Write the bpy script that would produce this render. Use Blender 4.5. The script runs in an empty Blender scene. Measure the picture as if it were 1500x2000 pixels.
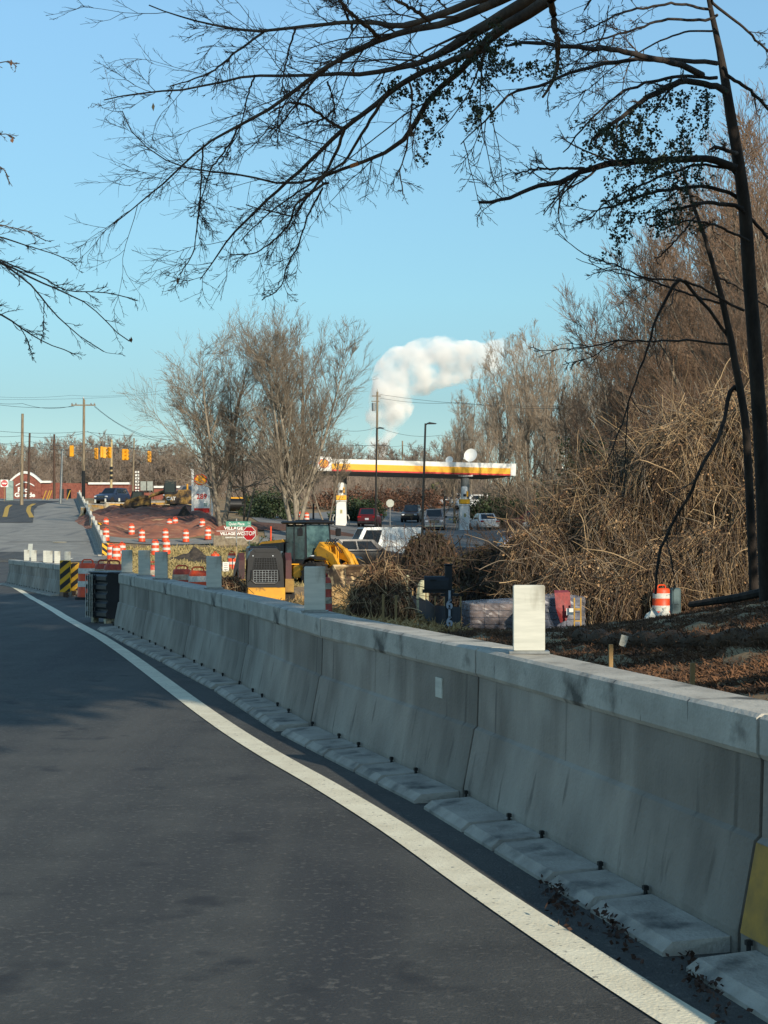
import bpy, math, random
import numpy as np
from mathutils import Matrix, Vector
PI = math.pi
R = math.radians
random.seed(7)
SC = bpy.context.scene
COL = SC.collection

# ---------------------------------------------------------------- camera
F = 3200.0; HZ = 1056.0; CH = 1.43          # focal length and horizon row of the 1500 x 2000 photograph, eye height
cam_d = bpy.data.cameras.new('camera'); cam = bpy.data.objects.new('camera', cam_d); COL.objects.link(cam)
cam.location = (0, 0, CH); cam.rotation_euler = (R(90), 0, 0)
cam_d.sensor_fit = 'HORIZONTAL'; cam_d.sensor_width = 24.0; cam_d.lens = F / 1500 * 24
cam_d.shift_y = (HZ - 1000) / 1500.0; cam_d.clip_start = 0.05; cam_d.clip_end = 8000
SC.camera = cam
# ---------------------------------------------------------------- world, sun, exposure
SUN_EL, SUN_AZ = 24.0, 30.0                  # azimuth: degrees to the right of straight behind the camera
w = bpy.data.worlds.new('World'); SC.world = w; w.use_nodes = True
nt = w.node_tree; nt.nodes.clear()
wo = nt.nodes.new('ShaderNodeOutputWorld'); bg = nt.nodes.new('ShaderNodeBackground'); sky = nt.nodes.new('ShaderNodeTexSky')
sky.sky_type = 'NISHITA'; sky.sun_disc = False; sky.sun_elevation = R(SUN_EL); sky.sun_rotation = R(180 - SUN_AZ)
sky.air_density = 1.0; sky.dust_density = 0.25; sky.ozone_density = 3.0; sky.altitude = 100
hs = nt.nodes.new('ShaderNodeHueSaturation'); hs.inputs['Saturation'].default_value = 1.02; hs.inputs['Hue'].default_value = .49
nt.links.new(sky.outputs[0], hs.inputs['Color'])
gm = nt.nodes.new('ShaderNodeGamma'); gm.inputs[1].default_value = .72; nt.links.new(hs.outputs[0], gm.inputs[0])
stc = nt.nodes.new('ShaderNodeTexCoord'); sxyz = nt.nodes.new('ShaderNodeSeparateXYZ'); nt.links.new(stc.outputs['Generated'], sxyz.inputs[0])
scr = nt.nodes.new('ShaderNodeValToRGB'); nt.links.new(sxyz.outputs[2], scr.inputs[0])       # clear air near the horizon, deeper above
_e = scr.color_ramp.elements; _e[0].position = 0; _e[0].color = (.56, .70, .70, 1); _e[1].position = 1; _e[1].color = (.72, .80, .82, 1)
for _p, _c in ((.085, (.46, .60, .60)), (.145, (.56, .76, .76)), (.3, (.72, .92, .99))): _q = _e.new(_p); _q.color = (*_c, 1)
mxs = nt.nodes.new('ShaderNodeMix'); mxs.data_type = 'RGBA'; mxs.blend_type = 'MULTIPLY'; mxs.inputs[0].default_value = 1.
nt.links.new(gm.outputs[0], mxs.inputs[6]); nt.links.new(scr.outputs[0], mxs.inputs[7])
mx2 = nt.nodes.new('ShaderNodeMix'); mx2.data_type = 'RGBA'; mx2.blend_type = 'MULTIPLY'; mx2.inputs[0].default_value = 1.; mx2.inputs[7].default_value = (2.0, 1.95, 1.95, 1); mx2.clamp_result = False
nt.links.new(mxs.outputs[2], mx2.inputs[6]); nt.links.new(mx2.outputs[2], bg.inputs[0]); bg.inputs[1].default_value = 0.126
nt.links.new(bg.outputs[0], wo.inputs[0])
sl = bpy.data.lights.new('sun', 'SUN'); so = bpy.data.objects.new('sun', sl); COL.objects.link(so)
sl.energy = 4.6; sl.angle = R(0.5); sl.color = (1.0, 0.885, 0.71)
sdir = Vector((math.cos(R(SUN_EL)) * math.sin(R(SUN_AZ)), -math.cos(R(SUN_EL)) * math.cos(R(SUN_AZ)), math.sin(R(SUN_EL))))
so.rotation_euler = sdir.to_track_quat('Z', 'Y').to_euler(); so.location = sdir * 60
SC.view_settings.view_transform = 'Standard'; SC.view_settings.look = 'None'
SC.view_settings.exposure = 0.14; SC.view_settings.gamma = 1.0; SC.view_settings.use_curve_mapping = False
SC.cycles.max_bounces = 12; SC.cycles.diffuse_bounces = 3; SC.cycles.glossy_bounces = 3; SC.cycles.transparent_max_bounces = 8
SC.cycles.volume_bounces = 9; SC.cycles.volume_step_rate = 2.0; SC.cycles.use_denoising = True

# ---------------------------------------------------------------- materials
def lin(c):
    return tuple(((x / 255) / 12.92 if x / 255 <= .04045 else ((x / 255 + .055) / 1.055) ** 2.4) for x in c)
MATS = {}
def M(name, rgb, rough=.6, metal=0., rgb2=None, scale=6., bump=0., bscale=None, stretch=(1, 1, 1), spec=.5, detail=6., lo=.35, hi=.65, emit=0., alpha=1., trans=0.):
    """rgb in sRGB 0-255; rgb2 a second colour mixed in by noise"""
    if name in MATS: return MATS[name]
    m = bpy.data.materials.new(name); m.use_nodes = True; t = m.node_tree; b = t.nodes['Principled BSDF']
    a = lin(rgb); rgb2 = rgb2 or tuple(x * .8 for x in rgb); c = lin(rgb2)
    tc = t.nodes.new('ShaderNodeTexCoord'); mp = t.nodes.new('ShaderNodeMapping'); mp.inputs['Scale'].default_value = stretch
    t.links.new(tc.outputs['Object'], mp.inputs[0])
    n = t.nodes.new('ShaderNodeTexNoise'); n.inputs['Scale'].default_value = scale; n.inputs['Detail'].default_value = detail
    n.inputs['Roughness'].default_value = .62
    t.links.new(mp.outputs[0], n.inputs['Vector'])
    cr = t.nodes.new('ShaderNodeValToRGB'); cr.color_ramp.elements[0].position = lo; cr.color_ramp.elements[1].position = hi
    cr.color_ramp.elements[0].color = (*c, 1); cr.color_ramp.elements[1].color = (*a, 1)
    t.links.new(n.outputs['Fac'], cr.inputs[0]); t.links.new(cr.outputs[0], b.inputs['Base Color'])
    b.inputs['Roughness'].default_value = rough; b.inputs['Metallic'].default_value = metal
    b.inputs['Specular IOR Level'].default_value = spec
    if bump:
        n2 = t.nodes.new('ShaderNodeTexNoise'); n2.inputs['Scale'].default_value = bscale or scale * 4; n2.inputs['Detail'].default_value = 8
        t.links.new(mp.outputs[0], n2.inputs['Vector'])
        bp = t.nodes.new('ShaderNodeBump'); bp.inputs['Strength'].default_value = bump; bp.inputs['Distance'].default_value = .02
        t.links.new(n2.outputs['Fac'], bp.inputs['Height']); t.links.new(bp.outputs[0], b.inputs['Normal'])
    if emit:
        b.inputs['Emission Color'].default_value = (*a, 1); b.inputs['Emission Strength'].default_value = emit
    if alpha < 1: b.inputs['Alpha'].default_value = alpha
    if trans: b.inputs['Transmission Weight'].default_value = trans
    MATS[name] = m
    return m

def layered(name, base, spots):
    """base material (as M) with further noise layers multiplied over it: spots = [(rgb, scale, lo, hi, stretch)]"""
    m = M(name, *base[0], **base[1]); t = m.node_tree; b = t.nodes['Principled BSDF']
    src = b.inputs['Base Color'].links[0].from_socket
    tc = [x for x in t.nodes if x.bl_idname == 'ShaderNodeTexCoord'][0]
    for rgb, sc, lo, hi, st in spots:
        mp = t.nodes.new('ShaderNodeMapping'); mp.inputs['Scale'].default_value = st
        mp.inputs['Location'].default_value = (sc * 1.7, sc * .3, 2.1)
        t.links.new(tc.outputs['Object'], mp.inputs[0])
        n = t.nodes.new('ShaderNodeTexNoise'); n.inputs['Scale'].default_value = sc; n.inputs['Detail'].default_value = 7
        t.links.new(mp.outputs[0], n.inputs['Vector'])
        mr = t.nodes.new('ShaderNodeMapRange'); mr.inputs[1].default_value = lo; mr.inputs[2].default_value = hi
        t.links.new(n.outputs['Fac'], mr.inputs[0])
        mx = t.nodes.new('ShaderNodeMix'); mx.data_type = 'RGBA'
        t.links.new(mr.outputs[0], mx.inputs[0]); t.links.new(src, mx.inputs[6]); mx.inputs[7].default_value = (*lin(rgb), 1)
        src = mx.outputs[2]
    t.links.new(src, b.inputs['Base Color'])
    return m

asphalt_new = layered('asphalt_new', (((74, 74, 71),), dict(rough=.8, rgb2=(58, 58, 56), scale=2.2, bump=.5, bscale=90)),
                      [((104, 102, 96), 260, .62, .72, (1, 1, 1)), ((50, 50, 51), .8, .46, .68, (2.2, .22, 1)), ((84, 82, 77), .5, .5, .7, (2.6, .12, 1)), ((92, 90, 85), 34, .56, .7, (1, 1, 1)), ((44, 44, 45), 2.6, .62, .72, (1, 1, 1))])
asphalt_old = layered('asphalt_old', (((140, 138, 130),), dict(rough=.9, rgb2=(118, 117, 112), scale=.6, bump=.3, bscale=40)),
                      [((95, 95, 95), .35, .55, .75, (2.5, .3, 1)), ((160, 158, 150), 9, .6, .75, (1, 1, 1))])
lot_mat = layered('lot_asphalt', (((128, 127, 122),), dict(rough=.9, rgb2=(108, 108, 106), scale=.5, bump=.3, bscale=40)),
                  [((95, 94, 92), .2, .5, .7, (1, 2, 1))])
white_line = layered('road_paint_white', (((236, 230, 204),), dict(rough=.7, rgb2=(216, 208, 182), scale=5, bump=.3, bscale=70)),
                     [((110, 108, 104), 46, .62, .72, (1, 1, 1))])
yellow_line = M('road_paint_yellow', (200, 160, 50), .7, rgb2=(160, 130, 50), scale=8)
concrete = layered('barrier_concrete', (((166, 157, 144),), dict(rough=.9, rgb2=(138, 131, 121), scale=1.6, bump=.35, bscale=50)),
                   [((96, 88, 78), 1.5, .46, .82, (2.0, 2.0, .25)), ((182, 176, 164), 1.1, .52, .78, (1, 1, .6)), ((70, 64, 58), 7, .60, .78, (1.8, 1.8, .12)), ((92, 84, 74), .55, .48, .72, (1, 1, .5))])
concrete_top = layered('barrier_concrete_cap', (((192, 188, 176),), dict(rough=.75, rgb2=(158, 153, 142), scale=3, bump=.3, bscale=60)),  # cap paler than the wall: sunlit brightness of the top put into the colour
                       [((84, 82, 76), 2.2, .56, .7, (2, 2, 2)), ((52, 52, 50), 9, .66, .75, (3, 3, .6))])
concrete_pale = layered('barrier_foot_concrete', (((178, 172, 160),), dict(rough=.9, rgb2=(146, 140, 130), scale=4, bump=.4, bscale=60)),
                        [((90, 90, 86), 5, .55, .72, (1, 1, 1))])
black_pl = M('black_plastic', (34, 37, 42), .45, rgb2=(24, 26, 30), scale=5)
rust = M('rusty_steel', (92, 66, 46), .8, rgb2=(50, 40, 34), scale=20, bump=.3)
steel_dark = M('dark_steel', (40, 41, 42), .5, rgb2=(24, 25, 26), scale=10, metal=.4)
steel = M('galvanised_steel', (150, 152, 150), .45, metal=.6, rgb2=(115, 118, 118), scale=10)
white_panel = layered('white_panel', (((208, 207, 194),), dict(rough=.6, rgb2=(184, 184, 172), scale=3, stretch=(1, 1, 8))), [((140, 134, 118), 7, .58, .8, (1.5, 1.5, .4)), ((160, 156, 142), 30, .66, .74, (.3, .3, 1))])
white_paint = M('white_paint', (232, 231, 224), .45, rgb2=(214, 213, 206), scale=2)
black_paint = M('black_paint', (20, 20, 22), .4, rgb2=(12, 12, 13), scale=5)
yellow_panel = M('yellow_panel', (236, 178, 24), .5, rgb2=(220, 160, 20), scale=6)
orange_pl = M('orange_plastic', (232, 84, 34), .5, rgb2=(206, 66, 26), scale=5)
orange_old = M('weathered_orange_plastic', (190, 70, 45), .55, rgb2=(140, 46, 34), scale=7)
tape = M('white_reflective_band', (226, 224, 214), .4, rgb2=(196, 192, 180), scale=14)
tape_dirty = M('dirty_reflective_band', (190, 180, 158), .5, rgb2=(130, 120, 105), scale=10)
rubber = M('black_rubber', (30, 29, 28), .85, rgb2=(48, 43, 38), scale=14, bump=.3)
cat_yellow = layered('machine_yellow', (((222, 160, 34),), dict(rough=.5, rgb2=(196, 138, 30), scale=3)), [((90, 68, 44), 5, .58, .75, (1, 1, 1))])
cat_dirty = layered('muddy_machine_yellow', (((168, 132, 62),), dict(rough=.7, rgb2=(130, 98, 50), scale=4)), [((52, 42, 34), 1.6, .4, .56, (1, 1, 1))])
cat_black = M('machine_black', (30, 31, 34), .4, rgb2=(22, 22, 24), scale=5)
glass_dark = M('dark_glass', (22, 30, 36), .08, rgb2=(16, 22, 28), scale=1, spec=.9)
glass_cab = M('cab_glass', (84, 112, 112), .12, rgb2=(40, 60, 64), scale=2, spec=.9)
brick = layered('brick', (((142, 84, 68),), dict(rough=.9, rgb2=(112, 62, 52), scale=3)), [((170, 130, 110), 12, .6, .72, (1, 1, 3))])
wood_pole = M('weathered_wood', (150, 136, 112), .9, rgb2=(104, 90, 72), scale=2, stretch=(8, 8, .6))
wood_dark = M('dark_pole_wood', (92, 70, 56), .9, rgb2=(64, 50, 42), scale=2, stretch=(8, 8, .6))
wood_new = M('lumber', (176, 146, 98), .8, rgb2=(140, 112, 72), scale=3, stretch=(6, 6, .6))
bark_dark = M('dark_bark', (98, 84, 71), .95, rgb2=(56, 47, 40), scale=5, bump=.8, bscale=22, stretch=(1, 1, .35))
bark_shaded = M('shaded_bark', (62, 53, 46), .95, rgb2=(34, 29, 26), scale=5, bump=.8, bscale=22, stretch=(1, 1, .35))  # darker copy of dark_bark: shade on these trunks put into the colour
bark_grey = M('grey_bark', (140, 130, 114), .95, rgb2=(100, 90, 78), scale=4, bump=.6, bscale=18)
bark_pale = M('pale_bark', (158, 148, 130), .95, rgb2=(112, 102, 88), scale=3, bump=.5, bscale=14)
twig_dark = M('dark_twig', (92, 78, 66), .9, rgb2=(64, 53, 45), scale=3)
twig_grey = M('grey_twig', (152, 138, 118), .9, rgb2=(112, 100, 86), scale=2)
twig_tan = M('tan_twig', (170, 152, 130), .9, rgb2=(134, 118, 100), scale=1)
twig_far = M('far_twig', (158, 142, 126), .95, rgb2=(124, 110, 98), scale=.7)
vine_tan = M('dry_vine', (196, 168, 128), .9, rgb2=(140, 114, 84), scale=1.2)
vine_brown = M('brown_vine', (112, 84, 60), .95, rgb2=(70, 54, 42), scale=1.2)
leaf_tan = M('dry_leaf', (190, 158, 116), .8, rgb2=(150, 106, 70), scale=3)
leaf_brown = M('brown_leaf', (120, 84, 56), .85, rgb2=(84, 58, 42), scale=2)
leaf_green = M('dark_green_leaf', (62, 78, 44), .7, rgb2=(34, 46, 28), scale=1.5)
leaf_needle = M('pine_needles', (50, 62, 38), .75, rgb2=(28, 38, 24), scale=1.5)
leaf_olive = M('olive_leaf', (104, 106, 58), .8, rgb2=(70, 74, 42), scale=1.5)
leaf_undergrowth = M('undergrowth_leaf', (84, 72, 46), .9, rgb2=(48, 44, 32), scale=.8)
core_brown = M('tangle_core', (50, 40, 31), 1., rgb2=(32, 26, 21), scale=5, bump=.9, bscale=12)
clay = layered('red_clay', (((160, 104, 80),), dict(rough=.95, rgb2=(120, 76, 60), scale=.5, bump=.9, bscale=3)),
               [((84, 58, 48), .5, .52, .66, (.5, 3, 1)), ((176, 140, 108), 1.2, .56, .74, (.6, 2, 1))])
ground_m = layered('ground_soil', (((158, 132, 92),), dict(rough=.95, rgb2=(112, 90, 64), scale=.8, bump=.8, bscale=8)),
                   [((112, 104, 70), .22, .5, .7, (1, 1, 1)), ((84, 64, 48), 2.2, .56, .7, (1, 1, 1))])
straw_m = M('straw', (196, 164, 112), .9, rgb2=(150, 118, 74), scale=3)
grass_m = M('winter_grass', (172, 152, 104), .9, rgb2=(128, 118, 76), scale=.6)
mulch = M('pine_mulch', (112, 74, 52), .95, rgb2=(68, 46, 36), scale=6, bump=.8)
print('A ok')

# ---------------------------------------------------------------- builders
def tag(o, label=None, cat=None, group=None, kind=None):
    if label: o['label'] = label
    if cat: o['category'] = cat
    if group: o['group'] = group
    if kind: o['kind'] = kind
    return o
def thing(name, label, cat, loc=(0, 0, 0), rz=0., group=None, rx=0., ry=0.):
    o = bpy.data.objects.new(name, None); COL.objects.link(o); o.empty_display_size = .2
    o.location = loc; o.rotation_euler = (rx, ry, rz)
    return tag(o, label, cat, group)
def link(name, me, mats, parent=None, smooth=False):
    for m in (mats if isinstance(mats, (list, tuple)) else [mats]): me.materials.append(m)
    if smooth:
        me.polygons.foreach_set('use_smooth', [True] * len(me.polygons))
    o = bpy.data.objects.new(name, me); COL.objects.link(o)
    if parent: o.parent = parent
    return o
KIDS = {}
def copy_tree(o, parent=None):
    kids = [c for c in ALLC.get(o.name, [])] if False else list(o.children)
    c = o.copy(); COL.objects.link(c)
    if parent: c.parent = parent
    for ch in kids: copy_tree(ch, c)
    return c

class MB:
    """collects shapes for one mesh object; every shape may have its own material slot"""
    def __init__(s): s.v = []; s.f = []; s.m = []; s.T = Matrix.Identity(4)
    def add(s, vs, fs, mi=0):
        o = len(s.v); s.v += [tuple(s.T @ Vector(p)) for p in vs]
        for f in fs: s.f.append([i + o for i in f]); s.m.append(mi)
        return s
    def box(s, c, d, rot=(0, 0, 0), mi=0, bev=0.):
        x, y, z = [q / 2 for q in d]
        from mathutils import Euler
        rm = Euler(rot).to_matrix()
        if bev <= 0:
            vs = [Vector(p) for p in ((-x, -y, -z), (x, -y, -z), (x, y, -z), (-x, y, -z), (-x, -y, z), (x, -y, z), (x, y, z), (-x, y, z))]
            fs = [(0, 3, 2, 1), (4, 5, 6, 7), (0, 1, 5, 4), (1, 2, 6, 5), (2, 3, 7, 6), (3, 0, 4, 7)]
        else:
            b = min(bev, x * .9, y * .9, z * .9)
            vs = []; 
            for zz, k in ((-z, b), (-z + b, 0), (z - b, 0), (z, b)):
                X, Y = x - k, y - k; q = b * .6 if k == 0 else b * .6
                for (px, py) in ((-X + q, -Y), (X - q, -Y), (X, -Y + q), (X, Y - q), (X - q, Y), (-X + q, Y), (-X, Y - q), (-X, -Y + q)):
                    vs.append(Vector((px, py, zz)))
            fs = [tuple(reversed(range(8))), tuple(range(24, 32))]
            for L in range(3):
                for i in range(8):
                    j = (i + 1) % 8; fs.append((L * 8 + i, L * 8 + j, L * 8 + 8 + j, L * 8 + 8 + i))
        return s.add([tuple(rm @ p + Vector(c)) for p in vs], fs, mi)
    def prism(s, poly, y0, y1, mi=0, axis='y'):
        """poly in (x, z) extruded along y (or other axis)"""
        n = len(poly)
        if axis == 'y': vs = [(p[0], y0, p[1]) for p in poly] + [(p[0], y1, p[1]) for p in poly]
        elif axis == 'x': vs = [(y0, p[0], p[1]) for p in poly] + [(y1, p[0], p[1]) for p in poly]
        else: vs = [(p[0], p[1], y0) for p in poly] + [(p[0], p[1], y1) for p in poly]
        fs = [tuple(range(n)), tuple(reversed(range(n, 2 * n)))] + [((i + 1) % n, i, n + i, n + (i + 1) % n) for i in range(n)]
        return s.add(vs, fs, mi)
    def lathe(s, prof, c=(0, 0, 0), n=20, mi=0, axis='z', bands=None):
        """prof [(r, z)] turned about an axis; bands: material index per ring interval"""
        vs = []; fs = []; ms = []
        for r, z in prof:
            for i in range(n):
                a = 2 * PI * i / n; p = (r * math.cos(a), r * math.sin(a), z)
                if axis == 'y': p = (p[0], p[2], p[1])
                if axis == 'x': p = (p[2], p[0], p[1])
                vs.append((p[0] + c[0], p[1] + c[1], p[2] + c[2]))
        for k in range(len(prof) - 1):
            for i in range(n):
                j = (i + 1) % n
                s_ = (k * n + i, k * n + j, (k + 1) * n + j, (k + 1) * n + i)
                fs.append(s_); ms.append(bands[k] if bands else mi)
        o = len(s.v); s.v += [tuple(s.T @ Vector(p)) for p in vs]
        for f, m in zip(fs, ms): s.f.append([i + o for i in f]); s.m.append(m)
        for k, rv in ((0, True), (len(prof) - 1, False)):
            if prof[k][0] > 1e-4:
                ring = [o + k * n + i for i in range(n)]
                s.f.append(ring[::-1] if rv else ring); s.m.append(bands[min(k, len(prof) - 2)] if bands else mi)
        return s
    def cyl(s, a, b, r, r2=None, n=10, mi=0): return s.tube([a, b], [r, r if r2 is None else r2], n, mi)
    def tube(s, pts, rad, n=8, mi=0):
        pts = [Vector(p) for p in pts]
        if not isinstance(rad, (list, tuple)): rad = [rad] * len(pts)
        vs = []; fs = []
        t0 = (pts[1] - pts[0]).normalized(); u = t0.orthogonal().normalized()
        for k, p in enumerate(pts):
            t = (pts[min(k + 1, len(pts) - 1)] - pts[max(k - 1, 0)]).normalized()
            u = (u - t * u.dot(t)).normalized(); w_ = t.cross(u)
            for i in range(n):
                a = 2 * PI * i / n; vs.append(tuple(p + (u * math.cos(a) + w_ * math.sin(a)) * rad[k]))
        for k in range(len(pts) - 1):
            for i in range(n):
                j = (i + 1) % n; fs.append((k * n + i, k * n + j, (k + 1) * n + j, (k + 1) * n + i))
        fs.append(tuple(reversed(range(n)))); fs.append(tuple(range((len(pts) - 1) * n, len(pts) * n)))
        return s.add(vs, fs, mi)
    def quad(s, a, b, c, d, mi=0): return s.add([a, b, c, d], [(0, 1, 2, 3)], mi)
    def slab(s, a, b, c, d, t, mi=0):
        """a quad with thickness t along its normal"""
        A, B, C_, D = map(Vector, (a, b, c, d)); n = (B - A).cross(D - A).normalized() * t
        vs = [A, B, C_, D, A + n, B + n, C_ + n, D + n]
        return s.add([tuple(q) for q in vs], [(3, 2, 1, 0), (4, 5, 6, 7), (0, 1, 5, 4), (1, 2, 6, 5), (2, 3, 7, 6), (3, 0, 4, 7)], mi)
    def build(s, name, mats, parent=None, smooth=False):
        me = bpy.data.meshes.new(name); me.from_pydata(s.v, [], s.f)
        ml = list(mats) if isinstance(mats, (list, tuple)) else [mats]
        o = link(name, me, ml, parent)
        me.polygons.foreach_set('material_index', s.m)
        if smooth:
            me.polygons.foreach_set('use_smooth', [True] * len(me.polygons))
            try: me.set_sharp_from_angle(angle=R(38))
            except Exception: pass
        me.update()
        return o

def npmesh(name, V, Q, mats, parent=None, mi=None, smooth=False):
    me = bpy.data.meshes.new(name); V = np.asarray(V, np.float32).reshape(-1, 3); Q = np.asarray(Q, np.int32)
    k = Q.shape[1]
    me.vertices.add(len(V)); me.vertices.foreach_set('co', V.ravel())
    me.loops.add(Q.size); me.loops.foreach_set('vertex_index', Q.ravel())
    me.polygons.add(len(Q)); me.polygons.foreach_set('loop_start', np.arange(0, Q.size, k, dtype=np.int32))
    me.update(calc_edges=True)
    if mi is not None: me.polygons.foreach_set('material_index', np.asarray(mi, np.int32))
    return link(name, me, mats, parent, smooth)

def strands(P, Rr, S=3):
    """tubes round N polylines of K points: returns verts, quads"""
    P = np.asarray(P, float); Rr = np.asarray(Rr, float); N, K, _ = P.shape
    T = np.empty_like(P); T[:, 1:-1] = P[:, 2:] - P[:, :-2]; T[:, 0] = P[:, 1] - P[:, 0]; T[:, -1] = P[:, -1] - P[:, -2]
    T /= np.linalg.norm(T, axis=2, keepdims=True) + 1e-9
    ref = np.where(np.abs(T[:, :1, 2:3]) > .8, np.array([1., 0, 0]), np.array([0, 0, 1.]))
    U = np.cross(T, np.broadcast_to(ref, T.shape)); U /= np.linalg.norm(U, axis=2, keepdims=True) + 1e-9
    W = np.cross(T, U)
    a = np.arange(S) * 2 * PI / S
    V = P[:, :, None] + Rr[:, :, None, None] * (U[:, :, None] * np.cos(a)[None, None, :, None] + W[:, :, None] * np.sin(a)[None, None, :, None])
    idx = np.arange(N * K * S).reshape(N, K, S); nx = np.roll(idx, -1, axis=2)
    Q = np.stack([idx[:, :-1], nx[:, :-1], nx[:, 1:], idx[:, 1:]], -1).reshape(-1, 4)
    return V.reshape(-1, 3), Q
def merge(*vq):
    Vs = []; Qs = []; o = 0
    for V, Q in vq:
        Vs.append(V); Qs.append(Q + o); o += len(V)
    return np.concatenate(Vs), np.concatenate(Qs)
def leaves(rng, C, size, droop=0., aspect=.6):
    """one bent quad per centre"""
    N = len(C); a = rng.normal(size=(N, 3)); a[:, 2] -= droop; a /= np.linalg.norm(a, axis=1, keepdims=True)
    b = np.cross(a, rng.normal(size=(N, 3))); b /= np.linalg.norm(b, axis=1, keepdims=True) + 1e-9
    s = (np.asarray(size) * rng.uniform(.6, 1.4, N))[:, None]
    V = np.stack([C, C + a * s * .5 + b * s * aspect * .5, C + a * s, C + a * s * .5 - b * s * aspect * .5], 1)
    return V.reshape(-1, 3), np.arange(N * 4).reshape(N, 4)

def kids_of(rng, P, Rr, n, t0, t1, ang, lenf, K, up=0., wob=.12, rf=.6, rmin=.004, side=None, tip=.3, lvar=(.55, 1.2), tfall=.55):
    """n child branches on each parent polyline"""
    N, Kp, _ = P.shape
    Lp = np.linalg.norm(np.diff(P, axis=1), axis=2).sum(1)
    t = rng.uniform(t0, t1, (N, n)); ft = t * (Kp - 1); i = np.minimum(ft.astype(int), Kp - 2); f = (ft - i)[..., None]
    ar = np.arange(N)[:, None]
    pos = P[ar, i] * (1 - f) + P[ar, i + 1] * f
    tan = P[ar, i + 1] - P[ar, i]; tan /= np.linalg.norm(tan, axis=2, keepdims=True) + 1e-9
    rad = Rr[ar, i] * (1 - f[..., 0]) + Rr[ar, i + 1] * f[..., 0]
    rv = rng.normal(size=tan.shape)
    if side is not None: rv += np.asarray(side)
    perp = rv - tan * (rv * tan).sum(2, keepdims=True); perp /= np.linalg.norm(perp, axis=2, keepdims=True) + 1e-9
    a = (ang * rng.uniform(.65, 1.3, (N, n)))[..., None]
    d = tan * np.cos(a) + perp * np.sin(a)
    L = (Lp[:, None] * lenf * (1.1 - tfall * t) * rng.uniform(*lvar, (N, n)))
    pos = pos.reshape(-1, 3); d = d.reshape(-1, 3); L = L.reshape(-1); r0 = np.maximum(rad.reshape(-1) * rf * rng.uniform(.7, 1.1, N * n), rmin)
    C = np.empty((N * n, K, 3)); C[:, 0] = pos
    for k in range(1, K):
        C[:, k] = C[:, k - 1] + d * (L / (K - 1))[:, None]
        d = d + rng.normal(size=d.shape) * wob; d[:, 2] += up
        d /= np.linalg.norm(d, axis=1, keepdims=True)
    rr = r0[:, None] * np.linspace(1, tip, K)[None]
    return C, np.maximum(rr, rmin * .6)

# pixel + depth -> world; depth + pixel column -> ground point
def at(px, py, Y): return Vector(((px - 750) * Y / F, Y, CH + (HZ - py) * Y / F))

# ---------------------------------------------------------------- terrain
def ZR(Y): return np.interp(Y, [-40, 0, 15, 22, 30, 40, 54], [-.28, 0, .104, .15, .12, 0, 0])   # the carriageway's own long wave
def onroad(px, py, h=0.):
    a, b = 1.5, 60.
    for _ in range(60):
        c = (a + b) / 2
        if HZ + F * (CH - float(ZR(c)) - h) / c > py: a = c
        else: b = c
    return ((px - 750) * c / F, c)
_b = [onroad(*q, .81) for q in ((1476, 1392), (1003, 1279), (600, 1199), (482, 1168), (405, 1152), (305, 1133), (240, 1121))]
_d = np.array(_b[0]) - np.array(_b[1]); _d = _d / np.linalg.norm(_d)
BL = np.array([tuple(np.array(_b[0]) + _d * 12), tuple(np.array(_b[0]) + _d * 3)] + _b + [(-8.2, 42), (-12.4, 54), (-14.2, 70), (-17.1, 100), (-22.6, 127), (-34.9, 187), (-52, 240), (-100, 400)])
def BX(Y): return np.interp(Y, BL[:, 1], BL[:, 0])      # road-side top edge of the barrier line
_c = [(876, 1224, 32), (950, 1245, 38), (1050, 1252, 38), (1130, 1255, 38), (1190, 1320, 18), (1300, 1350, 16), (1500, 1400, 12), (1500, 1158, 28), (1400, 1190, 28), (1345, 1200, 32),
      (1200, 1245, 42), (1300, 1225, 40), (740, 1212, 36), (690, 1196, 40), (840, 1200, 42), (690, 1152, 75), (640, 1180, 43), (520, 1192, 50), (430, 1172, 50), (350, 1150, 46), (600, 1150, 80), (560, 1140, 80), (680, 1148, 76),
      (740, 1105, 107), (660, 1098, 107), (820, 1105, 107), (900, 1078, 118), (1000, 1085, 112), (848, 1036, 152), (808, 1019, 175), (722, 1027, 152), (666, 1028, 150), (908, 1037, 150), (950, 1034, 145), (1080, 1036, 140), (885, 984, 210), (940, 980, 215),
      (760, 1005, 190), (500, 1008, 165), (560, 1014, 150), (600, 1020, 150), (460, 1062, 112), (500, 1064, 110), (460, 1115, 85), (257, 1047, 125), (277, 1059, 118), (323, 1060, 118), (363, 1061, 118), (205, 1054, 115), (400, 1062, 115), (280, 1075, 100),
      (300, 1098, 82), (400, 1105, 82), (240, 1100, 80), (230, 1004, 145), (270, 1000, 152), (340, 1000, 152), (390, 1004, 146), (420, 1026, 128), (570, 1032, 128), (480, 1030, 130), (300, 1020, 136), (240, 1024, 134),
      (110, 976, 185), (0, 976, 185), (-200, 976, 185), (300, 976, 190), (450, 985, 200), (100, 1022, 145), (-100, 1022, 145), (100, 1056, 115), (-200, 1056, 115), (203, 1088, 100), (100, 1088, 100), (-300, 1088, 100), (30, 1115, 75), (-400, 1115, 75),
      (800, 1180, 60), (900, 1180, 62), (1000, 1170, 64), (1200, 1150, 70), (900, 1130, 85), (760, 1130, 88), (1200, 1110, 95), (1500, 1060, 80), (1700, 1000, 60), (1900, 1000, 30), (1700, 1150, 26), (2400, 900, 20), (2600, 1000, 12)]
CP = [tuple(at(*q)) for q in _c]
for Y in (250, 320, 450, 700):
    for px in (-600, -200, 200, 600, 1000, 1400, 1800, 2300): CP.append(tuple(at(px, 968 if Y < 300 else 966, Y)))
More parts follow.
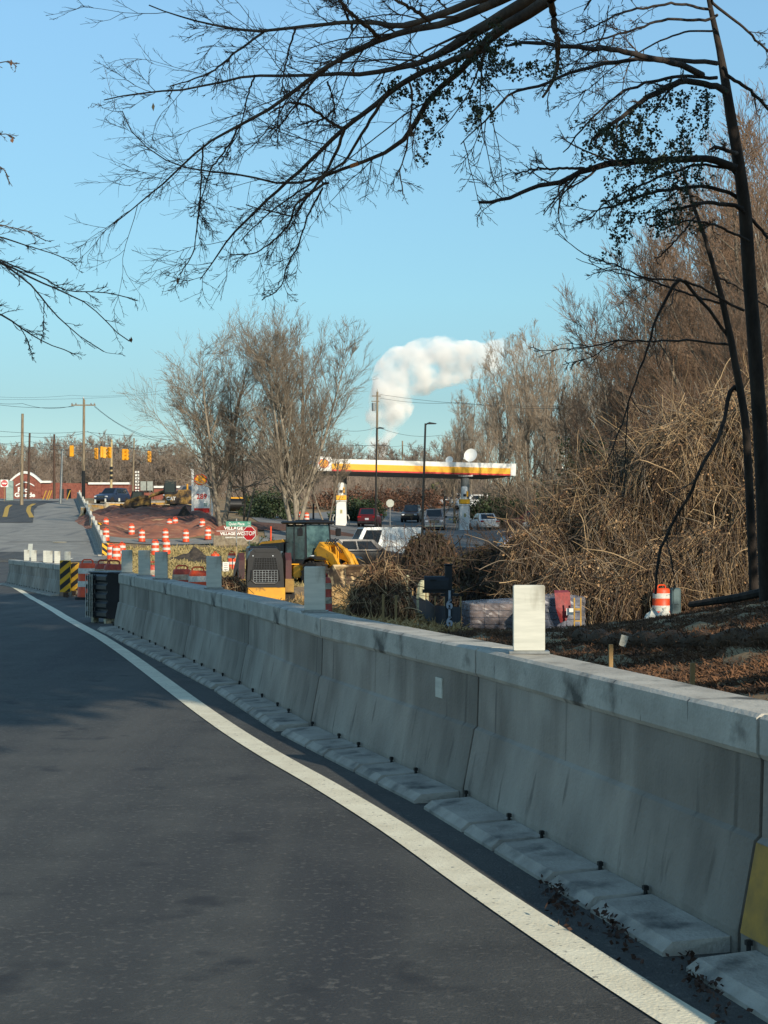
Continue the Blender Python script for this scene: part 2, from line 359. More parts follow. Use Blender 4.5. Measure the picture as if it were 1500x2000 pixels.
for X, Y, z in ((6, 4, -.1), (9, 2, 1.2), (14, 0, 2.2), (9, 10, 1.4), (12, 16, 2.4), (16, 26, 3.6), (20, 40, 3.2), (5, 0, -.2), (8, -12, .8), (14, -20, 1.5), (4, -20, 0), (2.2, 9, -.25), (2.0, 13, -.3), (1.2, 18, -.3), (0, 22, -.3), (-1, 26, -.3), (-2.5, 31, -.2), (-5, 38, -.12), (-7, 44, -.1),
                (-5, 46, -.15), (-9, 55, 0), (-6, 60, -.4), (-10, 70, .1)):
    CP.append((X, Y, z))
for Y in (-20, -5, 5, 15, 25, 35, 45, 58):
    for dx in (-30, -16, -8, -2): CP.append((float(BX(Y)) + dx, Y, 0.))
CP = np.array(CP)
_S = np.array([1, .6])
_A = np.linalg.norm((CP[:, None, :2] - CP[None, :, :2]) * _S, axis=2)
_n = len(CP)
_W = np.linalg.solve(np.block([[-_A - np.eye(_n) * -.6, np.ones((_n, 1))], [np.ones((1, _n)), np.zeros((1, 1))]]), np.append(CP[:, 2], 0))
def sstep(a, b, x): t = np.clip((x - a) / (b - a), 0, 1); return t * t * (3 - 2 * t)
def TT(X, Y):
    X = np.asarray(X, float); Y = np.asarray(Y, float); sh = np.broadcast(X, Y).shape
    q = np.stack(np.broadcast_arrays(X, Y), -1).reshape(-1, 2)
    out = np.empty(len(q))
    for i in range(0, len(q), 20000):
        out[i:i + 20000] = -np.linalg.norm((q[i:i + 20000, None] - CP[None, :, :2]) * _S, axis=2) @ _W[:-1] + _W[-1]
    z = out.reshape(sh)
    far = CH + (HZ - 966) / F * Y
    z = z * (1 - sstep(500, 700, Y)) + far * sstep(500, 700, Y)
    d = X - BX(Y)
    flat = 1 - sstep(.35, 2.2, d) * 1.0
    flat = flat * (1 - sstep(55, 75, Y))
    z = z * (1 - flat) + ZR(Y) * flat
    # the carriageway beyond rises evenly to the crest
    rz = np.interp(Y, [55, 75, 90, 100, 187, 260, 400], [0, .06, .22, .45, 6.15, 8.4, 12.7])
    f2 = (1 - sstep(-.2, 3.0, d)) * sstep(55, 75, Y) * (1 - sstep(300, 400, Y))
    return z * (1 - f2) + rz * f2
def T(X, Y): return float(TT(X, Y))
def G(px, Y, dz=0.): 
    X = (px - 750) * Y / F
    return Vector((X, Y, T(X, Y) + dz))

def drape(name, rows, mat, dz, label=None, cat=None, nx=8, step=1.0, kind='structure', thick=0.):
    """rows [(Y, xl, xr)] -> a sheet lying dz above the ground"""
    Ys = []; 
    r = np.array(rows, float)
    L = np.arange(r[0, 0], r[-1, 0] + 1e-6, step)
    if L[-1] < r[-1, 0]: L = np.append(L, r[-1, 0])
    xl = np.interp(L, r[:, 0], r[:, 1]); xr = np.interp(L, r[:, 0], r[:, 2])
    u = np.linspace(0, 1, nx + 1)
    X = xl[:, None] * (1 - u) + xr[:, None] * u; Y = np.repeat(L[:, None], nx + 1, 1)
    Z = TT(X, Y) + dz
    V = np.stack([X, Y, Z], -1).reshape(-1, 3)
    i = np.arange((len(L)) * (nx + 1)).reshape(len(L), nx + 1)
    Q = np.stack([i[:-1, :-1], i[:-1, 1:], i[1:, 1:], i[1:, :-1]], -1).reshape(-1, 4)
    o = npmesh(name, V, Q, mat, smooth=True)
    tag(o, label, cat, kind=kind)
    return o
def ribbon(name, pts, width, mat, dz, step=.5):
    """a painted line along pts [(X, Y)]"""
    p = np.array(pts, float); seg = np.linalg.norm(np.diff(p, axis=0), axis=1); s = np.append(0, np.cumsum(seg))
    t = np.arange(0, s[-1], step); X = np.interp(t, s, p[:, 0]); Y = np.interp(t, s, p[:, 1])
    k = np.ones(7) / 7
    if len(X) > 12:
        Xs = np.convolve(np.pad(X, 3, mode='edge'), k, 'valid'); Ys = np.convolve(np.pad(Y, 3, mode='edge'), k, 'valid'); X, Y = Xs, Ys
    dx, dy = np.gradient(X), np.gradient(Y); n = np.hypot(dx, dy); nx, ny = -dy / n, dx / n
    V = []
    for sg in (1, -1):
        x = X + nx * sg * width / 2; y = Y + ny * sg * width / 2
        V.append(np.stack([x, y, TT(x, y) + dz], -1))
    V = np.stack(V, 1).reshape(-1, 3); i = np.arange(len(X)) * 2
    Q = np.stack([i[:-1], i[:-1] + 1, i[1:] + 1, i[1:]], -1)
    o = npmesh(name, V, Q, mat); o['kind'] = 'structure'
    return o

# ground: one sheet, fine near, coarse far
def ground():
    ys = np.concatenate([np.arange(-40, 0, 2), np.arange(0, 120, .8), np.arange(120, 230, 1.6), np.arange(230, 500, 8), np.geomspace(500, 3500, 24)])
    fx = np.concatenate([np.linspace(-1.6, -.5, 14)[:-1], np.linspace(-.5, .5, 150)[:-1], np.linspace(.5, 1.6, 14)])
    W_ = np.maximum(np.abs(ys) * .62, 26)[:, None]
    X = fx[None] * W_ * 1.15; Y = np.repeat(ys[:, None], X.shape[1], 1)
    Z = TT(X, Y)
    rg = np.random.default_rng(3)
    rough = sstep(1.5, 4, X - BX(Y)) * (1 - sstep(150, 260, Y))
    rough *= 1 - sstep(88, 100, Y)
    Z += rough * rg.normal(size=Z.shape) * .03 - .03
    V = np.stack([X, Y, Z], -1).reshape(-1, 3); n, m = X.shape; i = np.arange(n * m).reshape(n, m)
    Q = np.stack([i[:-1, :-1], i[:-1, 1:], i[1:, 1:], i[1:, :-1]], -1).reshape(-1, 4)
    o = npmesh('ground', V, Q, ground_m, smooth=True); o['kind'] = 'structure'
ground()
RW = 34
drape('road', [(Y, float(BX(Y)) - RW, float(BX(Y)) + .42) for Y in np.arange(-30, 92, 1)], asphalt_new, 0, nx=24, step=.5)
drape('old_road', [(Y, float(BX(Y)) - RW - 20, float(BX(Y)) + .42) for Y in np.arange(92, 236, 1)], asphalt_old, .0, nx=30)
drape('road_patch', [(118, -52, -30.5), (150, -52, -31.0), (187, -60, -36.6)], asphalt_new, .03, nx=8) if False else None
def lotrows(): return [(100, -7, 26), (112, -8, 34), (135, -10, 44), (160, -14, 46), (200, -4, 40), (222, 0, 36)]
drape('parking_lot', lotrows(), lot_mat, .012, nx=30)
# side street mouth and driveway among the drums
drape('side_street', [(113.5, -26, -7), (120.5, -26, -9)], asphalt_old, .02, nx=24)
WL = [onroad(*q) for q in ((1267, 1953), (1183, 1902), (1090, 1846), (1000, 1780), (908, 1710), (800, 1640), (700, 1570), (610, 1522), (500, 1460), (440, 1420), (388, 1383), (332, 1341), (288, 1308), (256, 1284), (218, 1258), (172, 1231), (120, 1202), (72, 1173), (40, 1154), (16, 1140))]
_d = np.array(WL[0]) - np.array(WL[1]); WL = [tuple(np.array(WL[0]) + _d * 3)] + WL + [(-15.6, 70), (-18.6, 98)]
ribbon('edge_line', WL, .16, white_line, .006, .35)
# ================================================================ barriers
def heading(Y): 
    dx = float(BX(Y + .5) - BX(Y - .5)); return math.atan2(1.0, dx)      # direction of travel, from +x
BAR_W = [(-.32, 0), (-.32, .08), (-.26, .38), (-.218, .66), (-.003, .66), (.004, .40), (.022, .385), (.08, .08), (.08, 0)]
BAR_C = [(-.232, .66), (-.235, .675), (-.235, .797), (-.222, .81), (-.004, .81), (.014, .797), (.014, .678), (.002, .66)]
def seg_proto(L, feet, label, mw, mc, foot_m, name='concrete_barrier'):
    o = thing(name, label, 'barrier')
    g = .012
    w_ = MB()
    w_.prism([(y, z) for y, z in BAR_W], g, L - g, axis='x'); ob = w_.build('wall', mw, o)
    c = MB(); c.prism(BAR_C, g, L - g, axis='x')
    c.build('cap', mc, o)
    if feet:
        x = .06; k = 0
        while x < L - .3:
            l = (.66, .42)[k % 2]; l = min(l, L - .04 - x)
            f = MB(); b = .05
            f.add([(x, .083, 0), (x + l, .083, 0), (x + l, .33, 0), (x, .33, 0), (x, .083, .055), (x + l, .083, .055), (x + l - .01, .29, .045), (x + .01, .29, .045), (x + .003, .33, .015), (x + l - .003, .33, .015)],
                  [(3, 2, 1, 0), (4, 5, 6, 7), (7, 6, 9, 8), (8, 9, 2, 3), (0, 4, 7, 8, 3), (1, 2, 9, 6, 5)])
            f.build('foot_block', foot_m, o)
            p = MB(); p.cyl((x + l + .02, .1, 0), (x + l + .02, .1, .085), .008, n=8); p.box((x + l + .02, .1, .075), (.02, .02, .016)); p.build('anchor_pin', steel_dark, o)
            x += l + .04; k += 1
    return o
def put_path(o, Y0, Y1):
    x0, x1 = float(BX(Y0)), float(BX(Y1)); z0, z1 = T(x0 - .3, Y0), T(x1 - .3, Y1)
    o.location = (x0, Y0, z0)
    o.rotation_euler = (0, -math.atan2(z1 - z0, math.hypot(x1 - x0, Y1 - Y0)), math.atan2(Y1 - Y0, x1 - x0))
# near run: joints every 3.07 m along the line
def ystep(Y, L):
    Yn = Y + L * .97
    for _ in range(20):
        d = math.hypot(float(BX(Yn) - BX(Y)), Yn - Y); Yn += (L - d)
    return Yn
ORD = ['nearest', 'second', 'third', 'fourth', 'fifth', 'sixth', 'seventh', 'eighth', 'ninth', 'tenth', 'eleventh', 'twelfth', 'thirteenth', 'fourteenth', 'fifteenth', 'sixteenth', 'seventeenth']
NEAR_L = ['grey concrete barrier segment with ochre painted end, at the right edge',
          'grey concrete barrier segment just before the big white reflector panel, nearest one showing both ends',
          'grey concrete barrier segment with small white square sticker, standing beyond the big white reflector panel',
          'fourth grey concrete segment of the near run, ending at the second tall reflector panel',
          'fifth grey concrete segment of the near run, carrying the third tall reflector panel',
          'sixth grey concrete segment of the near run, between the third and fourth tall reflector panels',
          'farthest grey concrete segment of the near run, beside the black plastic barrier',
          ]
Yb = [ystep(_b[0][1], -3.17) if False else _b[0][1] - 3.12]
for k in range(6): Yb.append(ystep(Yb[-1], 3.17))
Yb.append(_b[-1][1])
print('joints', Yb)
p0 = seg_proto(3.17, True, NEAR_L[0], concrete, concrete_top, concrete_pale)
segs = []
for k in range(7):
    o = p0 if k == 0 else copy_tree(p0)
    o['label'] = NEAR_L[k]; o['group'] = 'concrete barrier segments along the near edge line'
    put_path(o, Yb[k], Yb[k + 1]); segs.append(o)
m = MB(); m.slab((3.0, .205, .0), (2.7, .205, .0), (2.7, .205, .0), (3.0, .205, .0), .001) if False else None
m.add([(2.86, .084, .085), (3.15, .084, .085), (3.15, .026, .383), (2.86, .026, .383), (2.86, .087, .086), (3.15, .087, .086), (3.15, .029, .384), (2.86, .029, .384)], [(4, 5, 6, 7), (0, 1, 5, 4), (3, 7, 6, 2), (0, 4, 7, 3), (1, 2, 6, 5)])
m.build('ochre_paint_patch', M('ochre_paint', (176, 138, 62), .8, rgb2=(120, 100, 62), scale=6), segs[0])
m = MB(); m.box((.62, .004, .545), (.11, .006, .11)); m.build('white_sticker', white_panel, segs[2])
# middle run (three segments), far run up to the crest
YM = [42.2]
for k in range(4): YM.append(ystep(YM[-1], 3.05))
p1 = seg_proto(3.05, True, '', concrete, concrete_top, concrete_pale)
for k in range(4):
    o = p1 if k == 0 else copy_tree(p1)
    o['label'] = ['grey concrete barrier segment right behind the yellow and black striped panels', 'second grey concrete segment of the short run behind the striped panels',
                  'third grey concrete segment of the short run behind the striped panels', 'leftmost concrete segment of the short run, where the edge line bends'][k]
    o['group'] = 'concrete barrier segments of the short middle run'; put_path(o, YM[k], YM[k + 1])
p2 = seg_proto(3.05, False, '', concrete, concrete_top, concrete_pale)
m = MB()
m.prism([(.083, 0), (.083, .08), (.33, .06), (.35, 0)], .1, 2.95, axis='x'); m.build('foot_block', concrete_pale, p2)
Y = 100.5; k = 0; first = True
runs = []
while Y < 186:
    Y1 = ystep(Y, 3.05)
    if not (126.5 < Y < 130.5):
        o = p2 if first else copy_tree(p2); first = False
        n1 = len(runs); runs.append((Y, Y1))
        o['label'] = 'dark concrete barrier segment in the %s run climbing toward the crest, beside the orange drums' % ('lower' if Y < 128 else 'upper')
        o['group'] = 'concrete barrier segments of the %s run up to the crest' % ('lower' if Y < 128 else 'upper'); put_path(o, Y, Y1)
    Y = Y1 + (.05 if Y < 128 else .02)
# curved barrier with yellow stains, facing the dirt
stain = layered('stained_concrete', (((176, 170, 150),), dict(rough=.9, rgb2=(140, 130, 105), scale=1.5)), [((196, 150, 70), 1.1, .45, .6, (.5, 1, 1.5)), ((70, 60, 50), 3, .56, .7, (3, 3, .5))])
pts = [at(163, 1001, 148), at(176, 998, 155), at(206, 993, 159), at(246, 988, 160.5), at(284, 988, 161), at(322, 989, 160.5), at(362, 990, 160), at(398, 990, 160)]
for k in range(len(pts) - 1):
    a, b = pts[k], pts[k + 1]; L = (b - a).length
    o = thing('concrete_barrier', ['pale end of the curved barrier rising beside the crest road', 'curved barrier segment with ochre stain, left of the blue car', 'sunlit barrier segment with ochre stain, right below the blue car',
              'ochre stained barrier segment left of the muddy track loader', 'barrier segment half hidden behind the muddy track loader', 'barrier segment hidden behind the yellow excavator', 'grey barrier segment between excavator and price sign'][k], 'barrier',
              (a.x, a.y, T(a.x, a.y) - .1), group='barrier segments curving round the dirt mound')
    o.rotation_euler = (0, 0, math.atan2(b.y - a.y, b.x - a.x))
    dz = max(0, a.z - T(a.x, a.y)) + .1
    # faces the camera: profile mirrored so its road side looks down the dirt
    w_ = MB(); w_.prism([(-y, z) for y, z in [(-.42, -.3), (-.42, .1), (-.26, .42), (-.218, .9), (-.003, .9), (.02, .425), (.2, .1), (.2, -.3)]][::-1], .01, L - .01, axis='x'); w_.build('wall', stain, o)
    c = MB(); c.prism([(-.03, .9), (-.03, 1.0), (.25, 1.0), (.25, .9)], .01, L - .01, axis='x'); c.build('cap', concrete_top, o)

# ================================================================ white reflector panels standing on the barriers
def panel_proto():
    o = thing('reflector_panel', '', 'reflector panel')
    m = MB(); m.box((0, 0, .175), (.158, .04, .33), bev=.006); m.build('panel', white_panel, o)
    m = MB(); m.box((0, 0, .006), (.2, .1, .012)); m.build('foot_plate', steel, o)
    return o
pp = panel_proto(); pfirst = True
def put_panel(label, X, Y, z, rz, grp):
    global pfirst
    o = pp if pfirst else copy_tree(pp); pfirst = False
    o.location = (X, Y, z); o.rotation_euler = (0, 0, rz); o['label'] = label; o['group'] = grp
    return o
def Yfor(px, off=.11):
    a, b = 3.5, 60.
    for _ in range(60):
        c = (a + b) / 2
        if 750 + F * (float(BX(c)) + off) / c > px: a = c
        else: b = c
    return a
for px, lb in ((1033, 'large bright white reflector panel standing on the near barrier, fully sunlit'), (615, 'grey shaded reflector panel on the barrier, right of the small yellow loader'),
               (418, 'shaded grey reflector panel on the barrier, just left of the small yellow loader'), (315, 'shaded grey reflector panel on the barrier, left of the weathered drums'),
               (282, 'shaded grey reflector panel between the cream one and the next grey one'), (248, 'cream sunlit reflector panel near the black plastic barrier')):
    Y = Yfor(px); put_panel(lb, float(BX(Y)) + .11, Y, .812 + float(ZR(Y)), R(random.uniform(-3, 3)) + (R(8) if px == 248 else 0), 'reflector panels on the near barrier')
for i, px in enumerate((132, 112, 97, 90, 66, 52)):
    Y = Yfor(px, .1); put_panel('small white reflector panel on the short middle barrier, %s from the striped end' % ['first', 'second', 'third', 'fourth', 'fifth', 'sixth'][i], float(BX(Y)) + .1, Y, .812 + float(ZR(Y)), R(random.uniform(-12, 12)), 'reflector panels on the short middle barrier')
for i, (a, b) in enumerate(runs):
    if i % 2 == 0:
        Y = (a + b) / 2; x = float(BX(Y)); put_panel('tiny white reflector panel in the row climbing along the far barrier', x + .1, Y, T(x - .3, Y) + .80, R(-8), 'reflector panels on the far barrier')
for px, py, Y in ((206, 979, 160), (233, 978, 161), (171, 978, 153), (186, 976, 157)):
    p = at(px, py, Y); put_panel('white reflector panel on the curved stained barrier in front of the blue car', p.x, p.y, T(p.x, p.y) + .9, 0, 'reflector panels on the curved barrier')

# ================================================================ black water-filled barrier
p = G(214, 25.9); o = thing('plastic_barrier', 'black ribbed plastic barrier block closing the far end of the near concrete run', 'plastic barrier', (p.x, p.y, float(ZR(p.y)) - .02), R(90 + 33)); o.scale = (.52, .74, .83)
m = MB()
prof = []
for k in range(5):
    z = .12 + k * .17; prof += [(.27, z), (.31, z + .04), (.31, z + .11), (.27, z + .15)]
poly = prof + [(.24, .97), (-.24, .97)] + [(-y, z) for y, z in reversed(prof)]
m.prism(poly, -.75, .62, axis='x'); m.build('body', black_pl, o)
m = MB(); m.box((-.05, 0, .985), (1.5, .56, .03), bev=.01); m.build('lid', M('grey_blue_plastic', (96, 104, 112), .5, rgb2=(60, 66, 72), scale=6), o)  # lid coloured paler and bluer than the black body
for z in (.2, .42, .64, .86):
    m = MB()
    for y in (-.21, -.07, .07, .21): m.box((.72, y, z), (.2, .075, .1), bev=.01)
    m.build('hinge_lug', black_pl, o)
for y in (-.21, -.07, .07, .21):
    m = MB(); m.cyl((.79, y, .1), (.79, y, .97), .012, n=6); m.build('hinge_pin', white_panel, o)
for x in (.12, .28, .44, .6):
    m = MB()
    for z in (.2, .37, .54, .71, .88): m.box((x, .315, z), (.1, .09, .085), bev=.01)
    m.box((x, .285, .54), (.05, .04, .8)); m.build('side_lug', black_pl, o)
    m = MB(); m.cyl((x, .365, .12), (x, .365, .95), .011, n=6); m.build('side_pin', white_panel, o)
for x in (-.5, .45):
    m = MB(); m.box((x, .2, .06), (.18, .12, .12)); m.box((x, -.2, .06), (.18, .12, .12)); m.build('foot', M('cream_plastic_foot', (206, 196, 164), .6, rgb2=(120, 112, 92), scale=8), o)

# striped panels
def stripe_panel(name, label, loc, w_, h, n, rz, flip=1, post=True):
    o = thing(name, label, 'hazard panel', loc, rz, group='yellow and black striped panels')
    m = MB(); m.box((0, .02, h / 2 + .12), (w_, .035, h), bev=.006); m.build('board', yellow_panel, o)
    # stripes clipped to the board
    s = MB(); z0, z1 = .12 + .01, .12 + h - .01; x0, x1 = -w_ / 2 + .008, w_ / 2 - .008
    pit = (h + w_) / n
    def clip(poly):
        for ax, lim, sg in ((0, x0, 1), (0, x1, -1), (1, z0, 1), (1, z1, -1)):
            out = []
            for i in range(len(poly)):
                a, b = poly[i], poly[(i + 1) % len(poly)]; ia, ib = (a[ax] - lim) * sg >= 0, (b[ax] - lim) * sg >= 0
                if ia: out.append(a)
                if ia != ib: t_ = (lim - a[ax]) / (b[ax] - a[ax]); out.append((a[0] + (b[0] - a[0]) * t_, a[1] + (b[1] - a[1]) * t_))
            poly = out
            if not poly: return []
        return poly
    for k in range(-n, 2 * n):
        z = z0 + (k - .5) * pit * 1.0
        q = [(-w_, z - flip * w_ * .8), (w_, z + flip * w_ * .8), (w_, z + flip * w_ * .8 + pit * .5), (-w_, z - flip * w_ * .8 + pit * .5)]
        q = clip(q)
        if len(q) > 2: s.prism(q, -.001, .004)
    s.build('black_stripes', black_paint, o)
    if post:
        m = MB(); m.box((0, .06, .06), (.1, .1, .12)); m.tube([(0, .02, .1), (.03, -.03, .02), (.07, -.03, -.0), (.1, 0, .05)], .022, 6); m.build('bracket', rust, o)
    return o
stripe_panel('striped_panel', 'large yellow and black striped panel on the end of the short middle barrier', at(127, 1166, 41.2), .28, .8, 4, R(-8))
stripe_panel('striped_panel', 'partly hidden striped panel between the large striped panel and the dirty drum', at(145, 1163, 41.9), .26, .72, 4, R(20))
stripe_panel('striped_panel', 'wide striped panel across the gap of the climbing far barrier', tuple(G(189, 127)), .85, .5, 5, R(-10), flip=-1, post=False)
stripe_panel('striped_panel', 'yellow end panel at the foot of the lower far barrier run', tuple(G(206, 98.5)), .4, .75, 3, R(10), flip=-1, post=False)

# ================================================================ drums
def drum_proto(om, bm):
    o = thing('construction_drum', '', 'drum')
    m = MB(); prof = [(.245, .06), (.245, .12), (.24, .13), (.238, .30), (.232, .31), (.232, .47), (.226, .48), (.226, .64), (.218, .65), (.216, .80), (.2, .86), (.17, .885), (.0, .89)]
    m.lathe(prof, n=20); m.build('body', om, o, smooth=True)
    for z0, z1, r0 in ((.31, .45, .236), (.63, .76, .2245)):
        m = MB(); m.lathe([(r0 + .002, z0), (r0 + .003, z0 + .01), (r0 - .002, z1)], n=20); m.build('reflective_band', bm, o, smooth=True)
    m = MB(); m.lathe([(.3, 0), (.31, .02), (.3, .055), (.25, .065)], n=20); m.build('base_ring', rubber, o, smooth=True)
    m = MB(); m.tube([(-.13, 0, .87), (-.13, 0, .93), (-.09, 0, .965), (.09, 0, .965), (.13, 0, .93), (.13, 0, .87)], .018, 6); m.build('handle', om, o)
    return o
DP = {'new': drum_proto(orange_pl, tape), 'old': drum_proto(orange_old, tape_dirty)}
dused = {}
def drum(px, Y, kind, label, grp='orange and white drums on the construction site', rz=None, dz=0., tilt=0., X=None):
    o = DP[kind] if kind not in dused else copy_tree(DP[kind]); dused[kind] = 1
    p = G(px, Y, dz); o.location = p; o.rotation_euler = (tilt, tilt * .4, random.uniform(0, 1.5) if rz is None else rz); o['label'] = label; o['group'] = grp
    return o
drum(171, 39.8, 'new', 'large orange and white drum between the striped panels and the black plastic barrier', rz=.4)
drum(203, 38, 'old', 'weathered red drum behind the black plastic barrier, its left one', rz=0)
drum(222, 36.5, 'old', 'weathered red drum behind the black plastic barrier, its right one', rz=.2)
drum(355, 38.6, 'old', 'faded drum with worn handle behind the barrier, left of the brighter one', rz=0.1)
drum(387, 37.6, 'new', 'bright topped drum with cracked dirty band behind the barrier, touching the faded one', rz=0)
drum(298, 42, 'old', 'weathered red drum glimpsed between two grey reflector panels', rz=0.5)
drum(628, 36.2, 'old', 'dark red drum behind the grey panel in front of the wheel loader', rz=.2)
for px, Y, lb in ((217, 92, 'orange drum at the left of the cluster behind the dirty drums'), (238, 94, 'orange drum at the right of the cluster behind the dirty drums'), (227, 87, 'orange drum at the front of the cluster behind the dirty drums'),
                  (303, 96, 'orange drum on the verge, left of a pair above the grey panels'), (325, 97, 'orange drum on the verge, right of a pair above the grey panels'),
                  (207, 114, 'orange and white drum at the near left corner of the red dirt'), (207, 128, 'orange drum just behind another at the left corner of the red dirt'),
                  (257, 124, 'orange drum alone at the lower edge of the red dirt mound'), (277, 117, 'orange drum on the near side of the side street, right of the lone one'),
                  (323, 118.5, 'orange drum in front of two others beside the side street'), (331, 127, 'orange drum behind the front one, middle of the trio'), (342, 128, 'orange drum of the trio with the red bag beside it'),
                  (363, 118, 'orange drum with a thin marker pole rising behind it'), (395, 125, 'orange drum left of the black based one by the village sign'), (406, 119, 'pale banded drum with black base left of the village sign'),
                  (420, 79, 'orange drum top showing above the third grey panel'), (453, 84, 'orange and white drum under the street name sign'),
                  (587, 146, 'tiny orange drum at the bare trees behind the loader cab, left one'), (599, 147, 'tiny orange drum at the bare trees behind the loader cab, right one')):
    drum(px, Y, 'new', lb)
drum(1292, 41.5, 'new', 'orange drum beside the green utility box under the vines', dz=0)

# ================================================================ text helper
def text(body, size, mat, parent, loc, rot=(R(90), 0, 0), name='lettering', ext=.004, sx=1., align='CENTER', bold=0.0, space=1.):
    c = bpy.data.curves.new(name, 'FONT'); c.body = body; c.size = size; c.align_x = align; c.align_y = 'CENTER'; c.extrude = ext; c.offset = bold; c.space_line = space
    c.resolution_u = 3; c.materials.append(mat)
    o = bpy.data.objects.new(name, c); COL.objects.link(o); o.parent = parent; o.location = loc; o.rotation_euler = rot; o.scale = (sx, 1, 1)
    bpy.context.view_layer.update()
    me = bpy.data.meshes.new_from_object(o.evaluated_get(bpy.context.evaluated_depsgraph_get()))
    q = bpy.data.objects.new('x', me); COL.objects.link(q); q.parent = parent; q.location = loc; q.rotation_euler = rot; q.scale = (sx, 1, 1)
    bpy.data.objects.remove(o); bpy.data.curves.remove(c); q.name = name
    return q
red_paint = M('red_sign_paint', (190, 28, 36), .4, rgb2=(170, 24, 30), scale=2)
red_soft = M('red_fascia', (214, 44, 30), .45, rgb2=(200, 38, 26), scale=2)
green_sign = M('green_sign', (56, 128, 104), .45, rgb2=(84, 150, 128), scale=2)
white_letter = M('white_lettering', (236, 234, 226), .5, rgb2=(226, 224, 214), scale=2)
yellow_fascia = M('yellow_fascia', (246, 180, 20), .45, rgb2=(240, 168, 16), scale=.8)

# stop sign with post
def octagon(r): return [(r * math.cos(R(22.5 + 45 * k)), r * math.sin(R(22.5 + 45 * k))) for k in range(8)]
def sign_post(o, h, m=steel): 
    q = MB(); q.box((0, .02, h / 2 - .2), (.05, .03, h + .4)); q.build('post', m, o)
p = G(487, 82); top = at(487, 1042, 82).z - p.z
o = thing('stop_sign', 'red octagonal stop sign before the village sign', 'stop sign', p, R(-22))
sign_post(o, top + .3)
m = MB(); m.prism([(x, z + top) for x, z in octagon(.38)], -.012, 0); m.build('border', white_letter, o)
m = MB(); m.prism([(x, z + top) for x, z in octagon(.35)], -.016, -.0122); m.build('face', red_paint, o)
text('STOP', .29, white_letter, o, (0, -.018, top), sx=.92, bold=.006)
# street name sign
p = G(462, 84); top = at(462, 1023.5, 84).z - p.z
o = thing('street_name_sign', 'green street name blade on a thin post left of the stop sign', 'street sign', p, R(6))
sign_post(o, top + .28)
m = MB(); m.box((.1, -.02, top), (1.28, .012, .27)); m.build('blade', green_sign, o)
text('Quiet Place', .2, white_letter, o, (.0, -.03, top), sx=.86, bold=.003)
text('Ct', .11, white_letter, o, (.62, -.03, top + .05)); text('1600', .07, white_letter, o, (.63, -.03, top - .07))
# do not enter sign
p = G(8.5, 181); top = at(8.5, 944, 181).z - p.z
o = thing('do_not_enter_sign', 'square white sign with red disc and white bar at the far left', 'road sign', p, R(8)); sign_post(o, top, wood_new)
m = MB(); m.box((0, -.02, top), (.84, .012, .8)); m.build('board', white_letter, o)
m = MB(); m.prism([(.36 * math.cos(a), .36 * math.sin(a) + top) for a in np.linspace(0, 2 * PI, 25)[:-1]], -.032, -.0262); m.build('disc', red_paint, o)
text('DO NOT\nENTER', .13, white_letter, o, (0, -.035, top + .02), space=2.0)
m = MB(); m.box((0, -.0345, top + .0), (.52, .003, .1)); m.build('bar', white_letter, o)
# green/grey cabinet beside it, slanted post
p = G(19, 184); o = thing('utility_cabinet', 'pale green cabinet beside the do not enter sign', 'cabinet', p, R(5))
m = MB(); m.box((0, 0, 1.1), (.8, .5, 2.2), bev=.04); m.build('body', M('pale_green_metal', (138, 160, 152), .6, rgb2=(120, 140, 134), scale=2), o)
m = MB(); m.box((0, -.262, 1.15), (.7, .02, 1.9), bev=.008); m.build('door', M('pale_green_metal2', (150, 170, 162), .6, rgb2=(130, 150, 142), scale=2), o)
# delineator posts
for px, Y, lb in ((529, 96, 'thin orange and white delineator post left of the wheel loader'),):
    p = G(px, Y); top = at(px, 1028, Y).z - p.z
    o = thing('delineator_post', lb, 'delineator', p)
    m = MB(); m.lathe([(.05, 0), (.05, top * .35), (.05, top)], n=10, bands=[1, 0]); m.build('tube', [orange_pl, tape], o, smooth=True)
    m = MB(); m.lathe([(.14, 0), (.13, .05), (.06, .07)], n=12); m.build('base', rubber, o)
# small white notice below the street sign
p = G(441, 80); o = thing('notice_sign', 'small white notice board with dark lines, left of the drum under the street sign', 'sign', p, R(4))
t_ = at(441, 1107, 80).z - p.z; sign_post(o, max(.3, t_ - .2), wood_new)
m = MB(); m.box((0, -.02, t_), (.3, .012, .46)); m.build('board', white_letter, o)
m = MB(); [m.box((0, -.028, t_ + .14 - .09 * k), (.2 - .03 * (k % 2), .004, .02)) for k in range(4)]; m.build('print_lines', black_paint, o)

# mailbox 1616
p = G(876, 32); o = thing('mailbox', 'black mailbox on a black post numbered 1616', 'mailbox', p, 0)
hh = at(876, 1104, 32).z - p.z
m = MB(); m.box((0, 0, hh / 2 - .1), (.14, .14, hh + .2), bev=.01); m.box((0, 0, hh + .012), (.16, .16, .03), bev=.01); m.build('post', M('black_post', (24, 28, 38), .55, rgb2=(16, 19, 26), scale=8), o)
zb = at(850, 1150, 32).z - p.z
m = MB(); m.box((-.2, 0, zb - .045), (.62, .12, .07)); m.box((.02, 0, zb - .12), (.35, .1, .05)); m.build('arm', MATS['black_post'], o)
m = MB(); arch = [(-.11, 0), (-.11, .16)] + [(-.11 * math.cos(a), .16 + .1 * math.sin(a)) for a in np.linspace(0, PI, 9)[1:-1]] + [(.11, .16), (.11, 0)]
m.prism([(y, z + zb - .01) for y, z in arch], -.46, .0, axis='x'); b_ = m.build('box', MATS['black_post'], o, smooth=True)
m = MB(); m.prism([(y * 1.05, z * 1.04 + zb - .015) for y, z in arch], -.475, -.4605, axis='x'); d_ = m.build('door', MATS['black_post'], o)
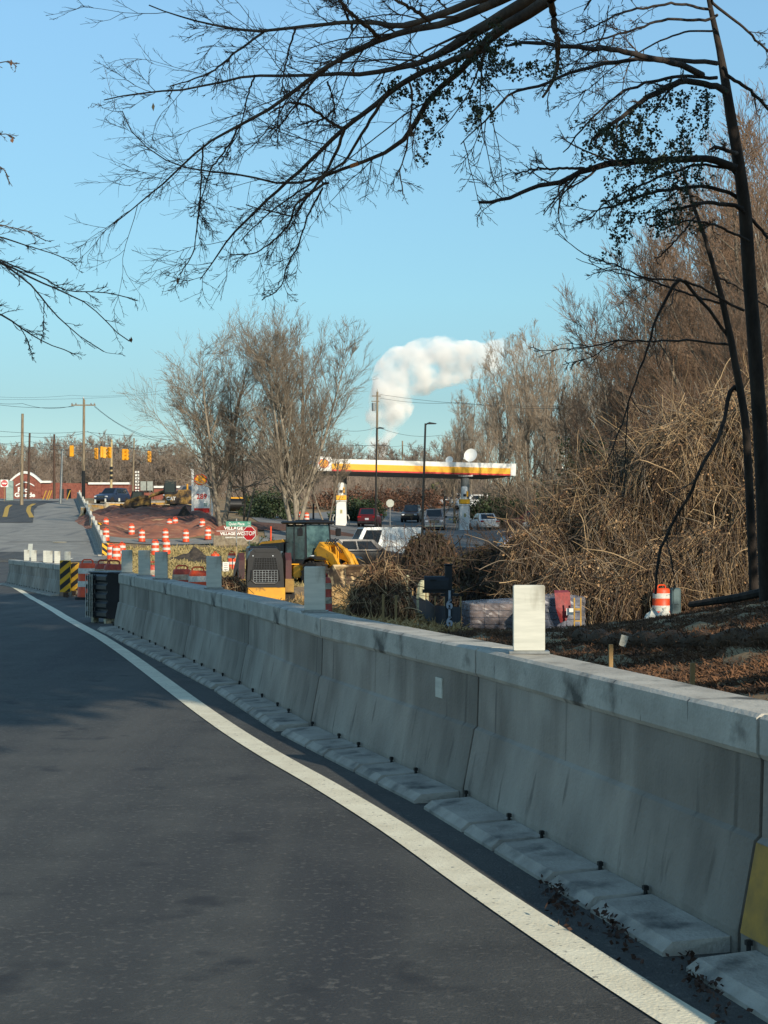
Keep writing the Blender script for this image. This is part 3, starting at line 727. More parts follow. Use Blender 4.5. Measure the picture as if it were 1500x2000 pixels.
m = MB(); m.box((-.3, -.119, zb + .17), (.12, .01, .03)); m.build('flag', steel_dark, o)
text('1\n6\n1\n6', .27, M('number_grey', (178, 184, 196), .4, rgb2=(160, 166, 178), scale=3), o, (.015, -.074, at(876, 1189, 32).z - p.z), bold=.008, space=.62, name='house_number')
# ================================================================ vehicles
tyre_m = rubber; rim_m = M('alloy_rim', (150, 152, 154), .35, metal=.7, rgb2=(110, 112, 114), scale=8)
head_m = M('headlight_lens', (210, 216, 220), .15, rgb2=(170, 178, 184), scale=20); tail_m = M('taillight_lens', (170, 20, 26), .2, rgb2=(120, 12, 18), scale=14)
plate_m = M('number_plate', (206, 208, 210), .5, rgb2=(180, 184, 190), scale=10); trim_m = M('dark_trim', (28, 28, 30), .6, rgb2=(20, 20, 22), scale=6)
chrome = M('chrome', (180, 182, 184), .15, metal=1., rgb2=(140, 142, 144), scale=10)
def paint(n, c, rough=.28): return M('car_paint_' + n, c, rough, rgb2=tuple(x * .93 for x in c), scale=1.2, metal=.15, spec=.6)
def car(label, px, Y, yaw, col, kind='suv', L=4.7, W=1.85, H=1.7, dz=0., name='parked_car', X=None, cat='car', grp=None, plate=True):
    """local +x is the nose"""
    p = G(px, Y, dz); o = thing(name, label, cat, p, yaw, group=grp)
    h = L / 2; hw = W / 2
    wr = .36 if kind in ('suv', 'pickup', 'jeep', 'van') else .32
    xf, xr = h - .88 * (L / 4.7), -h + .95 * (L / 4.7)
    belt = {'suv': .62, 'sedan': .60, 'pickup': .60, 'jeep': .60, 'van': .50}[kind] * H
    gc = .24 if kind != 'sedan' else .18
    hood = belt * (.98 if kind != 'van' else .94)
    if kind == 'suv': c0, c1, c2, c3 = h - 1.35, h - 2.05, -h + .55, -h + .12
    if kind == 'jeep': c0, c1, c2, c3 = h - 1.45, h - 1.75, -h + .25, -h + .1
    if kind == 'sedan': c0, c1, c2, c3 = h - 1.3, h - 2.1, -h + 1.25, -h + .65
    if kind == 'pickup': c0, c1, c2, c3 = h - 1.5, h - 2.15, -h + 2.15, -h + 1.95
    if kind == 'van': c0, c1, c2, c3 = h - .95, h - 1.6, -h + .12, -h + .03
    # lower body: cross-sections along x
    st = [(-h, gc + .1, belt * (.93 if kind != 'pickup' else .95), .86), (-h + .12, gc, belt * (.985 if kind != 'pickup' else 1), .97), (xr, gc, belt, 1.), (0, gc - .02, belt, 1.), (c0, gc, belt * 1.0, 1.), (xf, gc, hood * .97, .99), (h - .25, gc + .02, hood * .86, .94), (h - .04, gc + .12, hood * .74, .84)]
    vs = []; n = 10
    for x, z0, z1, k in st:
        a = hw * k; m_ = (z0 + z1) / 2
        vs += [(x, -a * .82, z0), (x, -a * .97, z0 + .12), (x, -a, m_), (x, -a * .965, z1 - .07), (x, -a * .86, z1), (x, a * .86, z1), (x, a * .965, z1 - .07), (x, a, m_), (x, a * .97, z0 + .12), (x, a * .82, z0)]
    fs = [tuple(range(n)), tuple(reversed(range((len(st) - 1) * n, len(st) * n)))]
    for i in range(len(st) - 1):
        for j in range(n):
            k = (j + 1) % n; fs.append((i * n + j, (i + 1) * n + j, (i + 1) * n + k, i * n + k))
    m = MB(); m.add(vs, fs)
    a, t = hw * .86, hw * .72
    zb, zt = belt - .01, H
    cab = [(c0, zb, a), (c1, zt - .03, t), (c2, zt - .02, t), (c3, zb, a)]
    cv = []
    for x, z, y in cab: cv += [(x, -y, z), (x, y, z)]
    mid = (c1 + c2) / 2
    m.add([(c0, -a, zb), (c0, a, zb), (c1, -t, zt - .03), (c1, t, zt - .03), (mid, -t, zt), (mid, t, zt), (c2, -t, zt - .02), (c2, t, zt - .02), (c3, -a, zb), (c3, a, zb), (mid, -a, zb), (mid, a, zb)],
          [(0, 1, 3, 2), (2, 3, 5, 4), (4, 5, 7, 6), (6, 7, 9, 8), (0, 2, 4, 10), (10, 4, 6, 8), (1, 11, 5, 3), (11, 9, 7, 5)])
    m.build('body', col, o, smooth=True)
    def pane(name, A, B, C_, D, u0, u1, v0, v1, mt=glass_dark, off=.012):
        A, B, C_, D = map(Vector, (A, B, C_, D))
        def q(u, v): return (A * (1 - u) + B * u) * (1 - v) + (D * (1 - u) + C_ * u) * v
        n_ = (B - A).cross(D - A).normalized() * off
        P4 = [q(u0, v0) + n_, q(u1, v0) + n_, q(u1, v1) + n_, q(u0, v1) + n_]
        k = MB(); k.slab(*[tuple(x - n_ * .9) for x in P4], off); return k.build(name, mt, o)
    pane('windscreen', (c0, -a, zb), (c0, a, zb), (c1, t, zt - .03), (c1, -t, zt - .03), .07, .93, .1, .93)
    pane('rear_window', (c3, a, zb), (c3, -a, zb), (c2, -t, zt - .02), (c2, t, zt - .02), .1, .9, .12 if kind != 'van' else .35, .88)
    for s in (-1, 1):
        A, B, C_, D = ((c3, -a, zb), (c0, -a, zb), (c1, -t, zt - .03), (c2, -t, zt - .02)) if s < 0 else ((c0, a, zb), (c3, a, zb), (c2, t, zt - .02), (c1, t, zt - .03))
        rng_ = ((.14, .47), (.5, .88)) if kind not in ('van',) else ((.68, .94),)
        for u0, u1 in rng_:
            if s > 0: u0, u1 = 1 - u1, 1 - u0
            pane('side_window', A, B, C_, D, u0, u1, .12, .86)
        for x in (xf, xr):
            k = MB(); k.lathe([(wr * .62, -.11), (wr * .97, -.105), (wr, -.07), (wr, .07), (wr * .97, .105), (wr * .62, .11)], n=20, axis='y', c=(x, s * (hw - .1), wr)); wh = k.build('wheel', tyre_m, o, smooth=True)
            k = MB(); k.lathe([(wr * .66, -.10), (wr * .5, -.06), (.0001, -.07)], n=20, axis='y', c=(x, s * (hw - .1), wr)) if s < 0 else k.lathe([(wr * .66, .10), (wr * .5, .06), (.0001, .07)], n=20, axis='y', c=(x, s * (hw - .1), wr))
            k.build('rim', rim_m, wh, smooth=True)
        k = MB(); k.box((c0 - .25, s * (hw + .08), belt + .06), (.12, .2, .16), bev=.03); k.build('mirror', col if kind != 'pickup' else trim_m, o)
        k = MB(); k.box((h - .09, s * hw * .68, hood * .70), (.16, hw * .34, .15), rot=(0, 0, -s * .25), bev=.03); k.build('headlight', head_m, o)
        k = MB(); k.box((-h + .03, s * hw * .74, belt * .84), (.1, hw * (.2 if kind in ('pickup', 'jeep', 'van') else .36), .28 if kind in ('pickup', 'van', 'jeep') else .14), bev=.02); k.build('taillight', tail_m, o)
    k = MB(); k.box((h - .03, 0, gc + .14), (.16, W * .86, .2), bev=.04); k.build('front_bumper', trim_m if kind in ('jeep', 'van', 'suv') else (chrome if kind == 'pickup' else col), o)
    k = MB(); k.box((-h + .0, 0, gc + .16), (.16, W * .9, .22), bev=.04); k.build('rear_bumper', trim_m if kind in ('jeep', 'van', 'suv') else (chrome if kind == 'pickup' else col), o)
    k = MB(); k.box((h - .035, 0, hood * .68), (.09, W * .46, .24 if kind in ('pickup', 'jeep') else .16), bev=.02)
    for i in range(3): k.box((h + .012, 0, hood * .68 - .07 + .07 * i), (.01, W * .42, .02), mi=1)
    k.build('grille', [trim_m, chrome], o)
    k = MB(); k.box((-h - .012, 0, belt * .66), (.02, .34, .17)); k.build('number_plate', plate_m, o)
    if kind == 'pickup':
        k = MB(); k.box((-h + 1.0, 0, belt + .004), (1.75, W * .74, .008)); k.build('bed', trim_m, o)
    for s in (-1, 1):
        pass
    return o
G_ = 'cars parked or waiting around the petrol station'
def toward(px, deg): return R(-90 + deg)      # nose pointing at the camera, then turned
car('metallic grey pickup truck facing the camera left of the right pump', 848, 152, R(-92), paint('grey', (120, 124, 130)), 'pickup', 5.7, 2.02, 1.95, name='pickup_truck', cat='pickup truck', grp=G_)
car('dark boxy off-roader with pale roof behind the grey pickup truck', 804, 172, R(-98), paint('dark', (44, 40, 42)), 'jeep', 4.3, 1.88, 1.85, name='off_roader', cat='car', grp=G_)
car('dark red SUV seen from behind, beside the left pump', 722, 150, R(84), paint('maroon', (92, 30, 38)), 'suv', 4.6, 1.85, 1.7, grp=G_)
car('white sedan seen from behind, just right of the right pump', 945, 145, R(100), paint('white', (226, 226, 222)), 'sedan', 4.7, 1.84, 1.45, grp=G_)
car('silver car parked on the rise behind the right pump', 889, 206, R(200), paint('silver', (176, 182, 186)), 'sedan', 4.7, 1.84, 1.5, grp=G_)
car('white SUV partly hidden behind the right pump and dark bushes', 921, 197, R(208), paint('white', (226, 226, 222)), 'suv', 4.9, 1.95, 1.8, grp=G_)
car('white delivery van parked behind the bare shrubs near the wheel loader', 741, 107, R(197), paint('vanwhite', (228, 230, 226), .4), 'van', 5.7, 2.05, 2.5, name='delivery_van', cat='van', grp=G_)
car('dark SUV with red taillight in front of the white van', 712, 97, R(20), paint('black', (28, 32, 36)), 'suv', 4.8, 1.9, 1.75, dz=.12, grp=G_)
car('dark grey-blue car roof behind the clipped hedge', 918, 98, R(82), paint('slate', (52, 64, 74)), 'suv', 4.7, 1.9, 1.75, dz=-.25, grp=G_)
car('blue pickup half hidden behind bare branches on the right', 1045, 104, R(10), paint('blue', (58, 76, 122)), 'suv', 5.0, 1.9, 1.75, grp=G_)
car('white car hidden by twigs at the right end of the forecourt', 1076, 140, R(170), paint('white', (226, 226, 222)), 'sedan', 4.7, 1.84, 1.45, grp=G_)
car('red car hidden by twigs beside the white one', 1036, 146, R(160), paint('red', (170, 36, 40)), 'suv', 4.4, 1.8, 1.6, grp=G_)
car('dark blue SUV driving on the crest behind the curved barrier', 219, 176, R(-112), paint('navy', (44, 58, 82)), 'suv', 4.7, 1.9, 1.75, dz=.05, name='moving_car', grp='cars on the crest road')
car('dark car mostly hidden behind the price sign', 362, 182, R(-170), paint('plum', (40, 38, 46)), 'suv', 4.9, 1.9, 1.9, dz=.3, name='moving_car', grp='cars on the crest road')

# ================================================================ filling station
p = at(616, 895, 148); pr = at(1006, 906, 153.5)
dx, dy, dz_ = pr.x - p.x, pr.y - p.y, pr.z - p.z
Lc = math.hypot(dx, dy); hF = 1.13
gz = T(0, 150)
cn = thing('station_canopy', 'long white canopy roof with yellow and red stripe over the fuel pumps', 'canopy', (p.x, p.y, gz)); cn.rotation_euler = (0, -math.atan2(dz_, Lc), math.atan2(dy, dx))
z1 = p.z - gz; z0 = z1 - hF; D = 8.5
m = MB(); m.box((Lc / 2, D / 2, (z0 + z1) / 2), (Lc, D, hF), mi=0); m.build('fascia', white_paint, cn)
m = MB()
for (a, b, h0, h1, mt) in ((1.45, Lc - .55, .16, .70, 0), (1.45, Lc - .55, .02, .16, 1)):
    m.box(((a + b) / 2, -.02, z0 + (h0 + h1) / 2), (b - a, .05 + mt * .02, h1 - h0), mi=mt)
for (h0, h1, mt) in ((.16, .70, 0), (.02, .16, 1)): m.box((-.02, D / 2 + .4, z0 + (h0 + h1) / 2), (.05 + mt * .02, D - 1.2, h1 - h0), mi=mt)
m.build('stripe', [yellow_fascia, red_soft], cn)
m = MB(); m.box((Lc / 2, D / 2, z0 - .02), (Lc - .3, D - .3, .04)); m.build('soffit', M('soffit_grey', (150, 148, 140), .6, rgb2=(130, 128, 122), scale=2), cn)
m = MB(); m.box((.68, -.04, z0 + hF * .5 + .08), (1.42, .09, hF + .16), bev=.02); sb = m.build('sign_box', white_paint, cn)
def shell(cx, cz, r, y, parent):
    """scallop emblem: lobed fan with ribs"""
    def fan(k, lob):
        pts = []
        for i in range(0, 29):
            a = R(-18 + 216 * i / 28); q = r * k * (1 + lob * abs(math.sin(a * 3.5 + .2)) )
            pts.append((cx + q * math.cos(a), cz + q * .92 * math.sin(a) + r * .05))
        pts += [(cx - r * k * .62, cz - r * k * .62), (cx - r * k * .34, cz - r * k * .78), (cx + r * k * .34, cz - r * k * .78), (cx + r * k * .62, cz - r * k * .62)]
        return pts
    q = MB(); q.prism(fan(1., .06), y - .012, y, mi=0); q.prism(fan(.84, .07), y - .018, y - .0122, mi=1)
    for k in range(7):
        a = R(15 + 25 * k); 
        q.slab((cx + .1 * r * math.cos(a) + .02 * r, y - .019, cz - r * .55), (cx + r * .8 * math.cos(a) + .022 * r, y - .019, cz + r * .72 * math.sin(a)), (cx + r * .8 * math.cos(a) - .022 * r, y - .019, cz + r * .74 * math.sin(a)), (cx + .1 * r * math.cos(a) - .02 * r, y - .019, cz - r * .55), .005, mi=0)
        q.slab((cx + .1 * r * math.cos(a) - .02 * r, y - .019, cz - r * .55), (cx + r * .8 * math.cos(a) - .022 * r, y - .019, cz + r * .74 * math.sin(a)), (cx + r * .8 * math.cos(a) + .022 * r, y - .019, cz + r * .72 * math.sin(a)), (cx + .1 * r * math.cos(a) + .02 * r, y - .019, cz - r * .55), .005, mi=0)
    return q.build('emblem', [red_soft, yellow_fascia], parent)
shell(.68, z0 + hF * .5 + .06, .46, -.09, sb)
m = MB(); m.box((Lc - .26, -.03, z0 + hF / 2 + .01), (.5, .07, hF + .02), bev=.02); m.build('corner_panel', white_paint, cn)
# columns, pumps
for px, pb, Y, lb in ((666, 1030, 150.5, 'left'), (907, 1037, 152, 'right')):
    q = at(px, pb, Y); topz = z0 + gz - (1.0 * dz_ * 0) - q.z + (dz_ * ((q.x - p.x) / Lc)) + .25
    o = thing('canopy_column', 'grey round column holding up the canopy at the %s fuel pump' % lb, 'column', (q.x + .12, q.y + .9, q.z), group='canopy columns')
    m = MB(); m.lathe([(.4, 0), (.4, topz - .04)], n=20); m.build('shaft', M('grey_column', (128, 130, 126), .6, rgb2=(112, 114, 110), scale=2), o, smooth=True)
    m = MB(); m.box((0, -.6, topz - .28), (1.35, .06, .26)); m.build('notice_strip', white_letter, o)
    m = MB(); m.box((0, -.635, topz - .28), (1.1, .01, .07)); m.build('notice_text', red_soft, o)
    o = thing('fuel_pump', 'tall white fuel pump tower with yellow band at the %s column' % lb, 'fuel pump', q, R(6), group='fuel pumps under the canopy')
    m = MB(); m.prism([(-.52, .12), (.52, .12), (.42, 2.4), (-.42, 2.4)], -.35, .35); m.box((0, 0, .06), (1.3, 1.1, .12), bev=.02); m.build('cabinet', white_paint, o)
    m = MB(); m.box((0, 0, 2.72), (.92, .86, .42), bev=.03); m.build('band', yellow_fascia, o)
    m = MB(); m.box((0, 0, 2.42), (.94, .88, .1), bev=.02); m.build('white_band', white_paint, o)
    m = MB(); m.lathe([(.3, 2.93), (.3, 3.95), (.27, 4.08), (.2, 4.12)], n=16); m.build('head', white_paint, o, smooth=True)
    m = MB(); m.box((.24, -.22, 3.42), (.16, .2, .5), bev=.02); m.build('side_sign', yellow_fascia, o)
    m = MB(); m.box((-.02, -.305, 3.3), (.26, .03, .24)); m.box((.28, -.24, 3.15), (.12, .12, .12)); m.build('screen', black_paint, o)
    m = MB(); m.box((0, -.36, 1.45), (.2, .02, .34)); m.build('label', M('pump_label', (196, 190, 130), .5, rgb2=(120, 110, 80), scale=20), o)
    for s in (-1, 1):
        m = MB(); m.tube([(s * .46, 0, 1.1), (s * .62, -.1, 1.15), (s * .74, -.15, .9), (s * .74, -.15, .2), (s * .72, -.15, .05)], .045, 6); m.build('hose', M('pale_hose', (200, 198, 186), .5, rgb2=(180, 178, 166), scale=4), o, smooth=True)
# dish on the canopy + small one
for px, py, r, lb in ((920, 890, .66, 'white satellite dish standing on the right end of the canopy roof'), (878, 899, .38, 'small faint satellite dish at the middle of the canopy roof')):
    q = at(px, py, 157); bz = at(px, 907, 157).z
    o = thing('satellite_dish', lb, 'satellite dish', (q.x, q.y, bz - .12))
    m = MB(); m.T = Matrix.Translation((0, 0, q.z - bz + .12)) @ Matrix.Rotation(R(-25), 4, 'Z') @ Matrix.Rotation(R(74), 4, 'X')
    m.lathe([(r * k, .25 * r * k * k) for k in (.01, .3, .55, .8, 1.)] + [(r * k, .25 * r * k * k - .02) for k in (1., .7, .3, .01)], n=24); m.build('reflector', white_paint, o, smooth=True)
    m = MB(); m.cyl((0, .1, 0), (0, .05, q.z - bz), .04); m.build('mast', steel, o)
    m = MB(); m.cyl((0, .05, .3 * r), (-r * .95, -.5 * r, q.z - bz - .2), .025); m.box((-r, -.5 * r, q.z - bz - .15), (.16, .14, .16), bev=.02); m.build('feed_arm', white_paint, o)
# small stop sign seen from the back in the lot
q = G(532, 148) if False else G(762, 150); tp = at(762, 983, 150).z - q.z
o = thing('stop_sign', 'pale back of an octagonal sign on a thin post left of the grey pickup', 'stop sign', q, R(8)); sign_post(o, tp)
m = MB(); m.prism([(x, z + tp) for x, z in octagon(.38)], -.012, 0); m.build('face', M('dull_sign_back', (172, 176, 166), .5, metal=.4, rgb2=(150, 154, 146), scale=4), o)

# price sign
q = G(393, 144); b0 = at(393, 1003, 144).z; k = 144 / F
o = thing('price_sign', 'tall white petrol price sign with red numbers behind the bare tree', 'price sign', (q.x, q.y, q.z))
zz = lambda py: at(0, py, 144).z - q.z
m = MB(); m.prism([(-.66, zz(1002)), (.78, zz(1002)), (.74, zz(950)), (.05, zz(936)), (-.6, zz(950))], 0, .3); m.build('panel', white_paint, o)
m = MB(); m.box((-.76, .1, (zz(918) - .4) / 2), (.2, .2, zz(918) + .4), bev=.02); m.box((-.76, .1, zz(917)), (.34, .3, .12)); m.build('pole', white_paint, o)
m = MB(); m.box((.95, .1, zz(960) / 2), (.16, .16, zz(960) + .4)); m.build('pole', white_paint, o)
m = MB(); m.box((.06, -.012, zz(997)), (1.36, .03, .4)); m.build('red_strip', red_soft, o)
shell(-.05, zz(938), .55, -.03, o)
text('289', .62, red_soft, o, (.05, -.02, zz(970)), sx=1.0, bold=.012, name='price'); text('37', .36, green_sign, o, (.4, -.02, zz(986)), bold=.006, name='price')
# village sign
q = G(462, 111); gz_ = q.z; zz = lambda py: at(0, py, 111).z - gz_; k = 111 / F
o = thing('village_sign', 'brick monument sign with white lettering behind the stop sign', 'monument sign', q)
m = MB(); m.prism([(-1.5, zz(1046)), (1.42, zz(1046)), (1.36, zz(1030)), (.9, zz(1024)), (-.4, zz(1023)), (-1.2, zz(1028)), (-1.5, zz(1034))], 0, .5); m.build('panel', brick, o)
m = MB(); m.box((-.02, .2, (zz(1046)) / 2 - .2), (3.05, .9, zz(1046) + .4), bev=.03); m.build('base', M('stone_base', (150, 138, 116), .9, rgb2=(112, 100, 84), scale=5, bump=.6), o)
text('THE', .22, white_letter, o, (-.42, -.012, zz(1026)), sx=1.4, bold=.008); text('VILLAGE', .31, white_letter, o, (-.2, -.012, zz(1031.8)), sx=1.1, bold=.012); text('VILLAGE WOODS', .26, white_letter, o, (-.02, -.012, zz(1042.6)), sx=1.05, bold=.012)
m = MB(); m.box((-.1, -.006, zz(1037.2)), (2.5, .012, .035)); m.build('rule', white_letter, o)
text('RESIDENTIAL COMMUNITY', .11, white_letter, o, (0, -.26, zz(1050)), sx=1.1, bold=.004)

# ================================================================ wheel loader
def tread_wheel(parent, c, r, w_, rimm, name='wheel', nlug=18):
    m = MB(); x, y, z = c
    m.lathe([(r * .56, -w_ / 2), (r * .9, -w_ / 2), (r * .97, -w_ * .38), (r * .97, w_ * .38), (r * .9, w_ / 2), (r * .56, w_ / 2)], n=28, axis='y', c=c)
    for i in range(nlug):
        a = 2 * PI * i / nlug
        for s in (-1, 1):
            aa = a + (0 if s < 0 else PI / nlug)
            m.box((x + r * .975 * math.cos(aa), y + s * w_ * .24, z + r * .975 * math.sin(aa)), (r * .1, w_ * .5, r * .13), rot=(0, -aa, s * .0))
    wh = m.build(name, rubber, parent)
    m = MB()
    for s in (-1, 1): m.lathe([(r * .58, s * (w_ / 2 - .02)), (r * .5, s * (w_ / 2 - .08)), (r * .2, s * (w_ / 2 - .1)), (r * .19, s * (w_ / 2 - .02)), (.001, s * (w_ / 2 - .02))], n=24, axis='y', c=c)
    m.build('rim', rimm, wh, smooth=True)
    return wh
rim_mud = layered('muddy_rim', (((186, 152, 96),), dict(rough=.8, rgb2=(150, 118, 72), scale=4)), [((96, 74, 54), 6, .5, .7, (1, 1, 1))])
q = at(612, 1156, 80); L_ = thing('wheel_loader', 'yellow wheel loader with raised cab and muddy bucket resting in the brown grass', 'wheel loader', q, R(-50)); L_.scale = (1.12, 1.12, 1.06)
m = MB()   # rear frame and hood
m.prism([(-3.3, 1.05), (-3.35, 1.55), (-3.25, 2.0), (-2.9, 2.2), (-1.2, 2.28), (-1.2, 1.05)], -.72, .72); m.build('engine_hood', cat_black, L_)
m = MB(); m.prism([(-3.1, 2.17), (-2.9, 2.3), (-1.35, 2.42), (-1.2, 2.3), (-2.0, 2.2)], -.7, .7); m.build('hood_top', cat_yellow, L_)
m = MB(); m.box((-1.9, 0, .92), (2.6, 1.1, .45), bev=.05); m.box((1.1, 0, .95), (2.0, .9, .6), bev=.06); m.box((-.35, 0, 1.12), (1.9, 1.5, .16), bev=.03); m.build('frame', cat_yellow, L_)
m = MB(); m.box((-3.42, 0, .95), (.25, 1.9, .6), bev=.05); m.build('counterweight', cat_black, L_)
m = MB(); m.box((-.35, 0, 1.34), (1.56, 1.44, .3), bev=.04)   # cab base
for x, y in ((.38, .68), (.38, -.68), (-1.05, .68), (-1.05, -.68), (-.45, .7), (-.45, -.7)): m.tube([(x, y, 1.4), (x - (.12 if x > 0 else 0), y * .95, 3.14)], .05, 6)
m.build('cab_frame', cat_black, L_)
m = MB(); m.box((-.38, 0, 3.2), (1.86, 1.62, .14), bev=.05); m.box((-.1, 0, 3.29), (1.0, 1.1, .06), bev=.02); m.build('cab_roof', cat_black, L_)
m = MB()
for s in (-1, 1): m.box((-.76, s * .695, 2.25), (.5, .015, 1.5)); m.box((-.06, s * .695, 2.25), (.72, .015, 1.5))
m.slab((.39, -.64, 1.5), (.39, .64, 1.5), (.28, .6, 3.1), (.28, -.6, 3.1), .015); m.slab((-1.07, .64, 1.7), (-1.07, -.64, 1.7), (-1.07, -.6, 3.1), (-1.07, .6, 3.1), .015)
m.build('cab_glass', glass_cab, L_)
m = MB(); m.box((-.7, 0, 1.75), (.5, .5, .12), bev=.04); m.box((-.93, 0, 2.1), (.12, .5, .7), bev=.04); m.build('driver_seat', trim_m, L_)
for x in (-1.5, 1.5):
    for s in (-1, 1): tread_wheel(L_, (x, s * 1.02, .72), .72, .55, rim_mud)
for s in (-1, 1):
    m = MB(); m.prism([(-2.1, 1.2), (-2.0, 1.5), (-1.5, 1.62), (-1.0, 1.5), (-.85, 1.2), (-.9, 1.2), (-1.05, 1.42), (-1.5, 1.54), (-1.95, 1.42), (-2.05, 1.2)], s * .76, s * 1.28); m.build('fender', cat_black, L_)
    m = MB(); m.prism([(.85, 1.3), (1.0, 1.56), (1.5, 1.66), (1.9, 1.55), (1.9, 1.5), (1.5, 1.6), (1.05, 1.5), (.9, 1.3)], s * .76, s * 1.28); m.build('fender', cat_black, L_)
    m = MB()   # ladder and platform
    for x in (-.72, -.2): m.box((x, s * 1.1, .78), (.05, .06, 1.0))
    for z in (.34, .62, .9, 1.18): m.box((-.46, s * 1.1, z), (.5, .14, .04))
    m.box((-.46, s * .98, 1.28), (.8, .5, .05)); m.box((.25, s * .95, .95), (.5, .3, .55), bev=.04); m.build('ladder', cat_yellow, L_)
    m = MB(); m.tube([(-.8, s * 1.2, 1.3), (-.8, s * 1.2, 2.2), (-.75, s * .8, 2.3)], .02, 6); m.build('handrail', cat_black, L_)
    m = MB(); m.box((.42, s * 1.05, 2.75), (.08, .26, .36), bev=.02); m.tube([(.3, s * .7, 3.05), (.42, s * 1.05, 2.95)], .02, 6); m.build('mirror', cat_black, L_)
    m = MB()   # lift arm
    m.prism([(.95, 1.9), (1.2, 2.12), (2.1, 1.75), (2.85, .75), (2.95, .35), (2.75, .3), (2.45, .85), (1.85, 1.4), (1.0, 1.62)], s * .5 - .07, s * .5 + .07); m.build('lift_arm', cat_yellow, L_)
    m = MB(); m.cyl((1.1, s * .5, 1.05), (1.75, s * .5, 1.35), .09); m.cyl((1.75, s * .5, 1.35), (2.2, s * .5, 1.2), .05, mi=1); m.build('lift_cylinder', [cat_yellow, chrome], L_)
    m = MB(); m.box((.66, s * .55, 1.62), (.16, .22, .16), bev=.03); m.build('work_light', head_m, L_)
m = MB(); m.prism([(.6, 1.25), (.6, 1.9), (.95, 2.3), (1.3, 2.1), (1.3, 1.25)], -.4, .4); m.build('loader_tower', cat_yellow, L_)
m = MB(); m.tube([(1.1, 0, 2.1), (1.7, 0, 2.2), (2.2, 0, 1.95)], .09, 8); m.tube([(2.2, 0, 1.95), (2.6, 0, 1.5), (2.85, 0, 1.0)], .12, 8); m.build('tilt_linkage', cat_yellow, L_)
m = MB()
for i in range(5): m.tube([(1.0, -.2 + .1 * i, 2.1), (1.3 + .05 * i, -.22 + .1 * i, 2.42 + .04 * (i % 2)), (1.8, -.2 + .1 * i, 2.2), (2.1, -.18 + .09 * i, 1.8)], .022, 6)
m.build('hydraulic_hoses', MATS['black_plastic'], L_)
bk = [(2.75, .3), (2.7, .75), (2.85, 1.15), (3.05, 1.3), (3.12, 1.22), (2.98, 1.05), (2.88, .75), (2.95, .4), (3.15, .16), (3.85, .06), (3.9, .0), (3.1, .02)]
m = MB(); m.prism(bk, -1.28, 1.28)
for s in (-1.29, 1.29): m.prism([(2.75, .3), (2.7, .75), (2.85, 1.15), (3.05, 1.3), (3.5, .75), (3.9, .04), (3.1, .02)], s - .03, s + .03)
for i in range(8): m.box((3.95, -1.15 + i * .33, .04), (.2, .08, .05))
m.build('bucket', layered('muddy_bucket', (((112, 92, 70),), dict(rough=.8, rgb2=(60, 46, 38), scale=2)), [((196, 172, 130), 3, .5, .62, (1, 1, 1))]), L_)
text('CAT', .36, white_letter, L_, (-1.62, -.728, 1.72), sx=.95, bold=.012, name='maker_lettering')
m = MB(); m.prism([(-2.45, 1.95), (-2.27, 1.95), (-2.25, 1.8), (-2.36, 1.72), (-2.47, 1.8)], -.735, -.722); m.build('round_sticker', M('pinkish_sticker', (190, 150, 160), .5, rgb2=(230, 220, 215), scale=30), L_)
for i in range(5):
    pass
m = MB(); [m.box((-2.95, -.728, 1.3 + .1 * i), (.5, .012, .03)) for i in range(5)]; m.build('vent_grille', steel_dark, L_)
m = MB(); m.cyl((-1.5, -.3, 2.3), (-1.5, -.3, 2.75), .06); m.build('exhaust', steel_dark, L_)

# ================================================================ small loader seen from behind
q = at(515, 1190, 50); q.z = at(515, 1188, 50).z
S_ = thing('track_loader', 'small yellow and black loader seen from behind, grille facing the road', 'compact loader', q, R(90 + 10))
# local +x = forward (away from camera), -x end is the rear door facing us
def zt(py): return at(0, py, 48.7).z - q.z
w2 = .56
m = MB(); m.prism([(-.6, zt(1174)), (-.6, zt(1150)), (-.55, zt(1149)), (.2, zt(1149)), (.2, zt(1174))], -w2 - .03, w2 + .03); m.build('rear_bumper', cat_yellow, S_)
m = MB()
m.prism([(y, z) for y, z in [(-.57, zt(1149)), (.57, zt(1149)), (.53, zt(1095)), (.46, zt(1078)), (.36, zt(1072)), (-.36, zt(1072)), (-.46, zt(1078)), (-.53, zt(1095))]], -.52, .1, axis='x')
m.prism([(y, z) for y, z in [(-.3, zt(1079)), (.3, zt(1079)), (.36, zt(1073.5)), (-.36, zt(1073.5))]], -.535, -.521, axis='x')
m.build('rear_door', cat_black, S_)
dark_void = M('unlit_grille_backing', (14, 15, 17), .8, rgb2=(8, 8, 9), scale=4)  # near-black plate behind the bars, painted to stand for the unlit engine bay
def grid(name, yb, yt, zb_, zt_, nx, nz, mt, x=-.524):
    k = MB(); k.prism([(-yb, zb_), (yb, zb_), (yt, zt_), (-yt, zt_)], x - .006, x + .002, axis='x', mi=1)
    for i in range(nx + 1):
        u = -1 + 2 * i / nx; k.tube([(x - .014, u * yb, zb_), (x - .014, u * yt, zt_)], .0075, 4)
    for j in range(nz + 1):
        v = j / nz; y = yb + (yt - yb) * v; z = zb_ + (zt_ - zb_) * v; k.tube([(x - .016, -y, z), (x - .016, y, z)], .0075, 4)
    return k.build(name, [mt, dark_void], S_)
grid('upper_grille', .38, .32, zt(1113), zt(1090), 9, 5, M('grille_black', (50, 54, 58), .4, rgb2=(34, 36, 40), scale=10))
grid('lower_grille', .36, .36, zt(1138), zt(1115), 8, 5, M('grille_grey', (150, 156, 158), .4, rgb2=(100, 106, 110), scale=8))
m = MB(); fr = [(-.42, zt(1114)), (-.44, zt(1134)), (-.3, zt(1141)), (.3, zt(1141)), (.44, zt(1134)), (.42, zt(1114))]
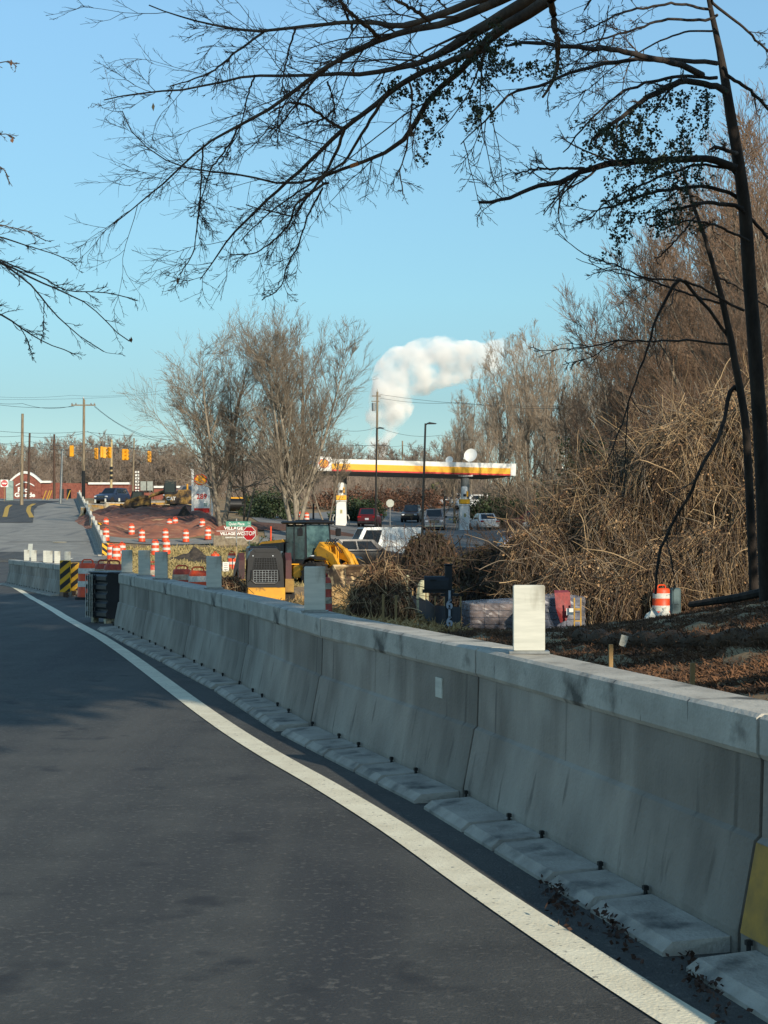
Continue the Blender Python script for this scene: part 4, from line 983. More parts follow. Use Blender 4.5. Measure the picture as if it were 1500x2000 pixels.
m.tube([(-.53, y, z) for y, z in fr], .022, 6); m.build('grille_surround', cat_black, S_)
m = MB(); m.box((.55, 0, zt(1150) / 2 + .25), (1.5, .95, zt(1150) - .2), bev=.04); m.build('chassis', cat_dirty, S_)
for s in (-1, 1):
    m = MB(); L2 = [(-.5, .1), (-.25, .0), (1.25, .0), (1.5, .14), (1.5, .42), (1.1, .58), (-.2, .58), (-.5, .4)]
    m.prism(L2, s * .58, s * .9)
    for i in range(16): m.box((-.25 + i * .1, s * .74, .006), (.04, .34, .05))
    m.build('track', rubber, S_)
    m = MB(); m.prism([(-.55, .5), (-.57, zt(1132)), (.0, zt(1132)), (1.6, .8), (1.6, .62)], s * .6, s * .86); m.build('side_panel', cat_dirty, S_)
    m = MB(); m.prism([(-.48, zt(1132)), (-.5, zt(1095)), (-.3, zt(1080)), (.1, zt(1084)), (1.5, zt(1115)), (1.6, zt(1134)), (1.3, zt(1134)), (.0, zt(1110)), (-.1, zt(1132))], s * .62, s * .8); m.build('lift_arm', M('dark_maroon_arm', (84, 44, 44), .5, rgb2=(50, 30, 32), scale=3), S_)
m = MB(); m.box((.6, 0, zt(1100)), (1.0, .9, 1.0), bev=.06); m.build('cab', cat_black, S_)
for y in (-.25, .42):
    m = MB(); m.cyl((-.53, y * .9, zt(1086)), (-.545, y * .9, zt(1086)), .02, n=8); m.build('rivet_light', head_m, S_)

# ================================================================ distant muddy machines
q = at(268, 1001, 150)
D_ = thing('track_loader', 'muddy yellow and black track loader on the dirt left of the excavator', 'compact loader', (q.x, q.y, T(q.x, q.y)), R(188))
s_ = 1.0
m = MB()
m.prism([(-1.1, .1), (-.7, 0), (.7, 0), (1.1, .3), (1.0, .5), (-.9, .72)], -.85, -.45); m.prism([(-1.1, .1), (-.7, 0), (.7, 0), (1.1, .3), (1.0, .5), (-.9, .72)], .45, .85); m.build('tracks', rubber, D_)
m = MB(); m.prism([(-1.15, .7), (-1.15, 1.3), (-.6, 1.5), (.9, .9), (1.1, .5), (-.8, .55)], -.72, .72); m.build('body', cat_dirty, D_)
m = MB(); m.prism([(-.65, 1.3), (-.6, 1.95), (.45, 1.95), (.75, .95)], -.48, .48); m.build('cab', cat_black, D_)
for s in (-1, 1):
    m = MB(); m.prism([(-1.1, 1.25), (-1.0, 1.55), (-.5, 1.6), (.9, 1.15), (1.5, .45), (1.3, .35), (.7, .95), (-.6, 1.3)], s * .74, s * .84); m.build('lift_arm', cat_dirty, D_)
    m = MB(); m.prism([(-.4, 1.3), (-.4, 1.85), (.35, 1.85), (.5, 1.2)], s * .485, s * .492); m.build('side_window', glass_dark, D_)
m = MB(); m.prism([(1.3, .1), (1.25, .6), (1.5, .8), (1.6, .5), (1.9, .08)], -.95, .95); m.build('bucket', rust, D_)
m = MB(); m.box((-1.2, 0, 1.05), (.12, 1.1, .8), bev=.03); m.build('rear_door', cat_black, D_)

q = at(345, 1003, 150); X_ = thing('excavator', 'yellow excavator with dark cab standing beside the price sign', 'excavator', (q.x, q.y, T(q.x, q.y)), R(184))
m = MB()
for s in (-1, 1):
    m.prism([(-1.35, .12), (-1.15, 0), (1.15, 0), (1.35, .12), (1.35, .45), (1.15, .58), (-1.15, .58), (-1.35, .45)], s * .95 - .22, s * .95 + .22)
m.build('tracks', rubber, X_)
m = MB(); m.box((0, 0, .62), (1.2, 1.5, .3)); m.lathe([(.5, .6), (.5, .85)], n=16); m.build('undercarriage', cat_black, X_)
m = MB(); m.prism([(-1.45, .8), (-1.5, 1.9), (-1.2, 2.1), (-.2, 2.05), (-.1, 1.7), (1.0, 1.7), (1.0, .8)], -1.05, 1.05); m.build('upper_body', cat_dirty, X_)
m = MB(); m.prism([(.0, 1.65), (.02, 3.0), (.95, 3.0), (1.15, 2.2), (1.05, 1.65)], .15, 1.08); m.build('cab', cat_black, X_)
m = MB(); m.prism([(.12, 1.85), (.14, 2.9), (.9, 2.9), (1.03, 2.2), (.98, 1.85)], 1.085, 1.095); m.prism([(.25, 2.0), (.85, 2.0), (.85, 2.9), (.25, 2.9)], 1.096, 1.1); m.build('cab_glass', glass_dark, X_)
m = MB(); m.tube([(.6, -.2, 1.5), (1.2, -.2, 1.9), (2.2, -.2, 1.6), (3.0, -.2, 1.1)], [.2, .2, .17, .13], 6); m.build('boom', cat_dirty, X_)
m = MB(); m.tube([(2.9, -.2, 1.3), (3.2, -.2, .9), (3.0, -.2, .6)], [.16, .14, .1], 6); m.build('stick', cat_dirty, X_)
m = MB(); m.prism([(2.6, .9), (3.2, 1.0), (3.3, .5), (3.0, .15), (2.6, .2), (2.8, .5)], -.6, .2); m.build('bucket', rust, X_)
m = MB(); m.cyl((-1.0, .6, 2.0), (-1.0, .6, 2.6), .09, mi=0); m.build('exhaust', cat_yellow, X_)
text('CAT', .42, white_letter, X_, (.45, 1.057, 1.25), rot=(R(90), 0, R(180)), bold=.015, name='maker_lettering')
q = G(463, 170); H_ = thing('grader', 'dark yellow roller standing behind the two pale tree trunks', 'road roller', (q.x, q.y, at(463, 998, 170).z), R(-80))
m = MB(); m.box((0, 0, 1.0), (2.6, 2.0, .8), bev=.1); m.box((1.3, 0, 1.1), (.5, 2.2, .4), bev=.04); m.build('body', cat_yellow, H_)
for x in (-1.4, 1.6): 
    m = MB(); m.lathe([(.62, -.9), (.62, .9)], n=20, axis='y', c=(x, 0, .62)); m.build('drum', steel_dark, H_)
m = MB(); m.box((-.2, 0, 2.5), (1.7, 1.9, .12), bev=.03)
for x in (-.95, .55):
    for y in (-.85, .85): m.cyl((x, y, 1.4), (x, y, 2.5), .05)
m.build('canopy', cat_black, H_)
H_.name = 'road_roller'
# ================================================================ bare trees
def tree_mesh(seed, H, r0, trunks=1, nL=(16, 7, 6, 4), spread=.8, upb=.10, ang=.75, len1=.42, lens=(.5, .5, .5), rmin=(.02, .012, .009, .007), t0=.2, fork=True, tk=9, lean=0.):
    """returns (trunk verts/quads, crown verts/quads) of one bare tree standing at the origin"""
    rng = np.random.default_rng(seed); K = tk
    P = np.zeros((trunks, K, 3)); Rr = np.zeros((trunks, K))
    for i in range(trunks):
        a = 2 * PI * i / trunks + rng.uniform(0, 1); sp = (spread * rng.uniform(.5, 1.2)) if trunks > 1 else .03
        h = H * rng.uniform(.8, 1.) if i else H; d = np.array([math.cos(a) * sp * .35, math.sin(a) * sp * .35, 1.]); p = np.array([math.cos(a), math.sin(a), 0]) * (.12 * (trunks > 1)) * r0 * 3
        for k in range(K):
            P[i, k] = p; p = p + d / np.linalg.norm(d) * h / (K - 1); d = d + rng.normal(size=3) * [.06, .06, 0] + [0, 0, .05]
        Rr[i] = r0 * (1 if i == 0 else .8) * np.linspace(1, .12, K) ** .9
    lv = [(P, Rr)]
    prm = [dict(ang=ang, lenf=len1, K=8, up=upb, wob=.06, rf=.5), dict(ang=.55, lenf=lens[0], K=6, up=upb * .7, wob=.07, rf=.55, lvar=(.5, 1.3), tfall=.4), dict(ang=.5, lenf=lens[1], K=5, up=upb * .6, wob=.08, rf=.6, lvar=(.4, 1.4), tfall=.35), dict(ang=.45, lenf=lens[2], K=4, up=upb * .5, wob=.1, rf=.7, lvar=(.4, 1.4), tfall=.3)]
    for k, n in enumerate(nL):
        p, r = lv[-1]
        lv.append(kids_of(rng, p, r, n, t0 if k == 0 else .15, 1., rmin=rmin[k], **prm[k]))
    tr = merge(strands(*lv[0], S=8), strands(*lv[1], S=5)); cr = merge(*[strands(a, b, S=3) for a, b in lv[2:]])
    return tr, cr
def tree_proto(seed, tmat, cmat, **kw):
    tr, cr = tree_mesh(seed, **kw)
    o = bpy.data.objects.new('bare_tree', None); COL.objects.link(o); o['category'] = 'tree'
    npmesh('trunk', *tr, tmat, o, smooth=True); npmesh('crown', *cr, cmat, o)
    o['used'] = 0
    return o
def put_tree(pr, loc, s, rz, label, group, sz=None, name=None, rx=0.):
    o = pr if not pr['used'] else copy_tree(pr)
    pr['used'] = 1
    o.location = loc; o.scale = (s, s, sz or s); o.rotation_euler = (rx, 0, rz); o['label'] = label
    if group: o['group'] = group
    if name: o.name = name
    return o
rng = np.random.default_rng(11)
# two big bare trees in the middle
o = tree_proto(21, bark_pale, twig_grey, H=13.5, r0=.24, trunks=3, nL=(26, 10, 7, 4), spread=1.0, ang=.95, len1=.48, lens=(.55, .5, .45), rmin=(.022, .014, .010, .008), t0=.24, upb=.08)
put_tree(o, G(432, 127, -.3), 1.0, 0, 'broad bare tree with two pale trunks rising behind the price sign', None); o.scale = (.92, .92, 1.0)
o = tree_proto(35, bark_pale, twig_grey, H=14.6, r0=.22, trunks=5, nL=(22, 9, 7, 4), spread=.75, ang=.55, len1=.42, lens=(.55, .5, .45), rmin=(.02, .013, .010, .008), t0=.16, upb=.1)
put_tree(o, G(575, 122, -.3), 1.05, 1.0, 'tall bare multi-stemmed tree behind the wheel loader', None)
o = tree_proto(37, bark_grey, twig_grey, H=8.0, r0=.1, trunks=2, nL=(14, 7, 6, 3), spread=1.4, ang=.6, len1=.45, rmin=(.02, .014, .011, .009), t0=.2, upb=.12)
put_tree(o, G(640, 138, -.3), 1.0, 2.0, 'slender bare tree leaning toward the left end of the canopy', None)
o = put_tree(o, G(478, 132, -.3), 1.15, 4.0, 'smaller bare tree between the broad tree and the multi-stemmed one', None)
# grove of tall upright trees on the right
up = [tree_proto(50 + i, bark_grey, twig_tan, H=17, r0=.19, trunks=1, nL=(30, 9, 6, 3), ang=.62, len1=.3, lens=(.42, .5, .5), rmin=(.022, .014, .011, .010), t0=.14, upb=.17) for i in range(3)]
k = 0
for px in np.linspace(868, 1240, 30):
    Y = rng.uniform(158, 225); px = px + rng.uniform(-8, 8); topy = np.interp(px, [860, 930, 1000, 1060, 1130, 1180, 1250], [835, 745, 668, 662, 690, 700, 690]) + rng.uniform(-4, 34)
    p = G(px, Y, -.4); h = at(px, topy, Y).z - p.z
    put_tree(up[k % 3], p, h / 17 * .95, rng.uniform(0, 6), 'tall slender bare tree in the upright grove behind the right pump', 'bare trees of the upright grove', sz=h / 17 * .93, name='grove_tree'); k += 1
# trees behind the canopy and the far left woods
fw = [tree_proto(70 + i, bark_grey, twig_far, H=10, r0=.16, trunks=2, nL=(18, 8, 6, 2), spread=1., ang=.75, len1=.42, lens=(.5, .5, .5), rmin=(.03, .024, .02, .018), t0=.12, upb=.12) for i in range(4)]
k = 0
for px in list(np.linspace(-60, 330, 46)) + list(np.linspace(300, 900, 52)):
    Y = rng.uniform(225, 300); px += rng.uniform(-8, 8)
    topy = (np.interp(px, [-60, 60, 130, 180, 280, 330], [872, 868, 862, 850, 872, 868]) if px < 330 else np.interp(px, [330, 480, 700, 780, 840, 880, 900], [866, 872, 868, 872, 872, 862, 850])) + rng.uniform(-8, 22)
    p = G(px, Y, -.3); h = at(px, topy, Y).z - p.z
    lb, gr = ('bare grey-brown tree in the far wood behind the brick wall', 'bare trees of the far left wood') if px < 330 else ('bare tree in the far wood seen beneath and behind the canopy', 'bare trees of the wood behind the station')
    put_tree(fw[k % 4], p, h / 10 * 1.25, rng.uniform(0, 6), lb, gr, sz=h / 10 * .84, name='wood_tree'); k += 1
# brownish trees rising behind the vine thicket on the right
bt = [tree_proto(90 + i, bark_grey, M('russet_twig', (142, 116, 94), .9, rgb2=(106, 86, 70), scale=1), H=14, r0=.17, trunks=2, nL=(18, 9, 6, 4), spread=.9, ang=.7, len1=.42, lens=(.5, .5, .55), rmin=(.022, .014, .010, .009), t0=.2, upb=.12) for i in range(3)]
for i, (px, topy, Y) in enumerate(((1200, 700, 122), (1250, 640, 118), (1300, 600, 112), (1345, 560, 120), (1385, 500, 114), (1425, 430, 90), (1465, 360, 78), (1500, 320, 88), (1540, 300, 80), (1580, 360, 70), (1290, 690, 110), (1370, 640, 112), (1440, 600, 62), (1520, 520, 58), (1330, 780, 50), (1180, 760, 134), (1410, 500, 124), (1350, 520, 126), (1480, 420, 96), (1110, 800, 140))):
    p = G(px, Y, -.4); h = at(px, topy, Y).z - p.z
    put_tree(bt[i % 3], p, h / 14, rng.uniform(0, 6), 'bare russet-brown tree rising behind the vine thicket', 'bare trees behind the vine thicket', name='thicket_tree')

# ================================================================ evergreen shrubs
def shrub(name, label, px, Y, w_, h, d=None, n=1500, mat=leaf_green, size=.14, dz=0., base=None, cat='shrub', grp=None, stems=10, lump=.25, droop=0.):
    p = G(px, Y, dz - .05); o = thing(name, label, cat, p, group=grp); rg = np.random.default_rng(int(px * 7 + Y)); d = d or w_
    u = rg.normal(size=(n, 3)); u /= np.linalg.norm(u, axis=1, keepdims=True); u[:, 2] = np.abs(u[:, 2]) * 1.02 - .12
    lum = 1 + lump * np.sin(u[:, 0] * 5 + px) * np.cos(u[:, 1] * 4.3 + Y) + lump * .7 * np.sin(u[:, 2] * 8 + u[:, 0] * 6)
    r = (rg.uniform(.25, 1, n) ** .45) * lum
    C = u * r[:, None] * [w_ / 2, d / 2, h * .88] + [0, 0, h * .1]
    npmesh('foliage', *leaves(rg, C, size, droop), mat, o)
    S = np.zeros((stems, 5, 3)); e = C[rg.integers(0, n, stems)]
    for k in range(5): S[:, k] = e * (k / 4) ** np.array([1.3, 1.3, 1])
    npmesh('stem', *strands(S, np.ones((stems, 5)) * np.linspace(.035, .01, 5)), bark_grey, o)
    return o
for i, (px, Y, w_, h, lb) in enumerate(((690, 168, 4.6, 2.5, 'dark green evergreen shrub right of the left fuel pump'), (715, 170, 4, 2.4, 'dark green evergreen shrub behind the dark red SUV'), (530, 150, 4.5, 2.8, 'dark evergreen shrub behind the bare tree trunks, left one'), (505, 158, 4, 2.6, 'dark evergreen shrub by the road roller'),
                                          (940, 168, 5, 2.8, 'dark green shrub right of the right fuel pump'), (968, 160, 5, 3.0, 'dark green shrub above the white sedan'), (1000, 152, 5, 2.6, 'dark green shrub right of the white sedan'), (870, 215, 5, 3.2, 'yellowish green conifer behind the station'))):
    shrub('evergreen_shrub', lb, px, Y, w_, h, n=2600, size=.26, mat=leaf_green if i < 7 else leaf_olive)
shrub('ground_shrub', 'low green shrub patch right of the village sign', 520, 104, 3.4, 1.1, n=1600, size=.16, mat=leaf_green)
shrub('cedar_tree', 'dark green cedar standing among the bare trees above the vine thicket', 1145, 92, 3.6, 8.0, n=5200, size=.22, mat=leaf_green, cat='tree')
shrub('cedar_tree', 'low dark cedar behind the left of the vine thicket', 1100, 86, 4, 5.6, n=4200, size=.22, mat=leaf_green, cat='tree')
# brown brush along the far side of the lot
for i, px in enumerate(np.linspace(640, 860, 9)):
    shrub('brown_bush', 'low reddish brown bush edging the far side of the forecourt', px, 196 + (i % 3) * 5, 4.6, 2.6, n=900, size=.3, mat=M('russet_leaf', (126, 88, 66), .9, rgb2=(84, 62, 48), scale=.8), grp='brown bushes behind the forecourt', cat='bush')

# ================================================================ vine thicket
vine_grey = M('grey_vine', (150, 136, 116), .95, rgb2=(96, 84, 72), scale=1.2)
def mound(name, label, lobes, mats, nst, nlf, cat='vine thicket', sw=.008, lenr=(.5, 1.6), seed=1, leafmat=leaf_tan, leafsz=.1, kind=None, dark=core_brown, updown=1.):
    """lobes: (centre px, centre py, Y, rx, ry, rz) of the lumps the vines hang over"""
    rg = np.random.default_rng(seed); base = G(lobes[0][0], lobes[0][2]); o = thing(name, label, cat, base)
    if kind: o['kind'] = kind
    L = [(np.array(at(a, b, c)) - np.array(base), np.array([x, y, z])) for a, b, c, x, y, z in lobes]
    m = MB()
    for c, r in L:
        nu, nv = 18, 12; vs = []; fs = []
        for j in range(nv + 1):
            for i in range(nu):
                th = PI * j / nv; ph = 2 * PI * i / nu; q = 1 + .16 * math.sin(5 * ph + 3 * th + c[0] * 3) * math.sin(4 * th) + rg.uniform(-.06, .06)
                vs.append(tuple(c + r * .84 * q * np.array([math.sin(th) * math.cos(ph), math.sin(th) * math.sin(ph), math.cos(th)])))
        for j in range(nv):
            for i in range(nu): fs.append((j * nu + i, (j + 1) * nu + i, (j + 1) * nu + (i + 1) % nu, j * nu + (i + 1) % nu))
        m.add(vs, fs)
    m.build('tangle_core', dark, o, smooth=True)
    area = np.array([r[0] * r[2] for c, r in L]); ids = rg.choice(len(L), nst, p=area / area.sum())
    C = np.array([c for c, r in L])[ids]; Rr = np.array([r for c, r in L])[ids]
    u = rg.normal(size=(nst, 3)); u[:, 1] -= .5; u /= np.linalg.norm(u, axis=1, keepdims=True); u[:, 2] = np.where(u[:, 2] < -.5, -u[:, 2], u[:, 2])
    K = 8; P = np.zeros((nst, K, 3)); p = C + u * Rr; ln = rg.uniform(*lenr, nst) * updown; tgt = rg.uniform(.9, 1.1, (nst, 1))
    wild = rg.random(nst) < .16
    d = rg.normal(size=(nst, 3)) * .5; d[:, 2] = np.where(wild, rg.uniform(-.8, .9, nst), -1); d += u * .3
    for k in range(K):
        q = (p - C) / Rr; n_ = np.linalg.norm(q, axis=1, keepdims=True)
        p2 = C + q / np.maximum(n_, 1e-6) * tgt * Rr
        P[:, k] = np.where(wild[:, None], p, p * .7 + p2 * .3)
        d = d / np.linalg.norm(d, axis=1, keepdims=True); p = P[:, k] + d * (ln / (K - 1))[:, None]
        d = d + rg.normal(size=d.shape) * .13; d[:, 2] -= np.where(wild, .06, .2)
    for i, mt in enumerate(mats):
        sel = np.arange(nst) % len(mats) == i
        npmesh('vines', *strands(P[sel], np.ones((sel.sum(), K)) * (sw * (.45 + rg.exponential(.7, (sel.sum(), 1))).clip(.4, 2.8))), mt, o)
    nd = nlf // 2; ids = rg.choice(len(L), nd, p=area / area.sum()); C = np.array([c for c, r in L])[ids]; Rr = np.array([r for c, r in L])[ids]; u = rg.normal(size=(nd, 3)); u[:, 1] -= .4; u /= np.linalg.norm(u, axis=1, keepdims=True)
    kk = np.sin(u[:, 0] * 9 + ids) * np.cos(u[:, 2] * 8 + ids * 2) > .15
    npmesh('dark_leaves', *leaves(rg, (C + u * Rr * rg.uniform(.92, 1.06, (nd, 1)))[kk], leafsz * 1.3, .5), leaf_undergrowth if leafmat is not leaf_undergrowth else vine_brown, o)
    ids = rg.choice(len(L), nlf, p=area / area.sum()); C = np.array([c for c, r in L])[ids]; Rr = np.array([r for c, r in L])[ids]
    u = rg.normal(size=(nlf, 3)); u[:, 1] -= .4; u[:, 2] += .25; u /= np.linalg.norm(u, axis=1, keepdims=True)
    npmesh('dead_leaves', *leaves(rg, C + u * Rr * rg.uniform(.88, 1.08, (nlf, 1)), leafsz, .6), leafmat, o)
    return o
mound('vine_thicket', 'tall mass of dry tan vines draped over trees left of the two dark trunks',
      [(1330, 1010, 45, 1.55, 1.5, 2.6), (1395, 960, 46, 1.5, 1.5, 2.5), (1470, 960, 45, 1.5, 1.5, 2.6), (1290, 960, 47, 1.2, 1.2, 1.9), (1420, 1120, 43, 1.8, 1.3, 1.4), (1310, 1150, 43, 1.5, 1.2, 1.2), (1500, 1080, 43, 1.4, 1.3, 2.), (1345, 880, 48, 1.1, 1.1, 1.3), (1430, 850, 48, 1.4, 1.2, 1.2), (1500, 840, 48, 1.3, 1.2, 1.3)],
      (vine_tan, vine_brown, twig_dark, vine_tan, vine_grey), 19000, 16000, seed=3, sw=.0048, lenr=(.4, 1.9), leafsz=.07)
mound('vine_thicket', 'lower tangle of brown vines left of the tall tan mass',
      [(1120, 1060, 47, 1.2, 1.2, 1.5), (1180, 1010, 47, 1.1, 1.2, 1.5), (1060, 1110, 46, 1.2, 1.2, 1.2), (1220, 1080, 45, 1.2, 1.2, 1.7), (1150, 1160, 44, 1.4, 1.1, 1.1), (1240, 1180, 43, 1.3, 1.1, .9), (1090, 1190, 45, 1.3, 1., .8), (1235, 950, 48, .9, 1., 1.1)],
      (vine_brown, vine_tan, twig_dark, vine_grey), 15000, 12000, seed=4, sw=.0048, lenr=(.4, 1.8), leafsz=.07)
mound('dark_hedge', 'dark overgrown hedge behind the mailbox and the wrapped pallets',
      [(840, 1090, 56, .9, .8, .9), (850, 1140, 54, 1., .8, .8), (900, 1150, 52, 1.3, 1., 1.), (960, 1130, 54, 1.2, 1., 1.1), (1020, 1150, 52, 1.2, 1., 1.2), (940, 1200, 48, 1.3, .9, .9), (1020, 1210, 47, 1.2, .9, .8), (880, 1195, 50, 1.0, .9, .7)],
      (vine_brown, twig_dark, twig_dark), 3600, 9000, seed=5, sw=.008, leafmat=leaf_undergrowth, leafsz=.12, cat='hedge')
shrub('clipped_bush', 'rounded dark olive bush at the right of the light pole foot', 845, 66, 1.7, 1.75, n=3600, size=.09, mat=leaf_undergrowth, dz=.2, cat='bush')
shrub('round_bush', 'olive round bush left of the wrapped pallets', 795, 70, 1.5, 1.2, n=2200, size=.09, mat=leaf_undergrowth, cat='bush')
mound('bramble_bush', 'shaggy tan bramble bush in front of the loader bucket',
      [(738, 1165, 38.5, .62, .6, .62), (770, 1185, 38, .42, .5, .42), (715, 1190, 38, .42, .5, .42), (750, 1135, 39, .45, .45, .5)], (vine_tan, vine_brown), 1800, 1500, seed=6, sw=.006, lenr=(.3, .9), leafmat=leaf_brown, leafsz=.09, cat='bush')
mound('bramble_bush', 'small shaggy brown bramble left of the small yellow loader',
      [(447, 1150, 46, .5, .5, .35), (415, 1160, 45, .4, .4, .3)], (vine_tan, vine_brown), 600, 900, seed=8, sw=.006, lenr=(.2, .5), leafmat=leaf_brown, leafsz=.08, cat='bush')
# thin upright shrubs in front of the van and twiggy ones at the right
def twig_bush(label, px, Y, h, n, spread, mat=twig_dark, seed=0, nl=(5, 4), r=.016, dz=0.):
    rg = np.random.default_rng(seed + int(px)); o = thing('bare_shrub', label, 'shrub', G(px, Y, dz - .1))
    P = np.zeros((n, 7, 3)); d = rg.normal(size=(n, 3)) * spread; d[:, 2] = 1; p = rg.normal(size=(n, 3)) * [.25, .25, 0] * (1 + spread)
    hh = h * rg.uniform(.55, 1.05, n)
    for k in range(7):
        P[:, k] = p; dd = d / np.linalg.norm(d, axis=1, keepdims=True); p = p + dd * (hh / 6)[:, None]; d = d + rg.normal(size=d.shape) * .12
    a = (P, np.ones((n, 7)) * np.linspace(r, r * .35, 7)); vq = [strands(*a)]
    npmesh('stems', *strands(*a), mat, o); out = []
    for q, nn in enumerate(nl):
        a = kids_of(rg, *a, nn, .2, 1., ang=.55, lenf=.38, K=4, up=.1, wob=.15, rf=.6, rmin=.006); out.append(strands(*a))
    npmesh('crown', *merge(*out), mat, o)
    return o
twig_bush('row of thin bare stems standing before the white van, left clump', 750, 88, 3.2, 10, .22, seed=1, nl=(4, 3), r=.012)
twig_bush('row of thin bare stems standing before the white van, middle clump', 776, 88, 3.4, 12, .22, seed=2, nl=(4, 3), r=.012)
twig_bush('row of thin bare stems standing before the white van, right clump', 802, 87, 3.2, 10, .22, seed=3, nl=(4, 3), r=.012)
twig_bush('wide bare shrub in front of the right part of the forecourt', 1000, 70, 4.0, 26, .6, seed=4, nl=(6, 5))
twig_bush('dense dark shrub at the left edge of the brown vines', 1040, 64, 4.6, 34, .5, seed=5, nl=(7, 6))
twig_bush('dense dark shrub below the right end of the canopy', 1075, 76, 5.4, 34, .5, seed=6, nl=(7, 6))
twig_bush('spindly shrub with arching twigs right of the clipped bush', 935, 60, 2.2, 14, .5, seed=7)

# ================================================================ hero trees: limbs traced in the photograph, each at its own distance
def limb(pts, Y0, Y1, K=26, seed=0, wob=.012):
    """pts [(px, py, half width px)] -> polyline with radii, its distance running from Y0 to Y1"""
    q = np.array(pts, float); s = np.append(0, np.cumsum(np.hypot(*np.diff(q[:, :2], axis=0).T))); t = np.linspace(0, s[-1], K)
    X = [np.interp(t, s, q[:, i]) for i in range(3)]
    for i in (0, 1): X[i][1:-1] = (X[i][:-2] + 2 * X[i][1:-1] + X[i][2:]) / 4
    Yv = np.linspace(Y0, Y1, K) + np.interp(t, np.linspace(0, s[-1], 7), np.cumsum(np.random.default_rng(seed).normal(size=7)) * .14)
    P = np.stack([(X[0] - 750) * Yv / F, Yv, CH + (HZ - X[1]) * Yv / F], -1)
    P += np.random.default_rng(seed + 1).normal(size=P.shape) * wob * .35
    return P, X[2] * .74 * Yv / F
def hero(name, label, limbs, tmat, cmat, lv, seed, trunk=None, parts=('limb', 'twigs'), droop=-.03):
    rg = np.random.default_rng(seed); base = trunk[0] if trunk is not None else (0, 0, 0)
    o = thing(name, label, 'tree', base); b = np.array(base)
    Ps = np.stack([l[0] for l in limbs]) - b; Rs = np.stack([l[1] for l in limbs])
    if trunk is not None:
        tp = np.array(trunk[1]) - b; q = MB(); q.tube([tuple(x) for x in tp], list(trunk[2]), 12); q.build('trunk', tmat, o, smooth=True)
    npmesh('limbs', *strands(Ps, np.maximum(Rs, .006), S=8), tmat, o, smooth=True)
    a = (Ps, Rs); out = []
    for kw in lv:
        a = kids_of(rg, *a, **kw); out.append(strands(*a, S=3 if kw['rmin'] < .006 else 4))
    npmesh('crown', *merge(*out), cmat, o)
    return o, a
